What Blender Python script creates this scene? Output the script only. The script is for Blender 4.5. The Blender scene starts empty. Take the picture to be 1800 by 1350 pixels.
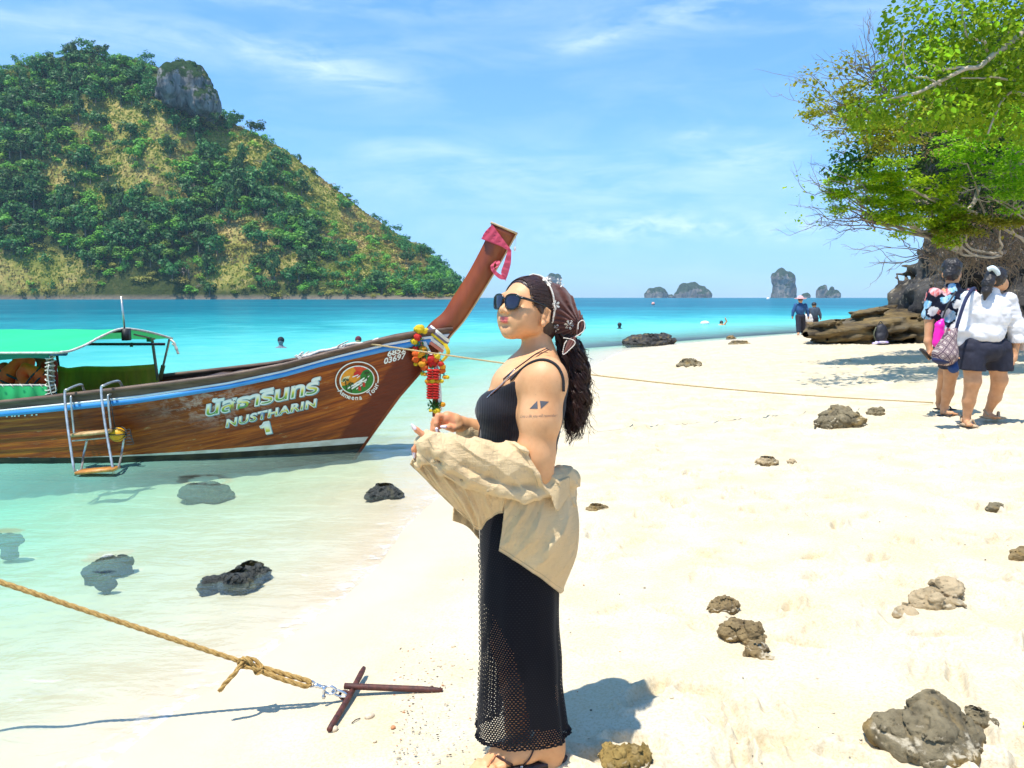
import bpy, bmesh, math, random
import numpy as np
from mathutils import Vector, Matrix
from mathutils.bvhtree import BVHTree

# ------------------------------------------------------------------ camera
SC = bpy.context.scene
F_PX, CX, CY = 1352.0, 900.0, 675.0          # focal length and centre in photograph pixels
EYE = 1.52
PITCH = math.atan((CY - 523.0) / F_PX)
cam_data = bpy.data.cameras.new('camera')
cam = bpy.data.objects.new('camera', cam_data)
SC.collection.objects.link(cam)
cam.location = (0, 0, EYE)
cam.rotation_euler = (math.pi / 2 - PITCH, 0, 0)
cam_data.sensor_fit = 'HORIZONTAL'
cam_data.sensor_width = 36.0
cam_data.lens = 36.0 * F_PX / 1800.0
cam_data.clip_start = 0.05
cam_data.clip_end = 40000.0
SC.camera = cam
SC.render.resolution_x, SC.render.resolution_y = 1024, 768

SUN_DIR = Vector((-0.23, -0.25, 1.0)).normalized()   # towards the sun
SUN_EL = math.asin(SUN_DIR.z)
SUN_AZ = math.atan2(SUN_DIR.x, SUN_DIR.y)
sun_data = bpy.data.lights.new('sun', 'SUN')
sun_data.energy = 4.3
sun_data.angle = math.radians(0.53)
sun_data.color = (1.0, 0.955, 0.87)
sun = bpy.data.objects.new('sun', sun_data)
SC.collection.objects.link(sun)
sun.rotation_euler = SUN_DIR.to_track_quat('Z', 'Y').to_euler()
sun.location = (0, 0, 50)

SC.view_settings.view_transform = 'Standard'
SC.view_settings.look = 'None'
SC.view_settings.exposure = 0.62
SC.view_settings.gamma = 1.0
SC.view_settings.use_curve_mapping = False
SC.render.engine = 'CYCLES'
SC.cycles.use_denoising = True
SC.cycles.max_bounces = 8
SC.cycles.diffuse_bounces = 3
SC.cycles.glossy_bounces = 3
SC.cycles.transmission_bounces = 4
SC.cycles.transparent_max_bounces = 12
SC.cycles.volume_bounces = 1
SC.cycles.caustics_reflective = False
SC.cycles.caustics_refractive = False
SC.cycles.sample_clamp_indirect = 6.0
SC.cycles.use_light_tree = False


def ray(px, py):
    u, v = (px - CX) / F_PX, (py - CY) / F_PX
    c, s = math.cos(PITCH), math.sin(PITCH)
    return np.array([u, c - v * s, -s - v * c])


def at(px, py, Y):
    d = ray(px, py)
    return np.array([0, 0, EYE]) + d * (Y / d[1])


# ------------------------------------------------------------------ node helper
class NT:
    def __init__(s, tree):
        s.t = tree
        s.n = tree.nodes
        s.l = tree.links

    def node(s, typ, **kw):
        nd = s.n.new(typ)
        for k, v in kw.items():
            setattr(nd, k, v)
        return nd

    def put(s, sock, v):
        if v is None:
            return
        if hasattr(v, 'is_output'):
            s.l.new(v, sock)
        else:
            if sock.type == 'RGBA' and len(v) == 3:
                v = (*v, 1.0)
            sock.default_value = v

    def math(s, op, a, b=None, c=None, clamp=False):
        nd = s.node('ShaderNodeMath', operation=op, use_clamp=clamp)
        s.put(nd.inputs[0], a)
        s.put(nd.inputs[1], b)
        s.put(nd.inputs[2], c)
        return nd.outputs[0]

    def vmath(s, op, a, b=None, c=None):
        nd = s.node('ShaderNodeVectorMath', operation=op)
        s.put(nd.inputs[0], a)
        s.put(nd.inputs[1], b)
        s.put(nd.inputs[2], c)
        return nd.outputs['Value' if op in ('DOT_PRODUCT', 'LENGTH', 'DISTANCE') else 'Vector']

    def mix(s, f, a, b, blend='MIX'):
        nd = s.node('ShaderNodeMix', data_type='RGBA', blend_type=blend)
        s.put(nd.inputs['Factor'], f)
        s.put(nd.inputs[6], a)
        s.put(nd.inputs[7], b)
        return nd.outputs[2]

    def ramp(s, f, stops, interp='LINEAR'):
        nd = s.node('ShaderNodeValToRGB')
        cr = nd.color_ramp
        cr.interpolation = interp
        while len(cr.elements) < len(stops):
            cr.elements.new(0.5)
        for e, (p, c) in zip(cr.elements, stops):
            e.position = p
            e.color = (*c, 1.0) if len(c) == 3 else c
        s.put(nd.inputs[0], f)
        return nd.outputs[0]

    def map(s, f, a, b, c=0.0, d=1.0, smooth=False):
        nd = s.node('ShaderNodeMapRange')
        if smooth:
            nd.interpolation_type = 'SMOOTHSTEP'
        s.put(nd.inputs[0], f)
        for i, v in enumerate((a, b, c, d)):
            nd.inputs[i + 1].default_value = v
        return nd.outputs[0]

    def coord(s, kind='Object'):
        if not hasattr(s, '_tc'):
            s._tc = s.node('ShaderNodeTexCoord')
        return s._tc.outputs[kind]

    def scale(s, vec, sc, rot=(0, 0, 0)):
        nd = s.node('ShaderNodeMapping')
        s.put(nd.inputs[0], vec)
        nd.inputs['Scale'].default_value = sc if hasattr(sc, '__len__') else (sc, sc, sc)
        nd.inputs['Rotation'].default_value = rot
        return nd.outputs[0]

    def noise(s, vec, scale=5.0, detail=4.0, rough=0.55, dist=0.0, color=False):
        nd = s.node('ShaderNodeTexNoise')
        s.put(nd.inputs['Vector'], vec)
        nd.inputs['Scale'].default_value = scale
        nd.inputs['Detail'].default_value = detail
        nd.inputs['Roughness'].default_value = rough
        nd.inputs['Distortion'].default_value = dist
        return nd.outputs['Color' if color else 0]

    def voro(s, vec, scale=5.0, feature='F1', out='Distance'):
        nd = s.node('ShaderNodeTexVoronoi', feature=feature)
        s.put(nd.inputs['Vector'], vec)
        nd.inputs['Scale'].default_value = scale
        return nd.outputs[out]

    def wave(s, vec, scale, dist=0.0, direction='X', detail=2.0):
        nd = s.node('ShaderNodeTexWave', bands_direction=direction)
        s.put(nd.inputs['Vector'], vec)
        nd.inputs['Scale'].default_value = scale
        nd.inputs['Distortion'].default_value = dist
        nd.inputs['Detail'].default_value = detail
        return nd.outputs[1]

    def attr(s, name, out='Fac'):
        nd = s.node('ShaderNodeAttribute')
        nd.attribute_name = name
        return nd.outputs[out]

    def bump(s, h, strength=0.3, dist=0.01, normal=None):
        nd = s.node('ShaderNodeBump')
        nd.inputs['Strength'].default_value = strength
        nd.inputs['Distance'].default_value = dist
        s.put(nd.inputs['Height'], h)
        s.put(nd.inputs['Normal'], normal)
        return nd.outputs[0]


def new_mat(name):
    m = bpy.data.materials.new(name)
    m.use_nodes = True
    m.node_tree.nodes.clear()
    t = NT(m.node_tree)
    out = t.node('ShaderNodeOutputMaterial')
    return m, t, out


def principled(t, out, color, rough=0.6, normal=None, metallic=0.0, spec=0.5, **kw):
    b = t.node('ShaderNodeBsdfPrincipled')
    t.put(b.inputs['Base Color'], color)
    t.put(b.inputs['Roughness'], rough)
    t.put(b.inputs['Metallic'], metallic)
    t.put(b.inputs['Specular IOR Level'], spec)
    t.put(b.inputs['Normal'], normal)
    for k, v in kw.items():
        t.put(b.inputs[k.replace('_', ' ')], v)
    if out is not None:
        t.l.new(b.outputs[0], out.inputs['Surface'])
    return b


MATS = {}


def simple(name, c1, c2=None, scale=8.0, rough=0.6, bump=0.0, stretch=(1, 1, 1), metallic=0.0, spec=0.5,
           detail=4.0, bscale=None, bdist=0.01, contrast=(0.35, 0.65), rot=(0, 0, 0), **kw):
    """a two-tone grained material"""
    if name in MATS:
        return MATS[name]
    m, t, out = new_mat(name)
    v = t.scale(t.coord('Object'), stretch, rot)
    n = t.noise(v, scale, detail)
    c2 = c2 or tuple(x * 0.72 for x in c1)
    col = t.mix(t.map(n, *contrast), c1, c2)
    nrm = None
    if bump:
        nrm = t.bump(t.noise(v, bscale or scale * 3, 5.0), bump, bdist)
    principled(t, out, col, rough, nrm, metallic, spec, **kw)
    MATS[name] = m
    return m


# ------------------------------------------------------------------ world: sky with thin cloud
world = bpy.data.worlds.new('World')
SC.world = world
world.use_nodes = True
world.node_tree.nodes.clear()
W = NT(world.node_tree)
w_out = W.node('ShaderNodeOutputWorld')
w_bg = W.node('ShaderNodeBackground')
w_bg.inputs['Strength'].default_value = 0.132
W.l.new(w_bg.outputs[0], w_out.inputs[0])
sky = W.node('ShaderNodeTexSky', sky_type='NISHITA')
sky.sun_disc = False
sky.sun_elevation = SUN_EL
sky.sun_rotation = SUN_AZ
sky.altitude = 0.0
sky.air_density = 1.0
sky.dust_density = 0.0
sky.ozone_density = 3.0
hsv = W.node('ShaderNodeHueSaturation')
hsv.inputs['Hue'].default_value = 0.497
hsv.inputs['Saturation'].default_value = 1.22
hsv.inputs['Value'].default_value = 1.12
W.l.new(sky.outputs[0], hsv.inputs['Color'])
dirv = W.coord('Generated')
sep = W.node('ShaderNodeSeparateXYZ')
W.l.new(dirv, sep.inputs[0])
az = W.math('ARCTAN2', sep.outputs[0], sep.outputs[1])
el = W.math('ARCSINE', sep.outputs[2])


def azel(px, py):
    d = ray(px, py)
    d = d / np.linalg.norm(d)
    return math.atan2(d[0], d[1]), math.asin(d[2])


comb = W.node('ShaderNodeCombineXYZ')
W.l.new(az, comb.inputs[0])
W.l.new(W.math('MULTIPLY', el, 4.5), comb.inputs[1])
streak = W.noise(comb.outputs[0], 5.0, 8.0, 0.62, 0.6)
fine = W.noise(W.scale(comb.outputs[0], (1, 0.8, 1), (0, 0, 0.25)), 16.0, 7.0, 0.6, 0.8)
puff = W.noise(W.scale(comb.outputs[0], (1, 0.5, 1)), 26.0, 6.0, 0.6, 0.3)
total = None
# px, py, half width px, half height px, tilt, amount, puffy
CLOUDS = [(600, 128, 115, 24, 0.12, 1.0, 0), (280, 62, 330, 26, -0.03, 0.62, 0), (1190, 22, 190, 26, -0.16, 0.75, 0),
          (1020, 77, 55, 12, -0.15, 0.75, 0), (960, 320, 330, 50, 0.03, 0.55, 0), (1345, 275, 140, 20, -0.02, 0.6, 0),
          (1222, 236, 34, 13, -0.2, 0.75, 0), (1305, 229, 30, 9, 0, 0.6, 0), (740, 262, 110, 14, 0.02, 0.5, 0),
          (1130, 400, 190, 22, -0.03, 0.85, 1), (1390, 405, 70, 18, 0, 0.6, 1), (1420, 20, 160, 24, 0.06, 0.45, 0),
          (560, 5, 330, 16, 0, 0.5, 0), (-500, 120, 300, 50, 0.05, 0.6, 0), (2400, 200, 400, 60, -0.05, 0.6, 0),
          (700, -500, 600, 120, 0.1, 0.5, 0)]
for (px, py, hw, hh, tilt, amt, pf) in CLOUDS:
    a0, e0 = azel(px, py)
    da = W.math('SUBTRACT', az, a0)
    de = W.math('SUBTRACT', el, e0)
    de = W.math('ADD', de, W.math('MULTIPLY', da, tilt))
    qa = W.math('DIVIDE', da, hw / F_PX)
    qe = W.math('DIVIDE', de, hh / F_PX)
    r2 = W.math('ADD', W.math('MULTIPLY', qa, qa), W.math('MULTIPLY', qe, qe))
    g = W.math('EXPONENT', W.math('MULTIPLY', r2, -0.9))
    src = W.map(puff, 0.40, 0.68) if pf else W.map(W.math('ADD', W.math('MULTIPLY', streak, 0.6), W.math('MULTIPLY', fine, 0.4)), 0.38, 0.72)
    g = W.math('MULTIPLY', W.math('MULTIPLY', g, src), amt)
    total = g if total is None else W.math('ADD', total, g)
veil = W.math('MULTIPLY', W.map(streak, 0.42, 0.80), 0.22)
total = W.math('ADD', total, veil, clamp=True)
# the blue holds down to the horizon, as in the photograph
tint = W.ramp(W.math('MULTIPLY', el, 1.0 / 0.6, clamp=True), [(0.0, (0.235, 0.40, 0.80)), (0.10, (0.36, 0.53, 0.86)), (0.3, (0.70, 0.83, 1.02)), (0.6, (1.05, 1.08, 1.08)), (1.0, (1.25, 1.2, 1.15))])
skyc = W.mix(1.0, hsv.outputs['Color'], tint, 'MULTIPLY')
cl = W.mix(W.math('MULTIPLY', total, 0.58), skyc, (6.4, 7.2, 8.4))
W.l.new(cl, w_bg.inputs['Color'])

# ------------------------------------------------------------------ mesh helpers
COL = SC.collection


def tag(o, label=None, cat=None, group=None, kind=None):
    if label:
        o['label'] = label
    if cat:
        o['category'] = cat
    if group:
        o['group'] = group
    if kind:
        o['kind'] = kind
    return o


WLOC = {}


def thing(name, label, cat, loc, group=None):
    o = bpy.data.objects.new(name, None)
    COL.objects.link(o)
    o.location = tuple(float(x) for x in loc)
    o.empty_display_size = 0.1
    WLOC[o.name] = np.array(loc, float)
    return tag(o, label, cat, group)


def mesh_data(name, V, F, mats=None, smooth=True, mi=None):
    V = np.asarray(V, np.float32).reshape(-1, 3)
    me = bpy.data.meshes.new(name)
    if isinstance(F, np.ndarray):
        n, k = F.shape
        starts = np.arange(n, dtype=np.int32) * k
        flat = F.astype(np.int32).ravel()
    else:
        lens = np.array([len(f) for f in F], np.int32)
        starts = np.concatenate([[0], np.cumsum(lens)[:-1]]).astype(np.int32) if len(lens) else np.zeros(0, np.int32)
        flat = np.array([i for f in F for i in f], np.int32)
        n = len(F)
    me.vertices.add(len(V))
    me.vertices.foreach_set('co', V.ravel())
    me.loops.add(len(flat))
    me.loops.foreach_set('vertex_index', flat)
    me.polygons.add(n)
    me.polygons.foreach_set('loop_start', starts)
    if mats:
        for m in (mats if isinstance(mats, (list, tuple)) else [mats]):
            me.materials.append(m)
    if mi is not None:
        me.polygons.foreach_set('material_index', np.asarray(mi, np.int32))
    if smooth:
        me.polygons.foreach_set('use_smooth', np.ones(n, bool))
    me.update(calc_edges=True)
    me.validate()
    return me


def obj(name, V, F, mat, parent=None, smooth=True, loc=None, mi=None, attrs=None):
    """one mesh object; V in world coordinates"""
    V = np.asarray(V, float).reshape(-1, 3)
    base = WLOC[parent.name] if parent is not None else np.zeros(3)
    off = np.array(loc, float) if loc is not None else base
    me = mesh_data(name, V - off, F, mat, smooth, mi)
    for k, a in (attrs or {}).items():
        a = np.asarray(a, np.float32)
        if a.ndim == 1:
            at_ = me.attributes.new(k, 'FLOAT', 'POINT')
            at_.data.foreach_set('value', a)
        else:
            at_ = me.attributes.new(k, 'FLOAT_COLOR', 'POINT')
            if a.shape[1] == 3:
                a = np.concatenate([a, np.ones((len(a), 1), np.float32)], 1)
            at_.data.foreach_set('color', a.ravel())
    o = bpy.data.objects.new(name, me)
    COL.objects.link(o)
    if parent is not None:
        o.parent = parent
        o.location = tuple(off - base)
    else:
        o.location = tuple(off)
    WLOC[o.name] = off
    return o


def copy_tree(root, loc, label=None, rotz=None, scale=None):
    r = root.copy()
    COL.objects.link(r)
    r.location = tuple(float(x) for x in loc)
    if rotz is not None:
        r.rotation_euler = (0, 0, rotz)
    if scale is not None:
        r.scale = scale if hasattr(scale, '__len__') else (scale,) * 3
    if label:
        r['label'] = label
    for ch in list(root.children):
        c = ch.copy()
        COL.objects.link(c)
        c.parent = r
        for g in list(ch.children):
            d = g.copy()
            COL.objects.link(d)
            d.parent = c
    return r


# ------------------------------------------------------------------ numpy noise
def _hash(ix, iy, iz, seed):
    h = (ix.astype(np.int64) * 374761393 + iy.astype(np.int64) * 668265263 + iz.astype(np.int64) * 2147483647 + seed * 974634777) & 0xFFFFFFFF
    h = ((h ^ (h >> 13)) * 1274126177) & 0xFFFFFFFF
    h = ((h ^ (h >> 16)) * 2246822519) & 0xFFFFFFFF
    return ((h ^ (h >> 15)) & 0xFFFF).astype(np.float32) / 32767.5 - 1.0


def vnoise(p, seed=0):
    p = np.asarray(p, np.float64)
    i = np.floor(p).astype(np.int64)
    f = (p - i).astype(np.float32)
    u = f * f * (3 - 2 * f)
    x, y, z = i[..., 0], i[..., 1], i[..., 2]
    r = 0
    for dx in (0, 1):
        wx = u[..., 0] if dx else 1 - u[..., 0]
        for dy in (0, 1):
            wy = u[..., 1] if dy else 1 - u[..., 1]
            for dz in (0, 1):
                wz = u[..., 2] if dz else 1 - u[..., 2]
                r = r + wx * wy * wz * _hash(x + dx, y + dy, z + dz, seed)
    return r


def fbm(p, octv=4, seed=0, gain=0.5, ridged=False):
    p = np.asarray(p, np.float64)
    a, s, r = 1.0, 0.0, 0
    for o in range(octv):
        n = vnoise(p * 2.0 ** o + o * 17.13, seed + o)
        if ridged:
            n = 1 - 2 * np.abs(n)
        r = r + a * n
        s += a
        a *= gain
    return r / s


def smooth01(t):
    t = np.clip(t, 0, 1)
    return t * t * (3 - 2 * t)


# ------------------------------------------------------------------ solid modelling on a grid (smooth unions, one continuous surface)
class Solid:
    def __init__(s, lo, hi, h):
        s.h = h
        s.o = np.array(lo, float)
        n = np.ceil((np.array(hi, float) - s.o) / h).astype(int) + 1
        s.n = n
        s.D = np.full(tuple(n), 1e3, np.float32)
        s.ax = [(s.o[k] + np.arange(n[k]) * h).astype(np.float32) for k in range(3)]

    def region(s, lo, hi, pad):
        i0 = [max(0, int(math.floor((lo[k] - pad - s.o[k]) / s.h))) for k in range(3)]
        i1 = [min(int(s.n[k]), int(math.ceil((hi[k] + pad - s.o[k]) / s.h)) + 1) for k in range(3)]
        if any(i1[k] <= i0[k] for k in range(3)):
            return None, None
        sl = tuple(slice(i0[k], i1[k]) for k in range(3))
        g = (s.ax[0][sl[0]][:, None, None], s.ax[1][sl[1]][None, :, None], s.ax[2][sl[2]][None, None, :])
        return sl, g

    def put(s, sl, d, k, mode):
        A = s.D[sl]
        d = d.astype(np.float32)
        if mode == 'cut':
            d = -d
        if k <= 0:
            R = np.minimum(A, d) if mode == 'add' else np.maximum(A, d)
        else:
            h = np.maximum(k - np.abs(A - d), 0) / k
            R = np.minimum(A, d) - h * h * k * 0.25 if mode == 'add' else np.maximum(A, d) + h * h * k * 0.25
        s.D[sl] = R

    def cone(s, a, b, ra, rb=None, k=0.02, mode='add', flat=None):
        rb = ra if rb is None else rb
        a, b = np.array(a, float), np.array(b, float)
        R = max(ra, rb)
        sl, g = s.region(np.minimum(a, b) - R, np.maximum(a, b) + R, k + 2 * s.h)
        if sl is None:
            return s
        ba = b - a
        L2 = float(ba @ ba) + 1e-12
        px, py, pz = g[0] - a[0], g[1] - a[1], g[2] - a[2]
        t = np.clip((px * ba[0] + py * ba[1] + pz * ba[2]) / L2, 0, 1)
        qx, qy, qz = px - t * ba[0], py - t * ba[1], pz - t * ba[2]
        if flat is not None:           # (direction, factor): thinner along one direction
            d, f = np.array(flat[0], float), flat[1]
            d = d / np.linalg.norm(d)
            q = qx * d[0] + qy * d[1] + qz * d[2]
            e = (1.0 / f - 1.0) * q
            qx, qy, qz = qx + e * d[0], qy + e * d[1], qz + e * d[2]
        s.put(sl, np.sqrt(qx * qx + qy * qy + qz * qz) - (ra + (rb - ra) * t), k, mode)
        return s

    def chain(s, pts, rad, k=0.01, mode='add'):
        for i in range(len(pts) - 1):
            s.cone(pts[i], pts[i + 1], rad[i], rad[i + 1], k, mode)
        return s

    def ell(s, c, r, k=0.02, R=None, mode='add'):
        """R: rows are the local axes"""
        c, r = np.array(c, float), np.array(r, float)
        R = np.eye(3) if R is None else np.array(R, float)
        ext = np.abs(R.T) @ r
        sl, g = s.region(c - ext, c + ext, k + 2 * s.h)
        if sl is None:
            return s
        px, py, pz = g[0] - c[0], g[1] - c[1], g[2] - c[2]
        q = [(px * R[i, 0] + py * R[i, 1] + pz * R[i, 2]) / r[i] for i in range(3)]
        k0 = np.sqrt(q[0] ** 2 + q[1] ** 2 + q[2] ** 2) + 1e-9
        k1 = np.sqrt((q[0] / r[0]) ** 2 + (q[1] / r[1]) ** 2 + (q[2] / r[2]) ** 2) + 1e-9
        d = k0 * (k0 - 1) / k1
        s.put(sl, d, k, mode)
        return s

    def plane(s, p, n, k=0.0):
        """keep what lies behind the plane (on the side opposite to n)"""
        p, n = np.array(p, float), np.array(n, float)
        n = n / np.linalg.norm(n)
        d = (s.ax[0][:, None, None] - p[0]) * n[0] + (s.ax[1][None, :, None] - p[1]) * n[1] + (s.ax[2][None, None, :] - p[2]) * n[2]
        s.put((slice(None),) * 3, d, k, 'max')
        return s

    def near(s, band):
        """indices and points of the voxels near the surface"""
        idx = np.nonzero(np.abs(s.D) < band)
        P = np.stack([s.ax[k][idx[k]] for k in range(3)], -1)
        return idx, P

    def rough(s, fn, band):
        idx, P = s.near(band)
        fade = 1 - (np.abs(s.D[idx]) / band) ** 2
        s.D[idx] += fn(P).astype(np.float32) * fade
        return s

    def surface(s):
        D = s.D
        I = D < 0
        nx, ny, nz = D.shape
        cnt = np.zeros((nx - 1, ny - 1, nz - 1), np.uint8)
        for dx in (0, 1):
            for dy in (0, 1):
                for dz in (0, 1):
                    cnt += I[dx:nx - 1 + dx, dy:ny - 1 + dy, dz:nz - 1 + dz]
        act = (cnt > 0) & (cnt < 8)
        ci = np.argwhere(act)
        idmap = np.full(act.shape, -1, np.int32)
        idmap[act] = np.arange(len(ci), dtype=np.int32)
        acc = np.zeros((len(ci), 3), np.float64)
        num = np.zeros(len(ci), np.float64)
        corners = [(0, 0, 0), (1, 0, 0), (0, 1, 0), (1, 1, 0), (0, 0, 1), (1, 0, 1), (0, 1, 1), (1, 1, 1)]
        vals = [D[ci[:, 0] + c[0], ci[:, 1] + c[1], ci[:, 2] + c[2]].astype(np.float64) for c in corners]
        for a in range(8):
            for b in range(a + 1, 8):
                ca, cb = corners[a], corners[b]
                if sum(abs(ca[k] - cb[k]) for k in range(3)) != 1:
                    continue
                va, vb = vals[a], vals[b]
                m = (va < 0) != (vb < 0)
                den = np.where(m, va - vb, 1.0)
                t = np.where(m, va / den, 0)
                for k in range(3):
                    acc[:, k] += np.where(m, ca[k] + t * (cb[k] - ca[k]), 0)
                num += m
        V = s.o + (ci + acc / num[:, None]) * s.h
        quads = []
        for ax_ in range(3):
            b, c = (ax_ + 1) % 3, (ax_ + 2) % 3
            s0 = [slice(None)] * 3
            s1 = [slice(None)] * 3
            s0[ax_] = slice(0, -1)
            s1[ax_] = slice(1, None)
            A, B = I[tuple(s0)], I[tuple(s1)]
            e = np.argwhere(A != B)
            ok = (e[:, b] > 0) & (e[:, c] > 0) & (e[:, b] < D.shape[b] - 1) & (e[:, c] < D.shape[c] - 1)
            e = e[ok]
            flip = A[e[:, 0], e[:, 1], e[:, 2]]

            def cell(db, dc):
                q = e.copy()
                q[:, b] += db
                q[:, c] += dc
                return idmap[q[:, 0], q[:, 1], q[:, 2]]
            q = np.stack([cell(-1, -1), cell(0, -1), cell(0, 0), cell(-1, 0)], 1)
            q = np.where(flip[:, None], q, q[:, ::-1])
            quads.append(q)
        Q = np.concatenate(quads)
        Q = Q[(Q >= 0).all(1)]
        return V, Q


def worley(p, seed=0):
    """nearest and second nearest distance, and a tilted facet per cell"""
    p = np.asarray(p, np.float64)
    i0 = np.floor(p).astype(np.int64)
    f1 = np.full(len(p), 9.0)
    f2 = np.full(len(p), 9.0)
    fac = np.zeros(len(p))
    for dx in (-1, 0, 1):
        for dy in (-1, 0, 1):
            for dz in (-1, 0, 1):
                c = i0 + (dx, dy, dz)
                h = [_hash(c[:, 0], c[:, 1], c[:, 2], seed + 11 * k) for k in range(6)]
                q = p - (c + 0.5 + 0.42 * np.stack(h[:3], -1))
                d = np.sqrt((q * q).sum(1))
                m = d < f1
                f2 = np.where(m, f1, np.minimum(f2, d))
                fac = np.where(m, (q * np.stack(h[3:], -1)).sum(1), fac)
                f1 = np.where(m, d, f1)
    return f1, f2, fac


def main_pieces(V, Q, frac=0.04):
    """drop loose crumbs smaller than frac of the whole"""
    lab = np.arange(len(V))
    E = np.concatenate([Q[:, [0, 1]], Q[:, [1, 2]], Q[:, [2, 3]]])
    for _ in range(400):
        m = np.minimum(lab[E[:, 0]], lab[E[:, 1]])
        new = lab.copy()
        np.minimum.at(new, E[:, 0], m)
        np.minimum.at(new, E[:, 1], m)
        new = new[new]
        if (new == lab).all():
            break
        lab = new
    u, cnt = np.unique(lab, return_counts=True)
    keepv = np.isin(lab, u[cnt > frac * len(V)])
    idx = np.cumsum(keepv) - 1
    return V[keepv], idx[Q[keepv[Q[:, 0]]]]


# ------------------------------------------------------------------ small mesh builders
def box(c, size, R=None):
    c = np.array(c, float)
    s = np.array(size, float) / 2
    V = np.array([[x, y, z] for x in (-1, 1) for y in (-1, 1) for z in (-1, 1)], float) * s
    if R is not None:
        V = V @ np.array(R)
    F = [(0, 1, 3, 2), (4, 6, 7, 5), (0, 4, 5, 1), (2, 3, 7, 6), (0, 2, 6, 4), (1, 5, 7, 3)]
    return V + c, F


def frames(P):
    P = np.array(P, float)
    T = np.gradient(P, axis=0)
    T /= np.linalg.norm(T, axis=1)[:, None] + 1e-12
    N = np.zeros_like(P)
    r = np.array([0, 0, 1.0]) if abs(T[0, 2]) < 0.9 else np.array([1.0, 0, 0])
    n = r - T[0] * (r @ T[0])
    N[0] = n / np.linalg.norm(n)
    for i in range(1, len(P)):
        n = N[i - 1] - T[i] * (N[i - 1] @ T[i])
        N[i] = n / (np.linalg.norm(n) + 1e-12)
    return T, N, np.cross(T, N)


def tube(P, r, sides=8, cap=True, flat=1.0):
    P = np.array(P, float)
    r = np.broadcast_to(np.array(r, float), (len(P),))
    T, N, B = frames(P)
    a = np.arange(sides) * 2 * math.pi / sides
    V = P[:, None, :] + r[:, None, None] * (np.cos(a)[None, :, None] * N[:, None, :] + flat * np.sin(a)[None, :, None] * B[:, None, :])
    V = V.reshape(-1, 3)
    n = len(P)
    F = []
    for i in range(n - 1):
        for j in range(sides):
            F.append((i * sides + j, i * sides + (j + 1) % sides, (i + 1) * sides + (j + 1) % sides, (i + 1) * sides + j))
    if cap:
        F.append(tuple(range(sides - 1, -1, -1)))
        F.append(tuple(range((n - 1) * sides, n * sides)))
    return V, F


def grid_faces(nu, nv, wrap=False):
    i = np.arange(nu if wrap else nu - 1)
    j = np.arange(nv - 1)
    I, J = np.meshgrid(i, j, indexing='ij')
    I2 = (I + 1) % nu
    return np.stack([I * nv + J, I2 * nv + J, I2 * nv + J + 1, I * nv + J + 1], -1).reshape(-1, 4)


def join(parts):
    Vs, Fs, o = [], [], 0
    for V, F in parts:
        V = np.asarray(V, float)
        Vs.append(V)
        Fs.extend([tuple(int(i) + o for i in f) for f in F])
        o += len(V)
    return np.concatenate(Vs), Fs


def spline(pts, n):
    """Catmull-Rom through pts, n samples"""
    P = np.array(pts, float)
    P = np.concatenate([[2 * P[0] - P[1]], P, [2 * P[-1] - P[-2]]])
    t = np.linspace(0, len(P) - 3 - 1e-9, n)
    i = np.floor(t).astype(int)
    u = (t - i)[:, None]
    p0, p1, p2, p3 = P[i], P[i + 1], P[i + 2], P[i + 3]
    return 0.5 * (2 * p1 + (p2 - p0) * u + (2 * p0 - 5 * p1 + 4 * p2 - p3) * u ** 2 + (3 * p1 - p0 - 3 * p2 + p3) * u ** 3)


def prism(poly, y0, y1, axis=1):
    """outline (x, z) extruded from y0 to y1"""
    n = len(poly)
    V = []
    for y in (y0, y1):
        for a, b in poly:
            v = [a, b]
            v.insert(axis, y)
            V.append(v)
    F = [tuple(range(n)), tuple(range(2 * n - 1, n - 1, -1))]
    for i in range(n):
        j = (i + 1) % n
        F.append((j, i, n + i, n + j))
    return np.array(V), F


def ball(c, r, nu=12, nv=8):
    c = np.array(c, float)
    r = np.broadcast_to(np.array(r, float), (3,))
    V = [c + (0, 0, r[2])]
    for i in range(1, nv):
        th = math.pi * i / nv
        for j in range(nu):
            ph = 2 * math.pi * j / nu
            V.append(c + r * np.array([math.sin(th) * math.cos(ph), math.sin(th) * math.sin(ph), math.cos(th)]))
    V.append(c - (0, 0, r[2]))
    F = [(0, 1 + j, 1 + (j + 1) % nu) for j in range(nu)]
    for i in range(nv - 2):
        for j in range(nu):
            a, b = 1 + i * nu + j, 1 + i * nu + (j + 1) % nu
            F.append((a, a + nu, b + nu, b))
    L = len(V) - 1
    o = 1 + (nv - 2) * nu
    F += [(o + j, L, o + (j + 1) % nu) for j in range(nu)]
    return np.array(V), F
# ================================================================== beach and seabed
SEA_Z = -0.15
SHORE_PX = [(182, 1350), (311, 1247), (470, 1150), (600, 1050), (700, 950), (770, 870), (835, 800), (955, 700), (1040, 645),
            (1100, 616), (1180, 606), (1280, 598), (1400, 588)]


def sea_pt(px, py, z=SEA_Z):
    d = ray(px, py)
    return np.array([0, 0, EYE]) + d * ((z - EYE) / d[2])


_sh = [sea_pt(*p)[:2] for p in SHORE_PX]
SHORE = np.array([(-3.5, -9.0), (-2.3, -3.0), (-1.75, 0.5)] + [tuple(p) for p in _sh] + [(18, 40), (45, 52), (200, 90), (900, 140)])


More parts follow.
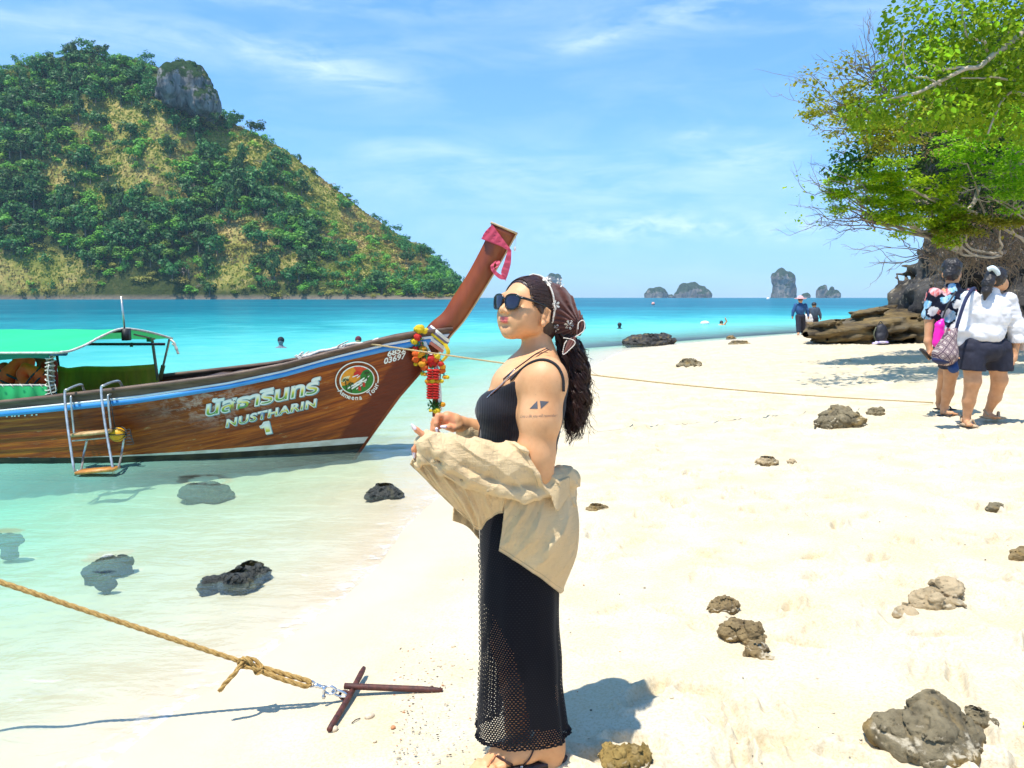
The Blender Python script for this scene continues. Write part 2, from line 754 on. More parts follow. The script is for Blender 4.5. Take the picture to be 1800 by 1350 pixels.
def shore_dist(x, y):
    """signed distance to the waterline, positive on land"""
    best = np.full(x.shape, 1e9)
    sign = np.ones(x.shape)
    for (ax, ay), (bx, by) in zip(SHORE[:-1], SHORE[1:]):
        dx, dy = bx - ax, by - ay
        t = np.clip(((x - ax) * dx + (y - ay) * dy) / (dx * dx + dy * dy), 0, 1)
        qx, qy = x - ax - t * dx, y - ay - t * dy
        d = np.hypot(qx, qy)
        cr = dx * (y - ay) - dy * (x - ax)
        m = d < best
        best = np.where(m, d, best)
        sign = np.where(m, np.where(cr > 0, -1.0, 1.0), sign)
    return best * sign


def base_height(x, y):
    s = shore_dist(x, y)
    land = 0.37 * (1 - np.exp(-np.maximum(s, 0) / 3.4)) + 0.006 * np.maximum(s, 0)
    far = np.exp(-np.maximum(y - 18, 0) / 14.0)          # the spit towards the headland is low
    land = land * (0.35 + 0.65 * far)
    w = np.maximum(-s, 0)
    sea_ = 0.085 * w / (1 + w / 90.0) * (1 + 0.35 * smooth01((w - 3) / 8))
    return SEA_Z + np.where(s > 0, land, -np.minimum(sea_, 6.0)), s


def ground_z(x, y):
    h, _ = base_height(np.array([x], float), np.array([y], float))
    return float(h[0])


def ground(px, py):
    d = ray(px, py)
    z = 0.0
    for _ in range(25):
        p = np.array([0, 0, EYE]) + d * ((z - EYE) / d[2])
        z = 0.5 * z + 0.5 * ground_z(p[0], p[1])
    return p


def polar_grid(r0, r1, nr, a0, a1, na):
    r = np.geomspace(r0, r1, nr)
    a = np.linspace(math.radians(a0), math.radians(a1), na)
    R, A = np.meshgrid(r, a, indexing='ij')
    return R * np.sin(A), R * np.cos(A)


def multi_grid(specs):
    pass


rng = np.random.default_rng(7)
# graded sheet: fine where the beach is near, coarse far off
rr = np.concatenate([np.linspace(0.3, 1.8, 40)[:-1], np.geomspace(1.8, 12.0, 620)[:-1], np.geomspace(12, 60, 240)[:-1], np.geomspace(60, 6000, 90)])
aa = np.radians(np.concatenate([np.linspace(-150, -46, 90)[:-1], np.linspace(-46, 46, 760)[:-1], np.linspace(46, 150, 90)]))
Rg, Ag = np.meshgrid(rr, aa, indexing='ij')
GX, GY = Rg * np.sin(Ag), Rg * np.cos(Ag)
GZ, GS = base_height(GX, GY)
P3 = np.stack([GX, GY, np.zeros_like(GX)], -1)
dry = smooth01((GS - 0.75) / 0.9)
near_m = 1.0 / (1.0 + (Rg / 22.0) ** 2)
lump = fbm(P3 * 2.1, 4, 3)
GZ = GZ + dry * near_m * 0.020 * lump + dry * 0.05 * fbm(P3 * 0.35, 3, 5) * (Rg < 60)
GZ += (1 - dry) * 0.006 * fbm(P3 * np.array([1.2, 0.9, 1]), 3, 9) * (Rg < 40)
# underwater sand ripples
GZ += np.where(GS < 0, 0.006 * np.sin(GX * 22 + 3 * fbm(P3 * 1.3, 3, 21)) * smooth01((-GS) / 0.4) * (Rg < 14), 0)
# footprints and scuffs trodden along the beach
nfoot = 4600
fx = rng.uniform(0.3, 14, nfoot)
fy = rng.uniform(1.9, 24, nfoot)
foot_d = np.zeros_like(GZ)
flatX, flatY = GX.ravel(), GY.ravel()
ny_a = len(aa)
for i in range(nfoot):
    x, y = fx[i], fy[i]
    sd = shore_dist(np.array([x]), np.array([y]))[0]
    if sd < 1.2 + rng.uniform(-0.2, 0.5) or math.atan2(x, y) > math.radians(46):
        continue
    r_, a_ = math.hypot(x, y), math.atan2(x, y)
    i0, i1 = np.searchsorted(rr, [r_ - 0.38, r_ + 0.38])
    j0, j1 = np.searchsorted(aa, [a_ - 0.38 / r_, a_ + 0.38 / r_])
    sl = (slice(i0, i1), slice(j0, j1))
    th = rng.normal(0.35, 0.6)
    if rng.random() < 0.4:
        th += math.pi / 2
    c, s_ = math.cos(th), math.sin(th)
    dx, dy = GX[sl] - x, GY[sl] - y
    u, v = dx * s_ + dy * c, dx * c - dy * s_
    big = rng.random() < 0.10
    L, Wd = (rng.uniform(.16, .26), rng.uniform(.09, .15)) if big else (rng.uniform(.09, .14), rng.uniform(.035, .055))
    q = np.sqrt((u / L) ** 2 + (v / Wd) ** 2) + 0.22 * vnoise(np.stack([dx * 26, dy * 26, np.full_like(dx, i)], -1), i)
    dep = rng.uniform(0.012, 0.038) * (0.75 if big else 1)
    pit = -dep * smooth01((1.05 - q) / 0.55)
    rim = dep * 0.55 * np.exp(-((q - 1.25) / 0.22) ** 2)
    GZ[sl] += pit + rim
clod = np.maximum(fbm(P3 * 17, 3, 31) - 0.18, 0)
patch = smooth01((fbm(P3 * 0.9, 3, 41) + 0.05) / 0.4)
GZ += dry * patch * 0.036 * clod * (Rg < 25)
wet = smooth01(1 - (GS - 0.05) / 0.9) * np.where(GS > -0.3, 1, 1)

m_sand, t, out = new_mat('sand')
P = t.coord('Object')
wetn = t.attr('wet')
n1 = t.noise(P, 3.0, 6.0)
n2 = t.noise(P, 90.0, 5.0, 0.7)
spk = t.voro(P, 55.0)
dryc = t.mix(t.map(n1, 0.3, 0.7), (0.665, 0.59, 0.45), (0.60, 0.495, 0.315))
dryc = t.mix(t.map(n2, 0.45, 0.8), dryc, (0.46, 0.34, 0.18))
spot = t.math('MULTIPLY', t.map(spk, 0.10, 0.05), t.map(t.noise(P, 7.0, 2.0), 0.52, 0.62))
dryc = t.mix(t.math('MULTIPLY', spot, 0.75), dryc, (0.36, 0.26, 0.16))
wetc = t.mix(t.map(t.noise(P, 1.6, 5.0), 0.35, 0.7), (0.62, 0.515, 0.365), (0.585, 0.465, 0.305))
col = t.mix(wetn, dryc, wetc)
hgt = t.math('ADD', t.math('MULTIPLY', t.noise(P, 240.0, 3.0), 0.35), t.math('MULTIPLY', t.noise(P, 28.0, 6.0, 0.65), 1.0))
nb = t.node('ShaderNodeBump')
nb.inputs['Distance'].default_value = 0.012
t.put(nb.inputs['Strength'], t.map(wetn, 0.0, 1.0, 0.55, 0.06))
t.put(nb.inputs['Height'], hgt)
principled(t, out, col, t.map(wetn, 0, 1, 0.95, 0.55), nb.outputs[0], spec=t.map(wetn, 0, 1, 0.15, 0.3))
V = np.stack([GX, GY, GZ], -1).reshape(-1, 3)
Fg = grid_faces(len(rr), len(aa))[:, ::-1]
tag(obj('beach', V, Fg, m_sand, attrs={'wet': wet.ravel()}), 'pale sandy beach sloping into the sea', kind='structure')

# ================================================================== sea surface
sr = np.concatenate([np.linspace(0.3, 1.8, 12)[:-1], np.geomspace(1.8, 16.0, 420)[:-1], np.geomspace(16, 120, 200)[:-1], np.geomspace(120, 5990, 90)])
sa = np.radians(np.concatenate([np.linspace(-150, -46, 50)[:-1], np.linspace(-46, 46, 460)[:-1], np.linspace(46, 150, 50)]))
Rs, As = np.meshgrid(sr, sa, indexing='ij')
SX, SY = Rs * np.sin(As), Rs * np.cos(As)
bed, SS = base_height(SX, SY)
depth = np.maximum(SEA_Z - bed, 0)
Q3 = np.stack([SX, SY, np.zeros_like(SX)], -1)
shal = smooth01(-SS / 1.5)
wv = 0.014 * fbm(Q3 * np.array([1.6, 3.2, 1]) + 0.4 * fbm(Q3 * 0.7, 2, 61)[..., None], 4, 51) * (Rs < 60)
wv += 0.0035 * fbm(Q3 * np.array([6, 9, 1]), 3, 57, ridged=True) * (Rs < 16)
wv += 0.03 * fbm(Q3 * np.array([0.25, 0.7, 1]), 3, 53) * smooth01((Rs - 8) / 20) * (Rs < 400)
SZ = SEA_Z + wv * (0.12 + 0.88 * shal)
# leave out what lies well inside the land
keep = SS < 0.9
Fs = grid_faces(len(sr), len(sa))[:, ::-1]
Fs = Fs[keep.ravel()[Fs].all(1)]
m_sea, t, out = new_mat('sea_water')
P = t.coord('Object')
dep = t.attr('depth')
big = t.noise(t.scale(P, (0.010, 0.045, 0.01)), 1.0, 5.0, 0.6)
mid = t.noise(t.scale(P, (0.10, 0.45, 0.1)), 1.0, 6.0, 0.62)
ch1 = t.noise(t.scale(P, (0.45, 0.55, 1)), 1.0, 5.0, 0.65, 0.5)
ch2 = t.noise(t.scale(P, (0.11, 0.055, 1)), 1.0, 5.0, 0.65, 0.5)
ch3 = t.noise(t.scale(P, (0.022, 0.008, 1)), 1.0, 5.0, 0.65, 0.5)
chop = t.math('ADD', t.math('ADD', t.math('MULTIPLY', ch1, 0.36), t.math('MULTIPLY', ch2, 0.34)), t.math('MULTIPLY', ch3, 0.30))
depv = t.math('MULTIPLY', dep, t.map(big, 0.25, 0.75, 0.70, 1.30))
depv = t.math('MULTIPLY', depv, t.map(chop, 0.32, 0.68, 0.55, 1.55))  # chop lightens and darkens the water colour, standing in for wave facet reflections
scat = t.ramp(t.math('DIVIDE', depv, 6.0), [(0.0, (0.86, 0.95, 0.80)), (0.02, (0.66, 0.95, 0.78)), (0.05, (0.36, 0.90, 0.73)), (0.10, (0.21, 0.68, 0.58)), (0.24, (0.085, 0.48, 0.465)),
                                            (0.42, (0.025, 0.285, 0.315)), (0.62, (0.016, 0.205, 0.255)), (1.0, (0.010, 0.125, 0.18))])
body = t.math('SUBTRACT', 1.0, t.math('EXPONENT', t.math('MULTIPLY', t.math('POWER', depv, 1.4), -1.9)))
trans = t.node('ShaderNodeBsdfTransparent')
cx = t.node('ShaderNodeCombineXYZ')
for k, kk in enumerate((-1.6, -0.14, -0.45)):
    t.put(cx.inputs[k], t.math('EXPONENT', t.math('MULTIPLY', depv, kk)))
t.put(trans.inputs[0], cx.outputs[0])
dif = t.node('ShaderNodeBsdfDiffuse')
t.put(dif.inputs[0], scat)
wat = t.node('ShaderNodeMixShader')
t.put(wat.inputs[0], body)
t.l.new(trans.outputs[0], wat.inputs[1])
t.l.new(dif.outputs[0], wat.inputs[2])
h1 = t.noise(t.scale(P, (1.4, 2.6, 1)), 1.6, 5.0, 0.62, 0.4)
h2 = t.noise(t.scale(P, (0.30, 0.9, 1)), 1.0, 5.0, 0.6)
h3 = t.noise(t.scale(P, (0.05, 0.16, 1)), 1.0, 6.0, 0.65)
hh = t.math('ADD', t.math('ADD', t.math('MULTIPLY', h1, 0.05), t.math('MULTIPLY', ch3, 3.0)), t.math('ADD', t.math('MULTIPLY', h2, 0.14), t.math('ADD', t.math('MULTIPLY', h3, 0.4), t.math('MULTIPLY', ch2, 0.9))))
nb = t.bump(hh, 0.55, 1.0)
# a thread of foam where the water runs out on the sand
fo = t.math('MULTIPLY', t.map(dep, 0.012, 0.001), t.map(t.noise(P, 11.0, 5.0, 0.7), 0.46, 0.60))
fo2 = t.math('MULTIPLY', t.map(dep, 0.10, 0.02), t.map(t.noise(t.scale(P, (5, 9, 1)), 1.0, 6.0, 0.75, 1.0), 0.60, 0.68))
foam = t.math('MAXIMUM', t.math('MULTIPLY', fo, 0.55), t.math('MULTIPLY', fo2, 0.35))
fdif = t.node('ShaderNodeBsdfDiffuse')
fdif.inputs[0].default_value = (0.85, 0.85, 0.80, 1)
wat2 = t.node('ShaderNodeMixShader')
t.put(wat2.inputs[0], foam)
t.l.new(wat.outputs[0], wat2.inputs[1])
t.l.new(fdif.outputs[0], wat2.inputs[2])
wat = wat2
fres = t.node('ShaderNodeFresnel')
fres.inputs['IOR'].default_value = 1.33
t.put(fres.inputs['Normal'], nb)
gl = t.node('ShaderNodeBsdfGlossy')
gl.inputs['Roughness'].default_value = 0.10
gl.inputs['Color'].default_value = (0.85, 0.92, 1, 1)
t.put(gl.inputs['Normal'], nb)
t.put(dif.inputs['Normal'], t.bump(hh, 0.25, 1.0))
mx = t.node('ShaderNodeMixShader')
t.put(mx.inputs[0], t.math('MINIMUM', fres.outputs[0], 0.20))
t.l.new(wat.outputs[0], mx.inputs[1])
t.l.new(gl.outputs[0], mx.inputs[2])
t.l.new(mx.outputs[0], out.inputs['Surface'])
tag(obj('sea', np.stack([SX, SY, SZ], -1).reshape(-1, 3), Fs, m_sea, attrs={'depth': depth.ravel()}),
    'turquoise sea, clear over sand near the shore and deep blue far out', kind='structure')
# ================================================================== wooded hill across the bay
YB, YR = 700.0, 860.0
SKYLINE = [(-2600, 522), (-1500, 470), (-900, 380), (-500, 260), (-250, 180), (-100, 140), (0, 122), (50, 113), (100, 102), (155, 86), (190, 102), (240, 102),
           (290, 122), (330, 140), (360, 175), (385, 200), (420, 222), (450, 236), (500, 264), (550, 302), (600, 340), (650, 379),
           (700, 412), (750, 440), (785, 478), (805, 505), (822, 523), (860, 530)]
_sk = np.array([at(px, py, YR) for px, py in SKYLINE])


def hill_z(x, y):
    xr = x * (YR / np.maximum(y, 300.0)) * 0.75 + x * 0.25      # the shore runs across the view, the ridge a little shorter
    zr = np.interp(xr, _sk[:, 0], _sk[:, 2])
    r = (y - YB - 6 * vnoise(np.stack([x * 0.02, x * 0, x * 0], -1), 3)) / (YR - YB)
    prof = np.where(r < 1, np.sign(r) * np.abs(r) ** 0.86, 1 - 0.9 * (np.maximum(r, 1) - 1))
    p = np.stack([x, y, np.zeros_like(x)], -1)
    amp = np.clip(zr / 60.0, 0, 1) * np.clip(r * 4, 0, 1) * np.clip((1.0 - r) * 5, 0.15, 1)
    z = zr * prof + amp * (11 * fbm(p * 0.016, 4, 71) - 7 * np.abs(fbm(p * np.array([0.014, 0.004, 1]), 3, 77)))
    return np.where(zr < 0.3, -3.0, np.maximum(z, -4.0)) + 0.4


def project(P):
    P = np.asarray(P, float)
    d = P - np.array([0, 0, EYE])
    c, s = math.cos(PITCH), math.sin(PITCH)
    f = d[..., 1] * c - d[..., 2] * s
    dn = -d[..., 1] * s - d[..., 2] * c
    return CX + F_PX * d[..., 0] / f, CY + F_PX * dn / f


# where the slope is open grass or scrub in view: px, py, rx, ry, weight, kind
OPEN = [(215, 215, 75, 42, 0.95, 'o'), (235, 285, 95, 45, 0.8, 'l'), (120, 300, 45, 40, 0.7, 'l'), (470, 268, 85, 40, 0.97, 'o'), (560, 335, 75, 42, 0.93, 'o'), (640, 400, 70, 40, 0.9, 'o'),
        (700, 445, 45, 35, 0.75, 'o'), (420, 415, 55, 38, 0.75, 'o'), (400, 475, 45, 30, 0.8, 'b'), (60, 480, 90, 34, 0.8, 'o'), (195, 340, 42, 28, 0.9, 'l'),
        (330, 345, 40, 25, 0.6, 'o'), (505, 470, 50, 30, 0.5, 'o'), (640, 480, 70, 25, 0.55, 'o'), (395, 255, 40, 25, 0.7, 'o'), (300, 250, 45, 24, 0.6, 'l')]


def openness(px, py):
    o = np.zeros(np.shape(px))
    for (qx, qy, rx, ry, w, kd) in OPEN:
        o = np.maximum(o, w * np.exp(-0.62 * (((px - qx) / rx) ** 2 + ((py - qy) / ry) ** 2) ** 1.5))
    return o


hx = np.linspace(-1600, -40, 420)
hy = np.concatenate([np.linspace(685, 870, 110), np.linspace(875, 1080, 30)])
HX, HY = np.meshgrid(hx, hy, indexing='ij')
HZ = hill_z(HX, HY)
m_hill, t, out = new_mat('hillside')
P = t.coord('Object')
n1 = t.noise(P, 0.022, 5.0)
n2 = t.noise(P, 0.16, 6.0, 0.7)
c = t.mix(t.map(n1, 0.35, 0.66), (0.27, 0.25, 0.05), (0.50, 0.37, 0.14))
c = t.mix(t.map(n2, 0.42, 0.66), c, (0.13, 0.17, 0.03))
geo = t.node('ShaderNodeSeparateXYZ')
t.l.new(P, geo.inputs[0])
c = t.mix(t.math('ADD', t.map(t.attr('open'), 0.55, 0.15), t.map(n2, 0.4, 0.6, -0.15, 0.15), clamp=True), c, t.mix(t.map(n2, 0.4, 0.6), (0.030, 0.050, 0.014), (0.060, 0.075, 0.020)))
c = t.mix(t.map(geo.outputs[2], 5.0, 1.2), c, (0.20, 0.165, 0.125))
principled(t, out, c, 0.95, t.bump(n2, 0.8, 3.0), spec=0.1)
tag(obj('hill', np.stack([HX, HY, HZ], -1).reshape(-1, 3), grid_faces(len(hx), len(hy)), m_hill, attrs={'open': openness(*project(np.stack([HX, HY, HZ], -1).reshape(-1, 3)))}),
    'steep island hill with dry grass slopes', kind='structure')


# ---- trees: crowns of many small leaf clumps round a tapered trunk
def leaf_crown(n, seed, shape=(1, 1, 1), lobes=7, size=0.20, hang=0.0):
    """unit crown (radius about 1, centre at the origin): n tilted leaf clumps spread over uneven lobes"""
    r = np.random.default_rng(seed)
    lc = r.normal(0, 0.45, (lobes, 3)) * np.array([1, 1, 0.75])
    lr = r.uniform(0.38, 0.66, lobes)
    k = r.integers(0, lobes, n)
    d = r.normal(0, 1, (n, 3))
    d /= np.linalg.norm(d, axis=1)[:, None]
    d[:, 2] = np.abs(d[:, 2]) * np.where(r.random(n) < 0.80, 1, -0.7)
    c = lc[k] + d * (lr[k] * r.uniform(0.72, 1.08, n))[:, None]
    nr = d + np.array([0, 0, 0.25]) + r.normal(0, 0.36, (n, 3))
    nr /= np.linalg.norm(nr, axis=1)[:, None]
    a = np.cross(nr, r.normal(0, 1, (n, 3)))
    a /= np.linalg.norm(a, axis=1)[:, None] + 1e-9
    b = np.cross(nr, a)
    s = size * r.uniform(0.55, 1.35, n)
    a *= s[:, None]
    b *= (s * r.uniform(0.5, 0.9, n))[:, None]
    V = np.stack([c - a, c - 0.25 * a - b, c + a + nr * (0.25 * s[:, None]), c - 0.1 * a + b], 1)
    V = V * np.array(shape)
    return V.reshape(-1, 3), np.arange(4 * n).reshape(-1, 4)


def foliage_mat(name, c1, c2, trans=0.25, c3=None):
    if name in MATS:
        return MATS[name]
    m, t, out = new_mat(name)
    oi = t.node('ShaderNodeObjectInfo')
    g = t.node('ShaderNodeNewGeometry')
    f = g.outputs['Random Per Island']
    c = t.mix(f, c1, c2)
    if c3:
        c = t.mix(t.map(t.noise(t.coord('Object'), 0.35, 3.0), 0.45, 0.65), c, c3)
    hs = t.node('ShaderNodeHueSaturation')
    t.put(hs.inputs['Color'], c)
    t.put(hs.inputs['Hue'], t.map(oi.outputs['Random'], 0, 1, 0.482, 0.508))
    t.put(hs.inputs['Value'], t.map(oi.outputs['Random'], 0, 1, 0.65, 1.35))
    d = t.node('ShaderNodeBsdfPrincipled')
    t.put(d.inputs['Base Color'], hs.outputs[0])
    d.inputs['Roughness'].default_value = 0.55
    d.inputs['Specular IOR Level'].default_value = 0.3
    tr = t.node('ShaderNodeBsdfTranslucent')
    t.put(tr.inputs[0], hs.outputs[0])
    mx = t.node('ShaderNodeMixShader')
    mx.inputs[0].default_value = trans
    t.l.new(d.outputs[0], mx.inputs[1])
    t.l.new(tr.outputs[0], mx.inputs[2])
    t.l.new(mx.outputs[0], out.inputs['Surface'])
    MATS[name] = m
    return m


m_fd = foliage_mat('foliage_dark', (0.018, 0.085, 0.024), (0.080, 0.235, 0.045))
m_fm = foliage_mat('foliage_mid', (0.065, 0.21, 0.022), (0.20, 0.43, 0.045))
m_fl = foliage_mat('foliage_light', (0.12, 0.25, 0.014), (0.28, 0.40, 0.035))
m_fo = foliage_mat('foliage_olive', (0.17, 0.175, 0.026), (0.36, 0.31, 0.07))
m_fg = foliage_mat('foliage_bare', (0.16, 0.125, 0.09), (0.26, 0.20, 0.155))
m_trunk = simple('pale_bark', (0.30, 0.25, 0.20), (0.16, 0.13, 0.10), 3.0, 0.9)

KINDS = {  # name: (label stem, material, crown shape, crown height, lobes, clumps)
    'dark_tree': (m_fd, (1.0, 1.0, 0.95), 1.15, 9, 520),
    'tall_tree': (m_fd, (0.72, 0.72, 1.45), 1.6, 9, 520),
    'green_tree': (m_fm, (1.05, 1.05, 0.85), 1.0, 8, 480),
    'light_bush': (m_fl, (1.2, 1.2, 0.65), 0.5, 7, 360),
    'olive_bush': (m_fo, (1.15, 1.15, 0.62), 0.5, 7, 360),
    'bare_tree': (m_fg, (0.95, 0.95, 0.85), 0.9, 6, 150),
}
CROWN, TRUNKS = {}, {}
for i, (kn, (mm, shp, ch, lb, nc)) in enumerate(KINDS.items()):
    for v in range(3):
        V, F = leaf_crown(nc, 100 + i * 10 + v, shp, lb, 0.150 if kn != 'bare_tree' else 0.09)
        V = V + (0, 0, ch)
        CROWN[kn, v] = (V, F, mesh_data('crown', V, F, mm, smooth=False))
    tv, tf = tube([(0, 0, -0.5), (0.03, 0, 0.2), (-0.02, 0.02, ch), (0.02, 0, ch + shp[2] * 0.5)], [0.075, 0.06, 0.045, 0.02], 6)
    TRUNKS[kn] = (tv, tf, mesh_data('trunk', tv, tf, m_trunk))

rg = np.random.default_rng(11)
spots = []
for ix in np.arange(-1100, -40, 7.6):
    for iy in np.arange(703, 884, 7.2):
        spots.append((ix + rg.uniform(-3, 3), iy + rg.uniform(-3, 3)))
spots = np.array(spots)
sz = hill_z(spots[:, 0], spots[:, 1])
spx, spy = project(np.stack([spots[:, 0], spots[:, 1], sz], -1))
trees = []
for (x, y), z, px, py in zip(spots, sz, spx, spy):
    if z < 1.5 or px < -500 or px > 815:
        continue
    if 270 < px < 392 and 95 < py < 196 and y > YR - 40:
        continue
    op, kk = 0.0, 'd'
    for (qx, qy, rx, ry, w, kd) in OPEN:
        g = w * math.exp(-0.62 * (((px - qx) / rx) ** 2 + ((py - qy) / ry) ** 2) ** 1.5)
        if g > op:
            op, kk = g, kd
    u = rg.random()
    ridge = (y - YB) / (YR - YB)
    if u < op:
        if rg.random() < (0.40 if kk != 'o' else 0.22):
            kn = {'o': 'olive_bush', 'l': 'light_bush', 'b': 'bare_tree'}[kk]
            sc = rg.uniform(2.2, 4.4)
        else:
            continue
    else:
        kn = rg.choice(['dark_tree', 'tall_tree', 'green_tree', 'olive_bush', 'light_bush', 'bare_tree'], p=[0.42, 0.11, 0.29, 0.08, 0.07, 0.03])
        sc = {'dark_tree': 8.0, 'tall_tree': 7.0, 'green_tree': 7.4, 'olive_bush': 5.6, 'light_bush': 6.0, 'bare_tree': 6.0}[kn] * rg.uniform(0.55, 1.25)
        if ridge < 0.06:
            sc *= 0.7
            kn = 'olive_bush' if rg.random() < 0.3 else kn
        if px > 560:
            sc *= 0.72
        if ridge > 0.9:
            sc *= 0.8
    trees.append([kn, x, y, z, sc, rg.uniform(0, 6.28), int(rg.integers(3)), px, py])
# trees that stand out, placed one by one: kind, px, py of the foot, depth, size
SPECIAL = [
    ('tall_tree', 172, 300, 800, 5.0, 'vine covered column of a dead tree standing in the yellow grass high on the hill'),
    ('green_tree', 483, 345, 800, 7.4, 'round crowned lone green tree standing on the grassy flank of the hill'),
    ('green_tree', 551, 304, 862, 4.4, 'single small tree silhouetted on the bare skyline ridge of the hill'),
    ('tall_tree', 520, 376, 790, 6.0, 'dark slender tree just below and right of the round lone tree'),
    ('tall_tree', 527, 285, 860, 2.9, 'narrow dark tree on the ridge beside the small skyline tree'),
    ('light_bush', 412, 516, 706, 3.4, 'bright green bush at the foot of the hill by the waterline'),
    ('bare_tree', 264, 300, 800, 4.4, 'pale leafless tree with a whitish trunk in the middle of the slope'),
    ('light_bush', 398, 425, 740, 3.2, 'bright lime crown among the dark trees of the lower slope'),
    ('green_tree', 612, 340, 862, 4.0, 'leaning tuft of trees overhanging the ridge at mid slope'),
    ('bare_tree', 440, 228, 862, 5.0, 'greyish leafless tree on the ridge right of the rock outcrop'),
]


def hill_hit(px, py):
    d = ray(px, py)
    ys = np.linspace(690, 930, 900)
    Pp = np.array([0, 0, EYE]) + d[None] * (ys / d[1])[:, None]
    hz = hill_z(Pp[:, 0], Pp[:, 1])
    k = np.nonzero(hz > Pp[:, 2])[0]
    if len(k) == 0:
        k = [np.argmin(np.abs(hz - Pp[:, 2]))]
    return Pp[k[0]][0], Pp[k[0]][1], hz[k[0]]


ORD = ['first', 'second', 'third', 'fourth', 'fifth', 'sixth', 'seventh', 'eighth', 'ninth', 'tenth', 'eleventh', 'twelfth', 'thirteenth', 'fourteenth', 'fifteenth']
WORDS = {'dark_tree': 'dark broad tree', 'tall_tree': 'dark slender tree', 'green_tree': 'mid green round tree', 'light_bush': 'yellow green bush', 'olive_bush': 'dry olive bush', 'bare_tree': 'greyish bare tree'}


def where(px, py):
    h = next(n for e, n in ((90, 'at the left edge'), (220, 'above the awning'), (340, 'under the crag side'), (450, 'right of the crag'), (560, 'over the boat lettering'), (680, 'over the boat emblem'), (9999, 'near the right tip')) if px < e)
    v = next(n for e, n in ((150, 'on the summit'), (210, 'high on the hill'), (270, 'on the upper slope'), (330, 'on the middle slope'), (390, 'below mid slope'), (440, 'on the lower slope'), (485, 'low on the hill'), (9999, 'by the waterline')) if py < e)
    return v + ' ' + h


def hill_tree(kn, x, y, z, sc, rot, v, label, group=None):
    r = bpy.data.objects.new(kn, None)
    COL.objects.link(r)
    r.location = (x, y, z)
    r.rotation_euler = (0, 0, rot)
    r.scale = (sc, sc, sc)
    tag(r, label, 'bush' if 'bush' in kn else 'tree', group)
    for nm, me in (('crown', CROWN[kn, v][2]), ('trunk', TRUNKS[kn][2])):
        c = bpy.data.objects.new(nm, me)
        COL.objects.link(c)
        c.parent = r
    return r


for kn, px, py, yy, sc, lab in SPECIAL:
    x, y, z = hill_hit(px, py)
    hill_tree(kn, x, y, z - 0.5, sc, rg.uniform(0, 6), int(rg.integers(3)), lab)
# the 280 largest in view are things of their own, the rest of the wood is one mass
inview = [k for k in range(len(trees)) if -10 < trees[k][7] < 812]
order = sorted(inview, key=lambda k: -trees[k][4] / trees[k][2] * (1.0 if trees[k][8] > 100 else 1.1))
single = set(order[:280])
per_kind = {k: ([], []) for k in KINDS}
cells = {}
for k in single:
    cells.setdefault((trees[k][0], where(trees[k][7], trees[k][8] - 8)), []).append(k)
NAMED = {}
for (kn, wh), ks in cells.items():
    ks.sort(key=lambda k: trees[k][7])
    for n, k in enumerate(ks):
        NAMED[k] = (WORDS[kn] + ' ' + wh) if len(ks) == 1 else ORD[min(n, 14)] + ' ' + WORDS[kn] + ' from the left ' + wh
for i, (kn, x, y, z, sc, rot, v, px, py) in enumerate(trees):
    if i in single:
        hill_tree(kn, x, y, z - 0.6, sc, rot, v, NAMED[i], WORDS[kn].replace('bush', 'bushe') + 's of the island hill')
        continue
    c, s = math.cos(rot) * sc, math.sin(rot) * sc
    for (V, F), rep in (((CROWN[kn, v][0][: 4 * 230], CROWN[kn, v][1][:230]), 0),):
        Vt = np.stack([V[:, 0] * c - V[:, 1] * s + x, V[:, 0] * s + V[:, 1] * c + y, V[:, 2] * sc + z - 0.6], -1)
        per_kind[kn][0].append(Vt)
Vs, mi, off = [], [], 0
mats_ = [KINDS[k][0] for k in KINDS]
for j, kn in enumerate(KINDS):
    if per_kind[kn][0]:
        Vk = np.concatenate(per_kind[kn][0])
        Vs.append(Vk)
        mi.append(np.full(len(Vk) // 4, j))
Vs = np.concatenate(Vs)
tag(obj('forest', Vs, np.arange(len(Vs)).reshape(-1, 4), mats_, smooth=False, mi=np.concatenate(mi)),
    'mixed forest and scrub covering the island hill', kind='stuff')
# undergrowth tussocks over the open slopes
n = 60000
ux = rg.uniform(-720, -45, n)
uy = rg.uniform(702, 872, n)
uz = hill_z(ux, uy)
ok = (uz > 1.2) & (openness(*project(np.stack([ux, uy, uz], -1))) > rg.uniform(0.0, 0.45, len(ux)))
ux, uy, uz = ux[ok], uy[ok], uz[ok]
n = len(ux)
cc = np.stack([ux, uy, uz], -1)
up = np.array([0, 0, 1.0])
a = rg.normal(0, 1, (n, 3)) * np.array([1, 1, 0.2])
a /= np.linalg.norm(a, axis=1)[:, None]
s = rg.uniform(0.6, 1.7, n)[:, None]
Vq = np.stack([cc - a * s - up * 0.4, cc + a * s - up * 0.4, cc + a * s * 0.6 + up * s * 0.9 + rg.normal(0, .3, (n, 3)), cc - a * s * 0.6 + up * s * 0.8], 1)
mi2 = np.where(fbm(cc * 0.02, 3, 91) > 0.02, 0, 1)
m_gr1 = foliage_mat('dry_grass', (0.37, 0.31, 0.06), (0.58, 0.43, 0.15))
m_gr2 = foliage_mat('fresh_grass', (0.22, 0.32, 0.022), (0.42, 0.46, 0.05))
tag(obj('scrub_grass', Vq.reshape(-1, 3), np.arange(4 * n).reshape(-1, 4), [m_gr1, m_gr2], smooth=False, mi=mi2), 'tussocks of dry and yellow green grass on the open slopes', kind='stuff')


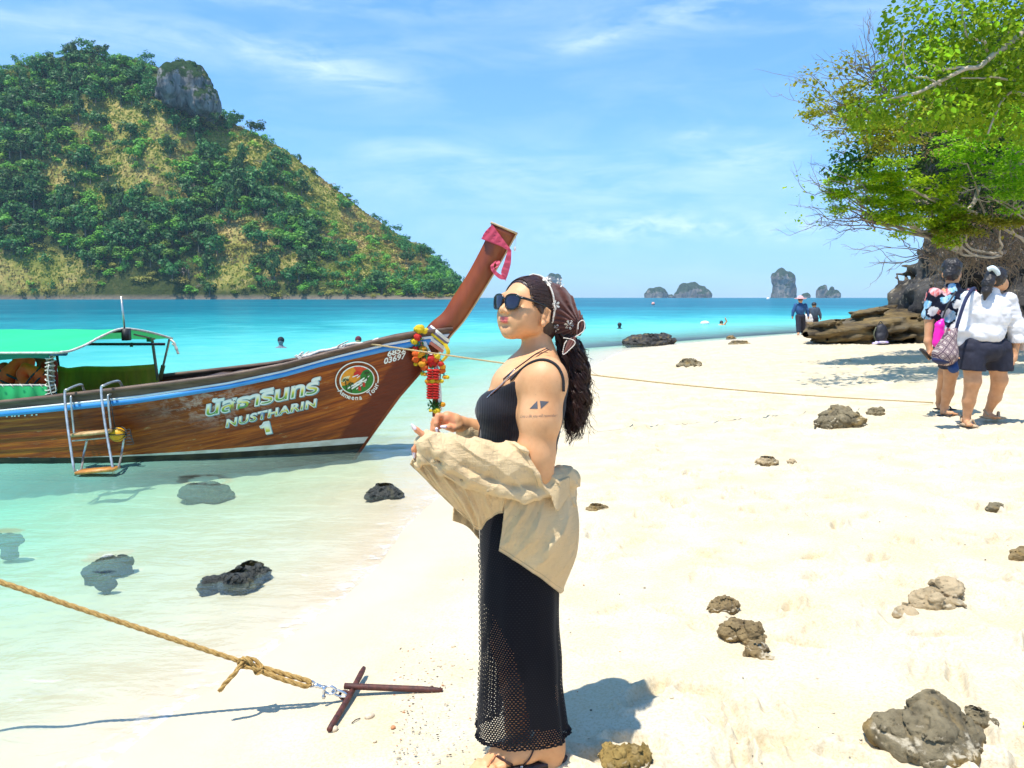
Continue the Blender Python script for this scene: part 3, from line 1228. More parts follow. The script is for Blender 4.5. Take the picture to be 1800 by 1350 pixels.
# ---- karst rock: outcrop on the summit and the islets on the horizon
def karst_mat(name, pale, dark, moss, scale, moss_at=0.55):
    if name in MATS:
        return MATS[name]
    m, t, out = new_mat(name)
    P = t.coord('Object')
    st = t.noise(t.scale(P, (1, 1, 0.22)), scale, 6.0, 0.65)
    c = t.mix(t.map(st, 0.38, 0.62), pale, dark)
    g = t.node('ShaderNodeNewGeometry')
    sx = t.node('ShaderNodeSeparateXYZ')
    t.l.new(g.outputs['Normal'], sx.inputs[0])
    mo = t.math('ADD', sx.outputs[2], t.map(t.noise(P, scale * 1.4, 5.0), 0.3, 0.7, -0.35, 0.35))
    c = t.mix(t.map(mo, moss_at - 0.12, moss_at + 0.12), c, moss)
    principled(t, out, c, 0.95, t.bump(st, 0.9, 1.2 / scale), spec=0.1)
    MATS[name] = m
    return m


def solid_obj(name, S, mat, parent=None, smooth=True, attrs_fn=None, loc=None, flat=False):
    V, Q = S.surface()
    return obj(name, V, Q, mat, parent, smooth, loc, attrs={k: f(V) for k, f in (attrs_fn or {}).items()})


m_crag = karst_mat('summit_limestone', (0.33, 0.31, 0.29), (0.075, 0.07, 0.065), (0.028, 0.060, 0.016), 0.12, 0.22)
c0 = at(330, 150, 815)
S = Solid(at(255, 250, 815) - (0, 40, 0), at(415, 80, 815) + (0, 60, 0), 1.5)
mp = 815 / F_PX
for (px, py, rx, ry, dy) in [(322, 146, 36, 36, 8), (343, 160, 26, 36, 6), (314, 160, 26, 34, -8), (362, 182, 18, 26, 4), (302, 138, 18, 24, 10)]:
    S.ell(at(px, py, 828) + (0, dy, 0), (rx * mp, 26, ry * mp), 6)
S.rough(lambda p: 6.5 * fbm(p * np.array([0.055, 0.055, 0.02]), 5, 5, ridged=True) - 3 + 3.0 * fbm(p * 0.12, 4, 8), 20)
for n, (px, py, sc) in enumerate([(300, 118, 4.2), (318, 110, 4.6), (338, 112, 4.2), (352, 128, 3.8), (366, 152, 3.6), (290, 135, 4.0), (375, 175, 4.0), (300, 198, 6.0), (325, 203, 5.5), (352, 206, 5.5), (283, 190, 6.0), (376, 204, 5.0)]):
    hill_tree('dark_tree' if n % 3 else 'olive_bush', *at(px, py + 10, 822 if n > 6 else 828), sc, n, n % 3,
              ORD[n % 7] + (' tree from the left along the foot of the grey crag' if n > 6 else ' small tree clinging to the top of the grey crag'), 'trees on the grey crag')
tag(solid_obj('limestone_outcrop', S, m_crag), 'grey limestone crag with a bare cliff face on the summit ridge', 'rock outcrop')

ISLETS = [  # lumps (px, py, rx, ry), depth
    ('low hazy twin humped islet on the horizon, the smaller left one', 3300, [(1146, 517, 12, 10), (1158, 514, 12, 9), (1167, 518, 7, 8), (1179, 522, 5, 4)]),
    ('long low hazy islet with a rounded top on the horizon', 3300, [(1205, 516, 18, 11), (1217, 513, 18, 12), (1233, 518, 18, 9), (1192, 520, 8, 7)]),
    ('tall block shaped karst islet rising sheer from the horizon', 3000, [(1372, 492, 15, 20), (1385, 495, 14, 18), (1376, 510, 17, 22), (1388, 512, 13, 16), (1370, 520, 13, 10)]),
    ('jagged two peaked karst islet right of the tall block shaped one', 3000, [(1443, 513, 8, 11), (1449, 510, 5, 9), (1462, 514, 6, 12), (1468, 519, 8, 10), (1455, 521, 14, 8)]),
    ('tiny pale rock islet between the tall block and the jagged islet', 2900, [(1415, 522, 6, 4), (1421, 520, 5, 5)]),
    ('hazy islet partly hidden behind the brown headscarf', 3300, [(970, 492, 11, 13), (980, 490, 8, 10), (975, 510, 16, 18)]),
]
m_islet = karst_mat('islet_limestone', (0.36, 0.30, 0.25), (0.12, 0.11, 0.10), (0.040, 0.065, 0.030), 0.028, 0.30)
for lab, yy, lumps in ISLETS:
    k = yy / F_PX
    xs = [l[0] - l[2] for l in lumps] + [l[0] + l[2] for l in lumps]
    ys = [l[1] - l[3] for l in lumps]
    lo = at(min(xs) - 6, 530, yy) - (0, 60, 5)
    hi = at(max(xs) + 6, min(ys) - 6, yy) + (0, 60, 5)
    S = Solid(lo, hi, max(1.4, (hi[0] - lo[0]) / 80))
    for (px, py, rx, ry) in lumps:
        S.ell(at(px, py, yy), (rx * k, rx * k * 0.9, ry * k), 6)
        S.cone(at(px, py, yy), at(px, 526, yy), rx * k * 0.86, rx * k * 0.92, 6)
    S.rough(lambda p: 9 * fbm(p * np.array([0.03, 0.03, 0.012]), 5, 15, ridged=True) - 3 + 3 * fbm(p * 0.07, 3, 8), 30)
    o = solid_obj('karst_islet', S, m_islet)
    tag(o, lab, 'islet')
    o.location.z += 0
# ================================================================== sea air
m_air = bpy.data.materials.new('sea_air')
m_air.use_nodes = True
m_air.node_tree.nodes.clear()
t = NT(m_air.node_tree)
out = t.node('ShaderNodeOutputMaterial')
pv = t.node('ShaderNodeVolumePrincipled')
pv.inputs['Color'].default_value = (0.72, 0.86, 1.0, 1)
pv.inputs['Density'].default_value = 0.000055
pv.inputs['Anisotropy'].default_value = 0.0
t.l.new(pv.outputs[0], out.inputs['Volume'])
hv, hf = box((0, 0, 290), (12100, 12100, 600))
tag(obj('haze', hv, hf, m_air, smooth=False), 'thin pale sea haze', kind='stuff')
# ================================================================== rocks
def rock_mat(name, a, b, ochre, sandy=0.0, rough=0.9, dark_low=False):
    if name in MATS:
        return MATS[name]
    m, t, out = new_mat(name)
    P = t.coord('Object')
    n = t.noise(P, 9.0, 7.0, 0.65)
    c = t.mix(t.map(n, 0.38, 0.62), a, b)
    n2 = t.noise(P, 5.0, 4.0, 0.6, 0.5)
    c = t.mix(t.map(n2, 0.52, 0.68), c, ochre)
    pit = t.voro(P, 38.0)
    c = t.mix(t.math('MULTIPLY', t.map(pit, 0.20, 0.06), 0.5), c, tuple(x * 0.35 for x in b))
    if sandy:
        g = t.node('ShaderNodeNewGeometry')
        sx = t.node('ShaderNodeSeparateXYZ')
        t.l.new(g.outputs['Normal'], sx.inputs[0])
        low = t.attr('low')
        f = t.math('MULTIPLY', t.map(t.math('ADD', sx.outputs[2], t.math('ADD', low, t.map(t.noise(P, 18.0, 6.0, 0.7), 0.3, 0.7, -0.6, 0.6))), 1.10, 1.5), sandy * 0.8)
        c = t.mix(f, c, (0.56, 0.48, 0.34))
    h = t.math('ADD', t.noise(P, 22.0, 8.0, 0.7), t.math('MULTIPLY', t.map(pit, 0.0, 0.25), 0.35))
    principled(t, out, c, rough, t.bump(h, 0.9, 0.02), spec=0.25)
    MATS[name] = m
    return m


m_rk_grey = rock_mat('rock_grey', (0.24, 0.195, 0.115), (0.11, 0.088, 0.052), (0.30, 0.20, 0.07), 1.0)
m_rk_brown = rock_mat('rock_brown', (0.29, 0.205, 0.095), (0.125, 0.088, 0.045), (0.40, 0.24, 0.06), 1.0)
m_rk_pale = rock_mat('rock_pale', (0.50, 0.38, 0.225), (0.30, 0.225, 0.125), (0.46, 0.33, 0.16), 1.0)
m_rk_dark = rock_mat('rock_dark', (0.060, 0.055, 0.048), (0.022, 0.021, 0.020), (0.16, 0.115, 0.05), 0.0, 0.6)
m_rk_wet = rock_mat('rock_wet', (0.055, 0.055, 0.045), (0.020, 0.022, 0.020), (0.11, 0.095, 0.035), 0.0, 0.35)
m_rk_moss = rock_mat('rock_moss', (0.36, 0.24, 0.075), (0.15, 0.10, 0.03), (0.50, 0.38, 0.20), 1.0)
m_rk_sunk = rock_mat('rock_sunken', (0.030, 0.042, 0.024), (0.012, 0.018, 0.013), (0.06, 0.06, 0.03), 0.0, 0.8)


def sit(px, py, r_px, level=None, lift=0.35):
    """where the ray through (px, py) is lift * r above the ground (or above the given level)"""
    a, b = 1.2, 80.0
    for _ in range(40):
        y = 0.5 * (a + b)
        p = at(px, py, y)
        g = ground_z(p[0], p[1]) if level is None else level
        if p[2] - g - lift * r_px * y / F_PX > 0:
            a = y
        else:
            b = y
    return y


def make_rock(name, label, lumps, mat, level=None, seed=1, amp=0.12, cuts=2, depth_k=0.8, cat='rock', back=0.0, group=None, lift=0.35, flat=None):
    """lumps: (px, py, rx, ry) ellipses in the photograph, half sunk where they meet the ground"""
    big = max(lumps, key=lambda l: l[2] * l[3])
    Yb = sit(big[0], big[1], big[3], level, lift)
    C = []
    for (px, py, rx, ry) in lumps:
        Y = 0.2 * Yb + 0.8 * sit(px, py, ry, level, lift) + back
        k = Y / F_PX
        C.append((at(px, py, Y), np.array((rx * k, max(rx, ry) * k * depth_k if flat is None else ry * k * 2.1, ry * k if flat is None else flat))))
    zlow = min(ground_z(c[0], c[1]) for c, r in C) - 0.04
    pad = 0.55 * float(np.mean([min(r) for c, r in C]))
    lo = np.min([c - r * 1.1 for c, r in C], 0) - pad
    hi = np.max([c + r * 1.1 for c, r in C], 0) + pad
    lo[2] = min(lo[2], zlow - 0.25 * (hi[2] - lo[2])) if level is None else lo[2] - 0.05
    h = max((hi - lo).max() / 78.0, 1.25 * Yb / F_PX)
    S = Solid(lo, hi, h)
    sz = float(np.mean([min(r) for c, r in C]))
    for c, r in C:
        S.ell(c, r * 1.03, sz * 0.5)
        S.cone(c, (c[0], c[1] + 0.1 * r[1], min(c[2], lo[2])), min(r[0], r[1]) * 0.9, min(r[0], r[1]) * 0.95, sz * 0.3)
    f1 = 1.0 / max(sz, 1e-3)

    def rel(p):
        a1, a2, fc = worley(p * f1 * np.array([0.75, 0.75, 0.9]) + seed * 3.1, seed)
        b1, b2, fd = worley(p * f1 * 2.1 + seed * 1.7, seed + 5)
        return sz * amp * (3.0 * fc + 1.1 * fd + 1.1 * fbm(p * f1 * 0.8, 3, seed) + 0.55 * fbm(p * f1 * 3.0, 5, seed + 3, ridged=True, gain=0.6)
                           + 1.1 * np.exp(-(a2 - a1) / 0.06) + 0.55 * np.exp(-(b2 - b1) / 0.08) - 0.35)
    S.rough(rel, sz * 0.75)
    V, Q = main_pieces(*S.surface())
    mid = np.mean([c for c, r in C], 0)
    gz = base_height(V[:, 0], V[:, 1])[0]
    top = max(V[:, 2].max() - gz.mean(), 0.02)
    low_a = np.clip(0.75 - (V[:, 2] - gz) / (0.7 * top), -0.5, 0.6)
    o = obj(name, V, Q, mat, loc=(mid[0], mid[1], float(np.min(gz))), attrs={'low': low_a})
    return tag(o, label, cat, group)


ROCKS = [
    ('boulder', 'large brown grey rock in the sand at the bottom right corner', [(1640, 1282, 62, 60), (1590, 1290, 55, 40), (1690, 1305, 42, 38), (1640, 1308, 82, 36), (1553, 1287, 32, 22)], m_rk_grey, 3, 0.13, {}),
    ('rock', 'thin pale sand covered slab leaning out behind the large corner rock', [(1715, 1262, 30, 12), (1740, 1275, 18, 10)], m_rk_grey, 5, 0.2, {}),
    ('rock', 'triple humped pale tan rock half buried in white sand', [(1662, 1040, 32, 26), (1632, 1060, 33, 26), (1592, 1079, 22, 15), (1672, 1065, 24, 16)], m_rk_pale, 7, 0.13, {}),
    ('rock', 'rugged L shaped brown rock with a tapering lower end', [(1293, 1112, 32, 21), (1322, 1120, 22, 30), (1330, 1148, 24, 22), (1350, 1163, 17, 12)], m_rk_brown, 9, 0.15, {}),
    ('rock', 'low rusty rock with a pale flat top above the L shaped rock', [(1274, 1065, 27, 14), (1260, 1073, 16, 8)], m_rk_brown, 12, 0.15, {}),
    ('rock', 'ochre crusted rock at the bottom edge beside the woman in the headscarf', [(1112, 1334, 36, 26), (1072, 1330, 20, 22), (1090, 1345, 34, 20)], m_rk_moss, 14, 0.16, {}),
    ('rock', 'grey faceted rock with a tail of small stone, below the thin line', [(1475, 738, 36, 20), (1508, 742, 17, 14), (1452, 745, 18, 12)], m_rk_grey, 16, 0.12, {}),
    ('rock', 'small knobbly stone bar at the right tip of the faceted grey rock', [(1538, 726, 15, 6), (1547, 722, 7, 7)], m_rk_grey, 18, 0.2, {}),
    ('rock', 'small pointed grey rock near the right edge of the open sand', [(1748, 894, 14, 10), (1757, 891, 8, 6)], m_rk_grey, 20, 0.2, {}),
    ('rock', 'brown rock cut by the right edge with a white band of sand', [(1792, 978, 17, 14), (1800, 970, 14, 10)], m_rk_brown, 22, 0.12, {}),
    ('rock', 'flat stick like stone lying on the sand behind the beige shirt', [(1048, 895, 19, 4), (1062, 893, 8, 4)], m_rk_brown, 24, 0.2, {}),
    ('rock', 'thin flat stone lying in the middle of the trodden sand', [(1349, 811, 20, 5), (1338, 812, 10, 3)], m_rk_pale, 26, 0.2, {}),
    ('rock', 'little stone right beside the thin flat stone', [(1392, 812, 8, 4)], m_rk_pale, 28, 0.2, {}),
    ('rock', 'dark low rock on the wet sand in front of the shoreline boulders', [(1211, 642, 21, 6), (1226, 640, 8, 6)], m_rk_grey, 30, 0.18, {}),
    ('boulder', 'black wave worn boulder pair at the water edge', [(1118, 603, 25, 9), (1163, 600, 24, 10), (1168, 596, 15, 9), (1140, 604, 34, 7), (1112, 599, 14, 9)], m_rk_dark, 32, 0.16, {'depth_k': 0.7, 'level': SEA_Z}),
    ('rock', 'small pointed brown stone at the far water edge', [(1285, 595, 8, 5)], m_rk_brown, 34, 0.15, {}),
    ('rock', 'long flat dark stone lying on the far sand', [(1300, 604, 19, 3), (1290, 605, 10, 2.5)], m_rk_grey, 36, 0.15, {}),
    ('rock', 'small dark stone on the wet sand just behind the long curly hair', [(1020, 746, 10, 4)], m_rk_grey, 38, 0.2, {}),
    ('rock', 'mossy topped dark rock breaking the shallow water near the bow', [(675, 868, 31, 11), (660, 873, 18, 8), (692, 871, 20, 7)], m_rk_wet, 40, 0.16, {'level': SEA_Z, 'lift': -0.25}),
    ('rock', 'black wet rock breaking the clear shallow water above the thick rope', [(440, 1010, 37, 13), (400, 1020, 22, 11), (370, 1028, 24, 9), (420, 1026, 40, 8)], m_rk_wet, 42, 0.18, {'level': SEA_Z, 'lift': -0.4}),
]
for (nm, lab, lumps, mm, seed, amp, kw) in ROCKS:
    make_rock(nm, lab, lumps, mm, seed=seed, amp=amp, **kw)
# stones that lie under the surface
SUNK = [
    ('large flat greenish rock under water below the ladder', [(360, 868, 58, 22), (385, 872, 40, 18), (335, 862, 30, 10)], 44),
    ('sunken dark rock in the shallows left of the black wet rock', [(190, 995, 42, 14), (160, 1005, 24, 10), (222, 990, 20, 10)], 46),
    ('small sunken stone just below the left sunken rock', [(186, 1026, 26, 5)], 48),
    ('sunken dark rock cut by the left edge of the view', [(15, 950, 34, 9)], 50),
]
for lab, lumps, seed in SUNK:
    cxp = lumps[0][0]
    lumps = [(cxp + (l[0] - cxp) * 0.85, l[1], l[2] * 0.78, l[3] * 0.75) for l in lumps]
    rk = make_rock('sunken_rock', lab, lumps, m_rk_sunk, level=SEA_Z - (0.13 if seed == 44 else 0.07), lift=0.0, seed=seed, amp=0.10, flat=0.05)
    # the water over the stone is only as deep as the stone leaves it
    me = rk.data
    o_ = np.array(rk.location)
    bv = BVHTree.FromPolygons([tuple(np.array(v.co) + o_) for v in me.vertices], [tuple(p.vertices) for p in me.polygons])
    bb = np.array([np.array(v.co) + o_ for v in me.vertices])
    sel = np.nonzero((SX.ravel() > bb[:, 0].min()) & (SX.ravel() < bb[:, 0].max()) & (SY.ravel() > bb[:, 1].min()) & (SY.ravel() < bb[:, 1].max()))[0]
    for i in sel:
        hit = bv.ray_cast(Vector((SX.ravel()[i], SY.ravel()[i], 1.0)), Vector((0, 0, -1)))
        if hit[0] is not None:
            depth.ravel()[i] = min(depth.ravel()[i], max(SEA_Z - hit[0].z, 0.0))
bpy.data.objects['sea'].data.attributes['depth'].data.foreach_set('value', depth.ravel().astype(np.float32))

# ---- headland: dark cliff on the right with a bedded rock shelf at its foot
m_cliff, t, out = new_mat('cliff_rock')
P = t.coord('Object')
n = t.noise(t.scale(P, (1, 1, 1.7)), 1.1, 8.0, 0.66)
n2 = t.noise(P, 0.45, 5.0, 0.6)
c = t.mix(t.map(n, 0.36, 0.62), (0.105, 0.095, 0.085), (0.022, 0.021, 0.022))
c = t.mix(t.map(n2, 0.50, 0.66), c, (0.20, 0.155, 0.085))
c = t.mix(t.map(t.noise(P, 6.0, 4.0), 0.60, 0.72), c, (0.33, 0.28, 0.20))
principled(t, out, c, 0.85, t.bump(t.noise(P, 4.0, 8.0, 0.7), 1.0, 0.12), spec=0.25)
m_shelf, t, out = new_mat('shelf_rock')
P = t.coord('Object')
n = t.noise(t.scale(P, (0.6, 0.6, 3.2), (0.0, 0.12, 0)), 1.6, 8.0, 0.66)
c = t.mix(t.map(n, 0.36, 0.62), (0.27, 0.185, 0.070), (0.050, 0.038, 0.024))
c = t.mix(t.map(t.noise(P, 0.9, 5.0), 0.48, 0.66), c, (0.14, 0.115, 0.075))
principled(t, out, c, 0.85, t.bump(t.noise(t.scale(P, (1, 1, 2.5)), 5.0, 8.0, 0.7), 1.0, 0.08), spec=0.25)

lo, hi = np.array([10.2, 17.0, -0.6]), np.array([26.0, 34.0, 11.5])
S = Solid(lo, hi, 0.14)
CL = [(1690, 560, 40, 60, 23.5), (1660, 500, 24, 60, 25), (1720, 480, 70, 80, 25), (1800, 500, 90, 110, 24), (1665, 455, 40, 45, 25.5), (1900, 450, 120, 160, 24), (1770, 330, 100, 110, 26), (1672, 310, 46, 80, 26), (1652, 462, 24, 34, 25.2), (1690, 190, 60, 90, 27), (1830, 190, 110, 150, 28), (1960, 250, 140, 240, 25), (1630, 555, 26, 30, 25), (1760, 590, 70, 26, 21.8)]
for (px, py, rx, ry, yy) in CL:
    k = yy / F_PX
    S.ell(at(px, py, yy), (rx * k, 1.7 + rx * k * 0.5, ry * k), 0.5)


def crag(p):
    a1, a2, fc = worley(p * np.array([0.55, 0.55, 0.8]), 201)
    b1, b2, fd = worley(p * np.array([1.5, 1.5, 2.2]), 203)
    return (0.75 * fc + 0.30 * fd + 0.35 * fbm(p * 0.5, 3, 207) + 0.25 * np.exp(-(a2 - a1) / 0.07) + 0.12 * np.exp(-(b2 - b1) / 0.1)
            + 0.16 * fbm(p * np.array([1.6, 1.6, 3.0]), 5, 205, ridged=True, gain=0.6))


S.rough(crag, 1.1)
V, Q = main_pieces(*S.surface())
tag(obj('cliff', V, Q, m_cliff, smooth=False, loc=(15, 24, 0.2)), 'dark jagged rock cliff of the headland under the overhanging trees', 'cliff')

S = Solid(at(1405, 615, 24) - (0, 2.6, 0.3), at(1700, 520, 24) + (0, 3.4, 0.3), 0.06)
SH = [(1450, 583, 34, 18, 24.0, 1.0), (1490, 580, 40, 20, 24.2, 1.2), (1530, 575, 50, 22, 24.6, 1.4), (1545, 562, 50, 16, 25.2, 1.4), (1590, 575, 50, 24, 24.8, 1.5), (1630, 570, 50, 32, 25.2, 1.6), (1590, 560, 40, 16, 25.6, 1.5), (1436, 589, 18, 10, 23.7, .7)]
for (px, py, rx, ry, yy, dy) in SH:
    k = yy / F_PX
    S.ell(at(px, py, yy), (rx * k, dy, ry * k), 0.22)


def bed(p):
    q = p[:, 2] - 0.16 * (p[:, 0] - 10.0) + 0.10 * fbm(p * 0.9, 3, 221)
    st = np.sin(q * 2 * math.pi / 0.30 + 2.0 * fbm(p * 0.7, 2, 223))
    a1, a2, fc = worley(p * np.array([0.8, 0.8, 1.6]), 229)
    return 0.085 * st + 0.30 * fc + 0.16 * np.exp(-(a2 - a1) / 0.08) + 0.20 * fbm(p * np.array([1.1, 1.1, 2.6]), 5, 225, ridged=True, gain=0.6) + 0.14 * fbm(p * 3.0, 4, 227) - 0.08


S.rough(bed, 0.6)
V, Q = main_pieces(*S.surface())
tag(obj('rock_shelf', V, Q, m_shelf, loc=(11, 24, 0.0)), 'long bedded brown rock shelf running out from the foot of the cliff', 'rock shelf')
make_rock('boulder', 'low brown boulder right of the black backpack at the cliff foot', [(1600, 588, 42, 13), (1570, 592, 20, 9), (1630, 590, 26, 11)], rock_mat('rock_ledge', (0.25, 0.19, 0.10), (0.10, 0.08, 0.05), (0.33, 0.24, 0.10)), seed=60, amp=0.13, depth_k=0.5)
make_rock('boulder', 'pale tan block wedged on the rocks above the low brown boulder', [(1594, 569, 13, 8), (1600, 566, 8, 6)], m_rk_pale, back=0.3, lift=1.5, seed=62, amp=0.12)
make_rock('boulder', 'dark grey block beside the black backpack on the rocks', [(1575, 577, 14, 11)], m_rk_dark, lift=0.9, seed=64, amp=0.12)
# ================================================================== trees and bushes hanging over the right of the beach
def leaf_shape(kind):
    """unit leaf along +X from the stalk, face up"""
    if kind == 'broad':
        V = [(0, 0, 0), (0.18, 0.26, 0.05), (0.5, 0.36, 0.07), (0.82, 0.2, 0.03), (1, 0, -0.08), (0.82, -0.2, 0.03), (0.5, -0.36, 0.07), (0.18, -0.26, 0.05), (0.5, 0, 0)]
        F = [(0, 1, 8), (1, 2, 8), (2, 3, 8), (3, 4, 8), (4, 5, 8), (5, 6, 8), (6, 7, 8), (7, 0, 8)]
    elif kind == 'long':
        V = [(0, 0, 0), (0.4, 0.14, 0.03), (1, 0, -0.06), (0.4, -0.14, 0.03)]
        F = [(0, 1, 2), (0, 2, 3)]
    else:
        V = [(0, 0, 0), (0.5, 0.26, 0.05), (1, 0, -0.03), (0.5, -0.26, 0.05)]
        F = [(0, 1, 2), (0, 2, 3)]
    return np.array(V, float), F


def scatter_in(lumps, n, r, shell=0.5):
    """points spread over ellipsoids given in the photograph (px, py, rx, ry, depth, depth radius)"""
    w = np.array([l[2] * l[3] for l in lumps], float)
    k = r.choice(len(lumps), n, p=w / w.sum())
    d = r.normal(0, 1, (n, 3))
    d /= np.linalg.norm(d, axis=1)[:, None]
    rad = r.uniform(shell ** 3, 1, n) ** (1 / 3)
    L = np.array(lumps, float)[k]
    kk = L[:, 4] / F_PX
    c = np.array([at(l[0], l[1], l[4]) for l in lumps])[k]
    return c + d * rad[:, None] * np.stack([L[:, 2] * kk, L[:, 5], L[:, 3] * kk], 1), d


def leaf_frames(n, r, droop, d=None, flatness=0.5):
    az_ = r.uniform(0, 2 * math.pi, n)
    dz = -droop + r.normal(0, 0.35, n)
    A = np.stack([np.cos(az_), np.sin(az_), dz], 1)
    if d is not None:
        A += 0.6 * d
    A /= np.linalg.norm(A, axis=1)[:, None]
    N = np.array([0, 0, 1.0]) * (1 + flatness) + r.normal(0, 0.6, (n, 3))
    N -= A * (N * A).sum(1)[:, None]
    N /= np.linalg.norm(N, axis=1)[:, None]
    return A, np.cross(N, A), N


def leaf_mass(name, lumps, n, size, kind, mat, parent, seed, droop=0.5, shell=0.4, layer=None, gaps=None, flatness=0.5, singles=0, stuff=True):
    r = np.random.default_rng(seed)
    C, d = scatter_in(lumps, n, r, shell)
    if gaps:
        fq, th = gaps
        m = fbm(C * fq, 3, seed) > th
        C, d = C[m], d[m]
    if layer:
        step, jit = layer
        zz = C[:, 2] + 0.25 * vnoise(C * 1.1, seed)
        C[:, 2] += np.round(zz / step) * step - zz + r.normal(0, jit, len(C))
    n = len(C)
    A, B, N = leaf_frames(n, r, droop, d, flatness)
    s = size * r.uniform(0.6, 1.3, n)
    LV, LF = leaf_shape(kind)
    if singles:
        dist = C[:, 1] - 0.0 * s
        pr = project(C)
        vis = (pr[0] > 1380) & (pr[0] < 1805) & (pr[1] > -5) & (pr[1] < 480)
        one = np.argsort(np.where(vis, dist, 1e9))[:singles]
        me = mesh_data('leaf', LV, LF, mat, smooth=False)
        base = WLOC[parent.name]
        for i in one:
            o = bpy.data.objects.new('leaf', me)
            COL.objects.link(o)
            o.parent = parent
            M = Matrix(((A[i, 0], B[i, 0], N[i, 0]), (A[i, 1], B[i, 1], N[i, 1]), (A[i, 2], B[i, 2], N[i, 2])))
            o.location = tuple(C[i] - base)
            o.rotation_euler = M.to_euler()
            o.scale = (s[i],) * 3
        keep_ = np.ones(n, bool)
        keep_[one] = False
        C, A, B, N, s = C[keep_], A[keep_], B[keep_], N[keep_], s[keep_]
        n = len(C)
    V = C[:, None, :] + s[:, None, None] * (LV[None, :, 0, None] * A[:, None] + LV[None, :, 1, None] * B[:, None] + LV[None, :, 2, None] * N[:, None])
    F = np.array(LF)[None] + (np.arange(n) * len(LV))[:, None, None]
    o = obj(name, V.reshape(-1, 3), F.reshape(-1, len(LF[0])), mat, parent, smooth=False)
    if stuff:
        o['kind'] = 'stuff'
    return o


def twig(pts, r0, r1, n=None, wob=0.0, rnd=None, sides=5):
    n = n or max(6, 4 * len(pts))
    P = spline(pts, n)
    if wob:
        P = P + wob * np.stack([vnoise(np.stack([np.linspace(0, len(pts) * 1.7, n), np.full(n, rnd.uniform(0, 99)), np.full(n, i)], -1), 5) for i in range(3)], -1)
    return tube(P, np.linspace(r0, r1, n), sides)


def spray(a, b, r0, rnd, depth=2, wob=0.06, kids=4, up=0.15):
    """a branching twig from a to b; returns tubes"""
    a, b = np.array(a, float), np.array(b, float)
    L = np.linalg.norm(b - a)
    mid = (a + b) / 2 + rnd.normal(0, 0.10, 3) * L
    out_ = [twig([a, mid, b], r0, r0 * 0.35, 10, wob * L, rnd)]
    if depth > 0:
        P = spline([a, mid, b], 12)
        for _ in range(kids):
            t = rnd.uniform(0.25, 0.95)
            p = P[int(t * 11)]
            d = (b - a) / L + rnd.normal(0, 0.55, 3) + (0, 0, up)
            d /= np.linalg.norm(d)
            out_ += spray(p, p + d * L * rnd.uniform(0.25, 0.5), r0 * 0.5, rnd, depth - 1, wob, max(2, kids - 1), up)
    return out_


m_lf_top = foliage_mat('leaf_yellow_green', (0.15, 0.40, 0.010), (0.44, 0.66, 0.026), 0.5)
m_lf_lime = foliage_mat('leaf_lime', (0.24, 0.50, 0.012), (0.55, 0.74, 0.025), 0.5)
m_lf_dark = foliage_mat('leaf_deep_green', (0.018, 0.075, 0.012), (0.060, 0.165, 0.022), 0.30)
m_lf_olive = foliage_mat('leaf_olive', (0.22, 0.30, 0.018), (0.50, 0.47, 0.05), 0.45)
m_lf_dry = foliage_mat('leaf_dry', (0.30, 0.19, 0.09), (0.45, 0.30, 0.16), 0.2)
m_bark = simple('pale_smooth_bark', (0.52, 0.45, 0.37), (0.34, 0.28, 0.22), 6.0, 0.85, 0.3)
m_twig = simple('grey_brown_twig', (0.25, 0.19, 0.16), (0.15, 0.11, 0.10), 8.0, 0.9)
m_vine = simple('dry_vine', (0.34, 0.25, 0.17), (0.19, 0.14, 0.10), 2.0, 0.9)

rv = np.random.default_rng(77)
# --- big leaved tree at the top
tr = thing('broadleaf_tree', 'tree with large yellow green leaves and pale branches overhanging the top right corner', 'tree', at(1905, 620, 14.5) * np.array([1, 1, 0]) + (0, 0, 0.3))
top_l = [(1640, 40, 85, 60, 12.2, 1.0), (1720, 90, 110, 90, 12.6, 1.2), (1610, 120, 60, 50, 12.0, 0.8), (1790, 60, 100, 110, 12.6, 1.4), (1690, 175, 90, 50, 12.4, 0.9),
         (1620, 195, 90, 32, 12.0, 0.7), (1560, 225, 60, 26, 12.0, 0.5), (1530, 195, 50, 25, 12.0, 0.5), (1790, 190, 90, 60, 12.8, 1.0)]
leaf_mass('leaves', top_l, 11000, 0.080, 'broad', m_lf_top, tr, 301, droop=0.75, shell=0.35, gaps=(1.5, -0.22), flatness=0.2, singles=290)
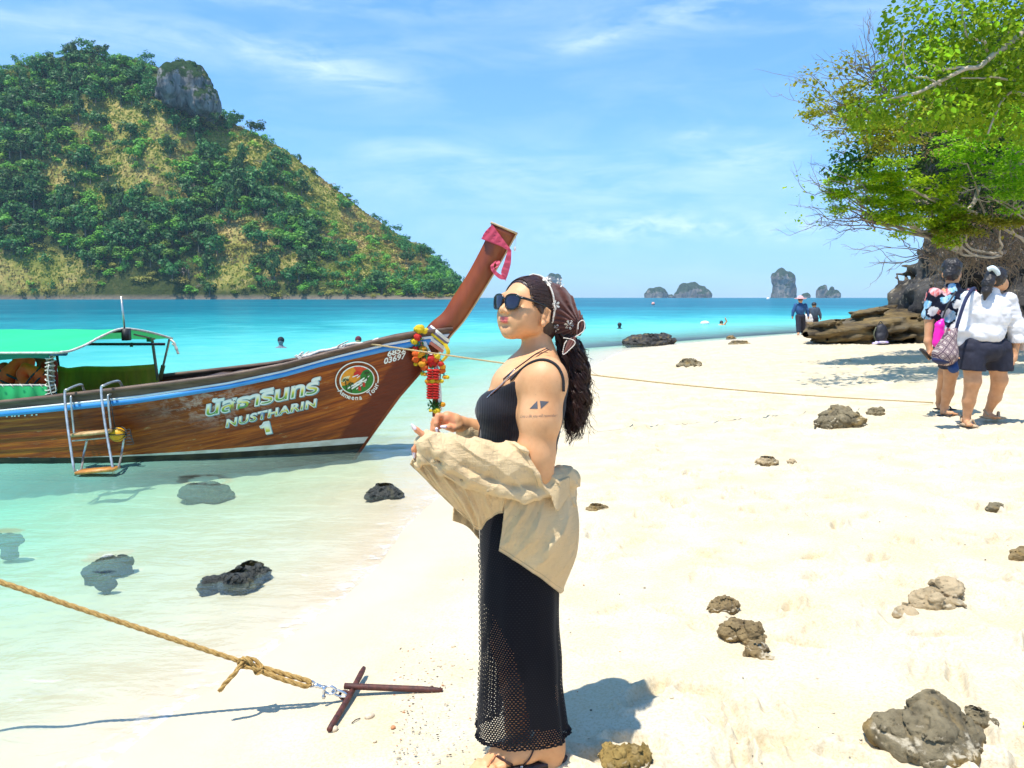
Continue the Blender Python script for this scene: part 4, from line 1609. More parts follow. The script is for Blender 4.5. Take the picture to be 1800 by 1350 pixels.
# the crown goes on above the picture and throws its dappled shade on the sand
leaf_mass('upper_leaves', [(1480, -210, 150, 60, 10.8, 0.9), (1660, -240, 150, 70, 10.6, 1.2), (1430, -150, 90, 40, 12.4, 0.8), (1620, -170, 130, 60, 12.2, 1.0), (1850, -140, 160, 120, 12.2, 1.2), (1900, 120, 90, 160, 12.0, 1.0)], 3600, 0.12, 'broad', m_lf_top, tr, 303, droop=0.6, shell=0.2, gaps=(0.9, 0.0))
br = []
trunk_p = spline([at(1905, 640, 14.5), at(1890, 420, 14.2), at(1880, 200, 13.6), at(1900, 40, 13.0), at(1860, -160, 12.4)], 26)
obj('trunk', *tube(trunk_p, np.linspace(0.17, 0.07, 26), 9), m_bark, tr)
for pts, r0, r1 in [([(1890, -10, 13), (1800, 55, 12.2), (1745, 98, 11.9), (1690, 128, 11.7), (1610, 160, 11.6), (1560, 178, 11.6)], 0.060, 0.012),
                    ([(1700, 118, 11.75), (1660, 122, 11.7), (1622, 112, 11.7)], 0.026, 0.010),
                    ([(1880, 190, 12.6), (1800, 170, 12.2), (1770, 172, 12.2), (1735, 230, 12.1)], 0.03, 0.012),
                    ([(1740, 85, 12), (1705, 70, 11.9), (1695, 40, 11.9), (1690, 10, 11.9)], 0.022, 0.010),
                    ([(1780, 140, 12), (1740, 135, 11.9), (1690, 140, 11.8)], 0.020, 0.008),
                    ([(1880, 120, 13), (1820, 92, 12.3), (1790, 85, 12.2)], 0.03, 0.012),
                    ([(1650, 150, 11.65), (1600, 120, 11.7), (1585, 60, 11.8)], 0.018, 0.006)]:
    obj('branch', *twig([at(*p) for p in pts], r0, r1, 26, 0.05, rv, 7), m_bark, tr)
# --- purple brown bare twigs sticking up at the left of the crown
tw = thing('bare_shrub', 'leafless purple brown twigs rising against the sky left of the big leaved tree', 'shrub', at(1640, 300, 15))
parts = []
for (x, y) in [(1532, 30), (1512, 62), (1545, 45), (1560, 70), (1500, 85), (1522, 95), (1490, 118), (1550, 100), (1480, 100), (1570, 50)]:
    parts += spray(at(1575 + rv.uniform(-15, 15), 190, 14.5), at(x, y, 14.4 + rv.uniform(-.4, .4)), 0.012, rv, 2, 0.05, 4, 0.3)
obj('twigs', *join(parts), m_twig, tw)
# --- olive shrub that reaches furthest left
sh = thing('olive_shrub', 'olive yellow shrub with thin twigs reaching furthest left over the sea', 'shrub', at(1650, 320, 15.5))
ol = [(1465, 190, 55, 22, 14.6, 0.5), (1430, 202, 30, 10, 14.5, 0.35), (1500, 225, 60, 30, 14.7, 0.6), (1540, 240, 60, 30, 14.8, 0.6), (1490, 175, 45, 26, 14.6, 0.5), (1575, 215, 60, 50, 15, 0.7)]
leaf_mass('leaves', ol, 10000, 0.075, 'small', m_lf_olive, sh, 311, droop=0.1, shell=0.1, layer=(0.22, 0.04), gaps=(2.2, -0.15))
leaf_mass('outer_leaves', [(1450, 130, 45, 18, 14.5, 0.4), (1420, 160, 22, 25, 14.5, 0.3), (1490, 110, 30, 20, 14.5, 0.4), (1520, 150, 40, 40, 14.6, 0.5), (1400, 140, 14, 14, 14.5, 0.2)], 420, 0.075, 'broad', m_lf_olive, sh, 312, droop=0.3, shell=0.1)
parts = []
for (x, y) in [(1435, 160), (1450, 140), (1470, 120), (1485, 115), (1435, 200), (1455, 185), (1500, 120), (1430, 140), (1450, 225), (1470, 240), (1490, 252)]:
    parts += spray(at(1600 + rv.uniform(-20, 20), 240, 15), at(x, y, 14.5 + rv.uniform(-.3, .3)), 0.016, rv, 2, 0.05, 4, 0.1)
obj('twigs', *join(parts), m_twig, sh)
# --- feathery lime bushes in flat tiers
def feathery(label, lumps, n, root, seed, size=0.092, mat=None, gaps=(1.6, -0.12)):
    b = thing('feathery_bush', label, 'bush', at(*root))
    leaf_mass('leaves', lumps, int(n * 1.7), size, 'small', mat or m_lf_lime, b, seed, droop=0.05, shell=0.2, layer=(0.26, 0.045), gaps=gaps, flatness=1.2)
    r = np.random.default_rng(seed)
    ps = []
    for l in lumps:
        ps.append(twig([at(*root), (at(*root) + at(l[0], l[1], l[4])) / 2 + r.normal(0, 0.15, 3), at(l[0], l[1], l[4])], 0.035, 0.012, 14, 0.08, r))
        ps += spray(at(l[0], l[1] + 4, l[4]), at(l[0] - l[2] * 0.8, l[1], l[4]), 0.012, r, 1, 0.05, 4, 0.1)
    obj('branches', *join(ps), m_bark, b)
    return b


feathery('bright lime feathery bush at the lower left of the overhanging foliage', [(1515, 320, 62, 24, 15.6, 0.7), (1480, 335, 30, 14, 15.5, 0.4), (1560, 300, 50, 22, 15.8, 0.7), (1500, 362, 45, 14, 15.6, 0.5), (1555, 340, 50, 22, 15.7, 0.7), (1510, 388, 22, 10, 15.6, 0.3), (1545, 378, 30, 12, 15.7, 0.4)], 8200, (1660, 420, 17), 321)
feathery('lime feathery bush in front of the dark hollow above the cliff', [(1620, 345, 50, 22, 16, 0.7), (1590, 388, 40, 16, 15.8, 0.5), (1610, 375, 40, 14, 15.9, 0.5), (1650, 325, 40, 18, 16.2, 0.6), (1665, 385, 30, 18, 16, 0.5), (1668, 412, 22, 12, 16, 0.4)], 6200, (1690, 440, 17), 325)
feathery('large deep green feathery bush above the two walkers', [(1730, 255, 80, 32, 15.2, 1.0), (1780, 230, 60, 40, 15.2, 1.0), (1700, 285, 40, 22, 15.2, 0.6), (1780, 300, 70, 28, 15.3, 0.9), (1720, 325, 40, 16, 15.3, 0.6), (1780, 345, 60, 20, 15.3, 0.8), (1740, 350, 40, 12, 15.2, 0.5), (1850, 270, 70, 80, 15.4, 1.2)],
         11000, (1830, 440, 17), 329, 0.095, foliage_mat('leaf_fresh', (0.13, 0.31, 0.010), (0.34, 0.52, 0.022), 0.5))
feathery('yellow green feathery tufts low over the tangle of dry vines', [(1700, 395, 34, 14, 16, 0.5), (1670, 405, 26, 16, 16, 0.4), (1760, 390, 40, 12, 16, 0.5)], 2600, (1760, 450, 17), 333, 0.09, m_lf_olive)
# --- shaded inner foliage and creepers that close the hollow
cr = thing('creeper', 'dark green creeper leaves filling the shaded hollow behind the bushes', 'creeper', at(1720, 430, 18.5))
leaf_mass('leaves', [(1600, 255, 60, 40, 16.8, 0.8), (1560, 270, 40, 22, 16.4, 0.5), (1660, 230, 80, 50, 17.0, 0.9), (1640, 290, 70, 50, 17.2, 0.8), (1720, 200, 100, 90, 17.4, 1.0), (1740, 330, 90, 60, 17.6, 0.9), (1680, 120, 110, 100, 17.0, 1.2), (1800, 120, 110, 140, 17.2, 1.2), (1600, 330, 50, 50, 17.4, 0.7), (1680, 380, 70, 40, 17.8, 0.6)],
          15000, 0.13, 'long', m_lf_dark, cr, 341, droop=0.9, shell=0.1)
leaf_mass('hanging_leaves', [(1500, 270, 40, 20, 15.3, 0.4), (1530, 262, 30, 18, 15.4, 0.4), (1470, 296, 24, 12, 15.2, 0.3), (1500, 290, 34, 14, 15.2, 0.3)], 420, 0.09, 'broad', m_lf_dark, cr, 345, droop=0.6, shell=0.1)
# --- bare twigs over the sea
bs = thing('bare_shrub', 'leafless grey brown twigs arching out low to the left under the lime bush', 'shrub', at(1650, 430, 16.5))
parts = []
for (x, y) in [(1408, 345), (1412, 375), (1425, 322), (1440, 300), (1420, 392), (1440, 405), (1455, 400), (1470, 412), (1448, 340), (1425, 365), (1460, 310)]:
    parts += spray(at(1545 + rv.uniform(-20, 20), 395 + rv.uniform(-12, 8), 15.8), at(x, y, 15.4 + rv.uniform(-.4, .4)), 0.014, rv, 2, 0.05, 4, 0.25)
parts.append(twig([at(1660, 420, 16.5), at(1600, 405, 16), at(1545, 395, 15.8)], 0.03, 0.016, 14, 0.05, rv))
obj('twigs', *join(parts), m_twig, bs)
leaf_mass('leaves', [(1420, 350, 45, 50, 15.4, 0.5)], 46, 0.075, 'broad', m_lf_top, bs, 351, droop=0.4, shell=0.1)
bt = thing('bare_branch', 'thin bare branch reaching over the sea just above the horizon by the cliff', 'branch', at(1660, 470, 19))
parts = []
for (x, y) in [(1512, 440), (1530, 458), (1560, 445), (1545, 462), (1580, 430)]:
    parts += spray(at(1640, 448 + rv.uniform(-6, 8), 18), at(x, y, 17.8), 0.016, rv, 2, 0.05, 3, 0.1)
obj('twigs', *join(parts), m_twig, bt)
# --- dry vines hanging down the cliff
vn = thing('vine_tangle', 'tangled mass of dry brown vines and roots hanging down the cliff face', 'vines', at(1760, 560, 20))
parts = []
for i in range(620):
    x, y = rv.uniform(1625, 1900), rv.uniform(350, 455)
    dpt = rv.uniform(17.6, 19.6)
    L = rv.uniform(25, 90)
    an = rv.normal(1.2, 0.8)
    p = [np.array((x, y, dpt))]
    for q in range(4):
        p.append(p[-1] + np.array((math.cos(an) * L / 4 * rv.choice([-1, 1], p=[0.35, 0.65]), abs(math.sin(an)) * L / 4, rv.normal(0, 0.12))))
        an += rv.normal(0, 0.6)
    parts.append(twig([at(*q) for q in p], rv.uniform(0.008, 0.022), 0.006, 10, 0.08, rv, 4))
o = obj('vines', *join(parts), m_vine, vn)
o['kind'] = 'stuff'
for pts, r0 in [([(1720, 330, 17), (1700, 375, 16.6), (1735, 385, 16.6), (1790, 392, 16.4), (1850, 390, 16)], 0.045), ([(1650, 360, 16), (1600, 330, 15.6), (1592, 290, 15.6)], 0.022),
                ([(1720, 372, 16.6), (1640, 345, 15.9), (1600, 335, 15.6), (1580, 330, 15.6)], 0.030), ([(1665, 420, 17.4), (1672, 436, 17.2), (1690, 447, 17.2), (1710, 448, 17.4)], 0.05)]:
    obj('branch', *twig([at(*p) for p in pts], r0, r0 * 0.4, 20, 0.05, rv, 7), m_bark, vn)
leaf_mass('dry_leaves', [(1720, 372, 60, 30, 16.9, 0.6), (1640, 250, 90, 30, 15.6, 0.6), (1720, 215, 60, 40, 15.6, 0.6)], 1300, 0.06, 'long', m_lf_dry, vn, 361, droop=0.4, shell=0.1)
# ================================================================== longtail boat
BY = 8.45                                   # centre line of the boat
BX0, BXF = -9.2, -4.6                       # stern, where the bow begins to narrow
_st = [at(px, py, BY) for px, py in [(608, 836), (633, 797), (653, 768), (703, 699), (744, 652), (789, 590), (800, 572)]]
STEM_Z = np.array([p[2] for p in _st])
STEM_X = np.array([p[0] for p in _st])


def stem_x(z):
    return np.interp(z, STEM_Z, STEM_X)


XT = float(stem_x(1.10))


def half_beam(x):
    u = np.clip((x - BXF) / (XT - BXF), 0, 1)
    w = np.clip((BXF - x) / (BXF - BX0), 0, 1)
    return 0.86 * (1 - u ** 2.3) * (1 - 0.25 * w ** 2)


def near_pt(px, py):
    y = 7.6
    for _ in range(12):
        p = at(px, py, y)
        y = BY - float(half_beam(p[0]))
    return at(px, py, y)


RIM = np.array([near_pt(*p) for p in [(0, 706), (100, 695), (200, 684), (300, 672), (400, 659), (500, 640), (600, 614), (680, 594), (740, 583)]] + [at(792, 577, BY)])
RIM = np.concatenate([[(-9.2, 0, RIM[0, 2] + 0.10), (-7.5, 0, RIM[0, 2] - 0.01), (-6.0, 0, RIM[0, 2] - 0.02)], RIM])


def rim_z(x):
    return np.interp(x, RIM[:, 0], RIM[:, 2])


KEEL = -0.48


def hull_pt(tt, v):
    """tt 0..1 from stern to stem, v 0..1 from gunwale to keel; near (camera) side"""
    z = np.full_like(tt, 0.3)
    x = tt * 0
    for _ in range(6):
        xs = stem_x(z)
        x = BX0 + (xs - BX0) * tt
        z = rim_z(x) + (KEEL - rim_z(x)) * v
    xs = stem_x(z)
    u = np.clip((x - BXF) / np.maximum(xs - BXF, 0.1), 0, 1)
    p = 2.3 - 0.75 * v
    w = np.clip((BXF - x) / (BXF - BX0), 0, 1)
    b = 0.86 * (1 - 0.16 * v ** 1.3) * np.sqrt(np.clip((1.0 - v) / 0.22, 0, 1)) * (1 - u ** p) * (1 - 0.25 * w ** 2)
    b = b + 0.035
    return np.stack([x, BY - b, z], -1)


def flip(V):
    W_ = np.array(V, float).copy()
    W_[..., 1] = 2 * BY - W_[..., 1]
    return W_


m_hull, t, out = new_mat('varnished_planks')
P = t.coord('Object')
sx = t.node('ShaderNodeSeparateXYZ')
t.l.new(P, sx.inputs[0])
# grain follows the sheer of the planks
run = t.node('ShaderNodeCombineXYZ')
t.put(run.inputs[0], sx.outputs[0])
t.put(run.inputs[1], sx.outputs[1])
t.put(run.inputs[2], t.math('SUBTRACT', sx.outputs[2], t.math('MULTIPLY', t.math('POWER', t.math('MAXIMUM', t.math('ADD', sx.outputs[0], 1.5), 0.0), 1.6), 0.075)))
g1 = t.noise(t.scale(run.outputs[0], (0.8, 0.5, 16)), 2.0, 6.0, 0.65, 0.4)
g2 = t.noise(t.scale(run.outputs[0], (2.5, 1, 70)), 2.0, 4.0, 0.6)
g3 = t.noise(t.scale(run.outputs[0], (0.35, 1, 2.4)), 2.0, 4.0, 0.6)
c = t.ramp(g1, [(0.30, (0.10, 0.015, 0.004)), (0.45, (0.28, 0.050, 0.007)), (0.60, (0.50, 0.120, 0.011)), (0.75, (0.66, 0.21, 0.024))])
c = t.mix(t.map(g2, 0.35, 0.7, 0.0, 0.55), c, (0.085, 0.017, 0.004))
c = t.mix(t.map(g3, 0.42, 0.68, 0, 0.55), c, (0.075, 0.014, 0.004))
scr = t.math('MULTIPLY', t.map(t.noise(t.scale(run.outputs[0], (2.2, 1, 9)), 3.0, 7.0, 0.72), 0.60, 0.68), t.map(t.noise(P, 1.1, 3.0), 0.46, 0.62))
c = t.mix(t.math('MULTIPLY', scr, 0.75), c, (0.52, 0.36, 0.16))
# the planks turn darker in a band along the stem
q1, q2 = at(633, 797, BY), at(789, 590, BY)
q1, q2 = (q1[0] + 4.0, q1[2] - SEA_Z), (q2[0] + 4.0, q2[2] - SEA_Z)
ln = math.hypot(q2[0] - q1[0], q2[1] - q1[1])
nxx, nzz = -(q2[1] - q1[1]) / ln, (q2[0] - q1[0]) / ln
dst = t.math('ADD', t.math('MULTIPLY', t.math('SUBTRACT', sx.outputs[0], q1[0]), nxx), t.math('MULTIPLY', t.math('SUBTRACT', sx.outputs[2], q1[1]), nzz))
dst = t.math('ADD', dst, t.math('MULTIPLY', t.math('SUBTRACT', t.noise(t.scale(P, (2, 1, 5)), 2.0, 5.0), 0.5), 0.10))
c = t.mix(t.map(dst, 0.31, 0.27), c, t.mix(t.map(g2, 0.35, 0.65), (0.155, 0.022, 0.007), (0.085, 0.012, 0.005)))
# scraped white patch round the first letters
ex_ = t.math('DIVIDE', t.math('SUBTRACT', sx.outputs[0], 0.98), 0.42)
ez_ = t.math('DIVIDE', t.math('SUBTRACT', sx.outputs[2], 0.60), 0.17)
el_ = t.math('EXPONENT', t.math('MULTIPLY', t.math('ADD', t.math('MULTIPLY', ex_, ex_), t.math('MULTIPLY', ez_, ez_)), -1.0))
sm_ = t.math('MULTIPLY', el_, t.map(t.noise(t.scale(P, (5, 5, 9)), 1.6, 7.0, 0.75, 0.8), 0.46, 0.66))
c = t.mix(t.math('MULTIPLY', sm_, 0.8), c, (0.70, 0.60, 0.52))
wl = t.math('ADD', 0.065, t.math('MULTIPLY', t.map(sx.outputs[0], -0.45, 2.3), 0.075))
wline = t.math('ADD', wl, t.math('MULTIPLY', t.math('SUBTRACT', t.noise(P, 9.0, 4.0), 0.5), 0.010))
c = t.mix(t.math('LESS_THAN', sx.outputs[2], wline), c, t.mix(t.map(t.noise(t.scale(P, (3, 1, 8)), 2.0, 5.0), 0.45, 0.7), (0.62, 0.60, 0.54), (0.42, 0.38, 0.30)))
c = t.mix(t.math('LESS_THAN', sx.outputs[2], 0.065), c, t.mix(t.map(t.noise(P, 5.0, 5.0), 0.4, 0.7), (0.012, 0.010, 0.009), (0.05, 0.04, 0.022)))
principled(t, out, c, t.map(g2, 0.3, 0.7, 0.22, 0.42), t.bump(g2, 0.18, 0.01), spec=0.28)
m_darkwood = simple('worn_dark_wood', (0.055, 0.024, 0.014), (0.16, 0.095, 0.06), 2.0, 0.55, 0.3, (1.2, 6, 10))
m_stemwood = simple('stem_wood', (0.29, 0.062, 0.011), (0.15, 0.027, 0.006), 1.6, 0.38, 0.15, (3, 3, 0.8), rot=(0, 0.55, 0))
m_blue = simple('blue_gloss_paint', (0.05, 0.29, 0.66), (0.035, 0.21, 0.52), 3.0, 0.35, 0.05)
m_white = simple('white_gloss_paint', (0.78, 0.78, 0.76), (0.66, 0.64, 0.60), 4.0, 0.4, 0.05)
m_palewood = simple('pale_end_grain', (0.55, 0.42, 0.24), (0.38, 0.27, 0.14), 6.0, 0.7, 0.2)

boat = thing('longtail_boat', 'varnished wooden longtail boat with blue rail, green awning and tall upswept prow', 'boat', (-4.0, BY, SEA_Z))
NX = 120
tt = np.concatenate([np.linspace(0, 0.5, 30)[:-1], np.linspace(0.5, 1, NX - 29)])
vs_b = [0.06, 0.27, 0.39, 0.51, 0.64, 0.80, 1.0]
hull_all = []
for side in (0, 1):
    for k in range(6):
        v = np.linspace(vs_b[k], vs_b[k + 1], 7)
        T_, V_ = np.meshgrid(tt, v, indexing='ij')
        H = hull_pt(T_, V_)
        lap = 0.007 * (1 - (V_ - vs_b[k]) / (vs_b[k + 1] - vs_b[k])) * (k > 0) * smooth01((1 - T_) * 25)
        H[..., 1] += lap
        if side:
            H = flip(H)
        Fh = grid_faces(len(tt), 7)
        if side == 0:
            Fh = Fh[:, ::-1]
            hull_all.append((H.reshape(-1, 3), Fh))
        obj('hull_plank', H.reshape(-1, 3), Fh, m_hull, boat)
    va_t = np.interp(tt, [0, .68, .87, 1], [.080, .080, .038, .034])
    vb_t = np.interp(tt, [0, .68, .87, 1], [.158, .150, .088, .092])
    vw_t = va_t + 0.34 * (vb_t - va_t)
    v = np.linspace(0.0, 1, 4)
    T_, V_ = np.meshgrid(tt, v, indexing='ij')
    H = hull_pt(T_, V_ * (va_t + 0.01)[:, None])
    H[..., 1] -= 0.005
    H = flip(H) if side else H
    Fh = grid_faces(len(tt), 4)
    obj('sheer_plank', H.reshape(-1, 3), Fh if side else Fh[:, ::-1], m_darkwood, boat)
    # capping along the top edge
    top = hull_pt(tt, np.zeros_like(tt))
    inn = top.copy()
    wcap = 0.075 * smooth01((1 - tt) * 14) + 0.012
    ring = np.stack([top + np.stack([0 * tt, 0 * tt - 0.022, 0 * tt - 0.028], -1), top + np.stack([0 * tt, 0 * tt - 0.022, 0 * tt + 0.014], -1),
                     top + np.stack([0 * tt, wcap, 0 * tt + 0.014], -1), top + np.stack([0 * tt, wcap, 0 * tt - 0.028], -1)], 1)
    ring = flip(ring) if side else ring
    q = grid_faces(len(tt), 4)
    q2 = np.array([(i * 4 + 3, (i + 1) * 4 + 3, (i + 1) * 4, i * 4) for i in range(len(tt) - 1)])
    obj('gunwale', ring.reshape(-1, 3), np.concatenate([q, q2]), m_darkwood, boat, smooth=False)
    # rubbing rail: white on its upper edge, blue below
    for (nm, va, vb, outw, mm) in (('white_rail', va_t, vw_t - 0.0005, 0.016, m_white), ('blue_rail', vw_t, vb_t, 0.021, m_blue)):
        fade = 0.35 + 0.65 * smooth01((1 - tt) * 6)
        A = hull_pt(tt, va)
        B = hull_pt(tt, vb)
        o_ = np.array([0, -outw, 0])
        ring = np.stack([A + (0, 0.01, 0), A + o_, B + o_, B + (0, 0.01, 0)], 1)
        ring = flip(ring) if side else ring
        obj(nm, ring.reshape(-1, 3), np.concatenate([grid_faces(len(tt), 4), np.array([(i * 4 + 3, (i + 1) * 4 + 3, (i + 1) * 4, i * 4) for i in range(len(tt) - 1)])]), mm, boat, smooth=False)
# inside: floor boards, foredeck, thwarts
for i in range(7):
    y0 = -0.49 + i * 0.14
    V, F = box((-6.2, BY + y0 + 0.07, 0.10), (5.6, 0.132, 0.02))
    obj('floor_board', V, F, m_darkwood, boat, smooth=False)
for i in range(9):
    x = -3.35 + i * 0.24
    hb = float(half_beam(np.array(x + 0.12))) - 0.02
    zt = float(rim_z(x + 0.12)) - 0.075
    V, F = box((x, BY, zt), (0.232, 2 * max(hb, 0.05), 0.022))
    obj('deck_board', V, F, m_darkwood, boat, smooth=False)
for x in (-5.3, -6.4, -7.5):
    V, F = box((x, BY, 0.36), (0.26, 1.6, 0.03))
    obj('bench', V, F, m_darkwood, boat, smooth=False)
# stem timber and prow
lf = [(512, 836), (560, 800), (578, 790), (618, 740), (660, 690), (705, 634), (735, 597), (756, 569), (779, 549), (796, 523), (825, 477), (855, 419), (864, 394)]
rt = [(907, 412), (868, 480), (825, 549), (806, 575), (791, 592), (746, 652), (705, 699), (655, 768), (635, 797), (608, 836)]


def plate(outline, th, yc=BY):
    return prism([(at(px, py, yc)[0], at(px, py, yc)[2]) for px, py in outline], yc - th, yc + th)


lfs = [tuple(p) for p in spline([(p[0], p[1], 0) for p in lf[5:]], 40)[:, :2]]
rts = [tuple(p) for p in spline([(p[0], p[1], 0) for p in rt], 40)[:, :2]]
nn = 40
LP = np.array([at(*p, BY) for p in lfs])
RP = np.array([at(*p, BY) for p in spline([(p[0], p[1], 0) for p in rt[:6]][::-1], nn)[:, :2]])
th = np.linspace(0.050, 0.042, nn)
sec = np.stack([LP + np.stack([0 * th, -th, 0 * th], -1), RP + np.stack([0 * th, -th, 0 * th], -1), RP + np.stack([0 * th, th, 0 * th], -1), LP + np.stack([0 * th, th, 0 * th], -1)], 1)
Fp = [tuple(f) for f in grid_faces(nn, 4)] + [(i * 4 + 3, (i + 1) * 4 + 3, (i + 1) * 4, i * 4) for i in range(nn - 1)] + [(0, 1, 2, 3), tuple(4 * (nn - 1) + k for k in (3, 2, 1, 0))]
prow = obj('prow', sec.reshape(-1, 3), Fp, m_stemwood, boat, smooth=False)
edge = np.stack([RP + np.stack([0 * th - 0.002, -th - 0.004, 0 * th], -1), RP + np.stack([0 * th + 0.014, -th * 0.9, 0 * th], -1), RP + np.stack([0 * th + 0.014, th * 0.9, 0 * th], -1), RP + np.stack([0 * th - 0.002, th + 0.004, 0 * th], -1)], 1)
obj('prow_edge', edge.reshape(-1, 3), grid_faces(nn, 4), m_palewood, prow, smooth=False)
a, b = at(862, 393, BY), at(909, 413, BY)
d = (b - a) / np.linalg.norm(b - a)
up = np.array([-d[2], 0, d[0]])
capv = np.array([p + s * np.array([0, 1, 0]) * 0.05 + h * up for p in (a, b) for s in (-1, 1) for h in (0.0, 0.022)])
obj('prow_cap', capv, [(0, 1, 3, 2), (4, 6, 7, 5), (0, 4, 5, 1), (2, 3, 7, 6), (0, 2, 6, 4), (1, 5, 7, 3)], m_palewood, prow, smooth=False)
stem_out = [(608, 836), (633, 797), (653, 768), (703, 699), (744, 652), (789, 590), (770, 583)] + [(700, 634), (655, 690), (612, 745), (575, 790), (545, 830)]
V, F = plate(stem_out, 0.050)
obj('stem_post', V, F, m_stemwood, boat, smooth=False)

# ---- awning
aw_px = [(106, 619, 7.55), (122, 617, 7.72), (150, 606, 7.95), (180, 590, 8.2), (214, 578, 8.5), (258, 583, 8.95), (302, 595, 9.35)]
sec_p = spline([at(*p) for p in aw_px], 25)
m_awn = foliage_mat('green_awning_cloth', (0.0, 0.0, 0.0), (0, 0, 0))
MATS.pop('green_awning_cloth')
m_awn, t, out = new_mat('green_awning_cloth')
nz = t.noise(t.scale(t.coord('Object'), (0.6, 2, 2)), 2.0, 5.0)
cc_ = t.mix(t.map(nz, 0.35, 0.7), (0.025, 0.68, 0.26), (0.018, 0.58, 0.22))
bd = t.node('ShaderNodeBsdfPrincipled')
t.put(bd.inputs['Base Color'], cc_)
bd.inputs['Roughness'].default_value = 0.5
t.put(bd.inputs['Normal'], t.bump(nz, 0.15, 0.05))
bt_ = t.node('ShaderNodeBsdfTranslucent')
t.put(bt_.inputs[0], (0.02, 0.42, 0.05))
mxs = t.node('ShaderNodeMixShader')
mxs.inputs[0].default_value = 0.22
t.l.new(bd.outputs[0], mxs.inputs[1])
t.l.new(bt_.outputs[0], mxs.inputs[2])
t.l.new(mxs.outputs[0], out.inputs['Surface'])
xs = np.linspace(0, 4.4, 40)
AW = np.stack([sec_p - np.array([x, 0, 0.010 * math.sin(x * 5.0) ** 2 + 0.004 * x]) for x in xs], 0)
obj('awning', AW.reshape(-1, 3), grid_faces(40, 25)[:, ::-1], m_awn, boat)
m_rope_w = simple('white_cord', (0.72, 0.68, 0.60), (0.5, 0.45, 0.37), 30.0, 0.9)
m_steel = simple('galvanised_tube', (0.62, 0.62, 0.60), (0.40, 0.38, 0.35), 14.0, 0.38, 0.05, metallic=0.75)
m_polew = simple('weathered_pole', (0.36, 0.29, 0.18), (0.20, 0.15, 0.09), 5.0, 0.8, 0.2)
m_black = simple('black_strap', (0.015, 0.015, 0.016), (0.03, 0.03, 0.03), 10.0, 0.6)
obj('awning_edge', *join([tube(sec_p + (0.006, 0, 0), 0.013, 8), tube([sec_p[0] - (x, 0.004, 0.004 * x + 0.006) for x in np.linspace(0, 4.4, 30)], 0.011, 8)]), m_rope_w, boat)
V = np.stack([np.array([sec_p[0] - (x, -0.012, 0.015 + dz) for x in np.linspace(0.12, 4.3, 40)]) for dz in (0.0, 0.055)], 1)
V[:, 1, 2] += 0.012 * np.sin(np.arange(40) * 0.9)
obj('awning_valance', V.reshape(-1, 3), grid_faces(40, 2), simple('dark_green_cloth', (0.01, 0.19, 0.10), (0.008, 0.13, 0.08), 4.0, 0.8), boat)


def pole(a, b, r, mat=None, nm='awning_pole', par=None):
    return obj(nm, *tube([at(*a), at(*b)], r, 8), mat or m_polew, par or boat)


pole((83, 622, 7.6), (86, 702, 7.6), 0.014)
pole((90, 620, 7.66), (95, 700, 7.64), 0.017)
pole((24, 630, 9.3), (20, 655, 9.3), 0.014, m_black)
pole((100, 624, 9.3), (103, 645, 9.3), 0.016, m_black)
pole((267, 594, 9.15), (278, 672, 9.15), 0.018)
pole((298, 596, 9.3), (281, 668, 9.2), 0.014)
pole((287, 642, 9.24), (281, 668, 9.2), 0.026, simple('olive_wrap', (0.19, 0.15, 0.03), (0.11, 0.09, 0.02), 9.0, 0.9))
pole((148, 605, 8.9), (290, 605, 9.0), 0.016, m_black, 'roof_beam')
pole((-300, 600, 8.5), (218, 582, 8.5), 0.016, m_black, 'roof_beam')
pole((88, 622, 7.62), (116, 622, 7.9), 0.020, m_blue, 'cross_tube')
pole((236, 588, 8.7), (272, 596, 9.1), 0.010, m_polew, 'brace')
pole((-60, 677, 7.62), (92, 677, 7.62), 0.011, m_rope_w, 'side_rail')
pole((213, 521, 8.5), (219, 579, 8.5), 0.011, m_steel, 'antenna_pole')
V, F = box(at(222, 588, 8.52), (0.06, 0.10, 0.13))
obj('strap', V, F, m_black, boat, smooth=False)
for (x, y, w_, h_) in [(231, 606, .03, .05), (262, 597, .05, .05)]:
    V, F = box(at(x, y, 9.0), (w_, 0.02, h_))
    obj('strap', V, F, simple('green_strap', (0.02, 0.25, 0.06)), boat, smooth=False)
# lashings on the near posts and the loose white cord at the far corner
lash = []
rl = np.random.default_rng(5)
for i in range(9):
    y = 628 + i * 8
    c0_ = at(88, y, 7.60)
    ang = np.linspace(0, 2 * math.pi, 12)
    lash.append(tube([c0_ + np.array([0.040 * math.cos(q), 0.045 * math.sin(q), 0.012 * math.sin(q + i)]) for q in ang], 0.006, 5))
lash.append(twig([at(86, 640, 7.56), at(84, 660, 7.55), at(90, 690, 7.55), at(95, 698, 7.56)], 0.006, 0.006, 12))
lash.append(twig([at(88, 690, 7.56), at(98, 688, 7.55), at(97, 676, 7.55)], 0.005, 0.005, 12))
for q in ((300, 597), (303, 604)):
    lash.append(twig([at(q[0], q[1], 9.3), at(q[0] + 7, q[1] + 6, 9.28), at(q[0] + 9, q[1] + 14, 9.28), at(q[0] + 11, q[1] + 18, 9.28)], 0.012, 0.016, 12))
obj('lashing', *join(lash), m_rope_w, boat)
V = np.array([at(x, y, 7.60 + 0.012 * math.sin(x * 0.21)) for x in np.linspace(-60, 83, 40) for y in (679, 692, 710)])
obj('side_cloth', V, grid_faces(40, 3), simple('green_side_cloth', (0.035, 0.46, 0.13), (0.025, 0.36, 0.10), 3.0, 0.6), boat)
lac = []
for x in np.arange(-50, 80, 17):
    lac.append(tube([at(x, 675, 7.588), at(x + 6, 681, 7.588)], 0.005, 5))
obj('lacing', *join(lac), m_rope_w, boat)

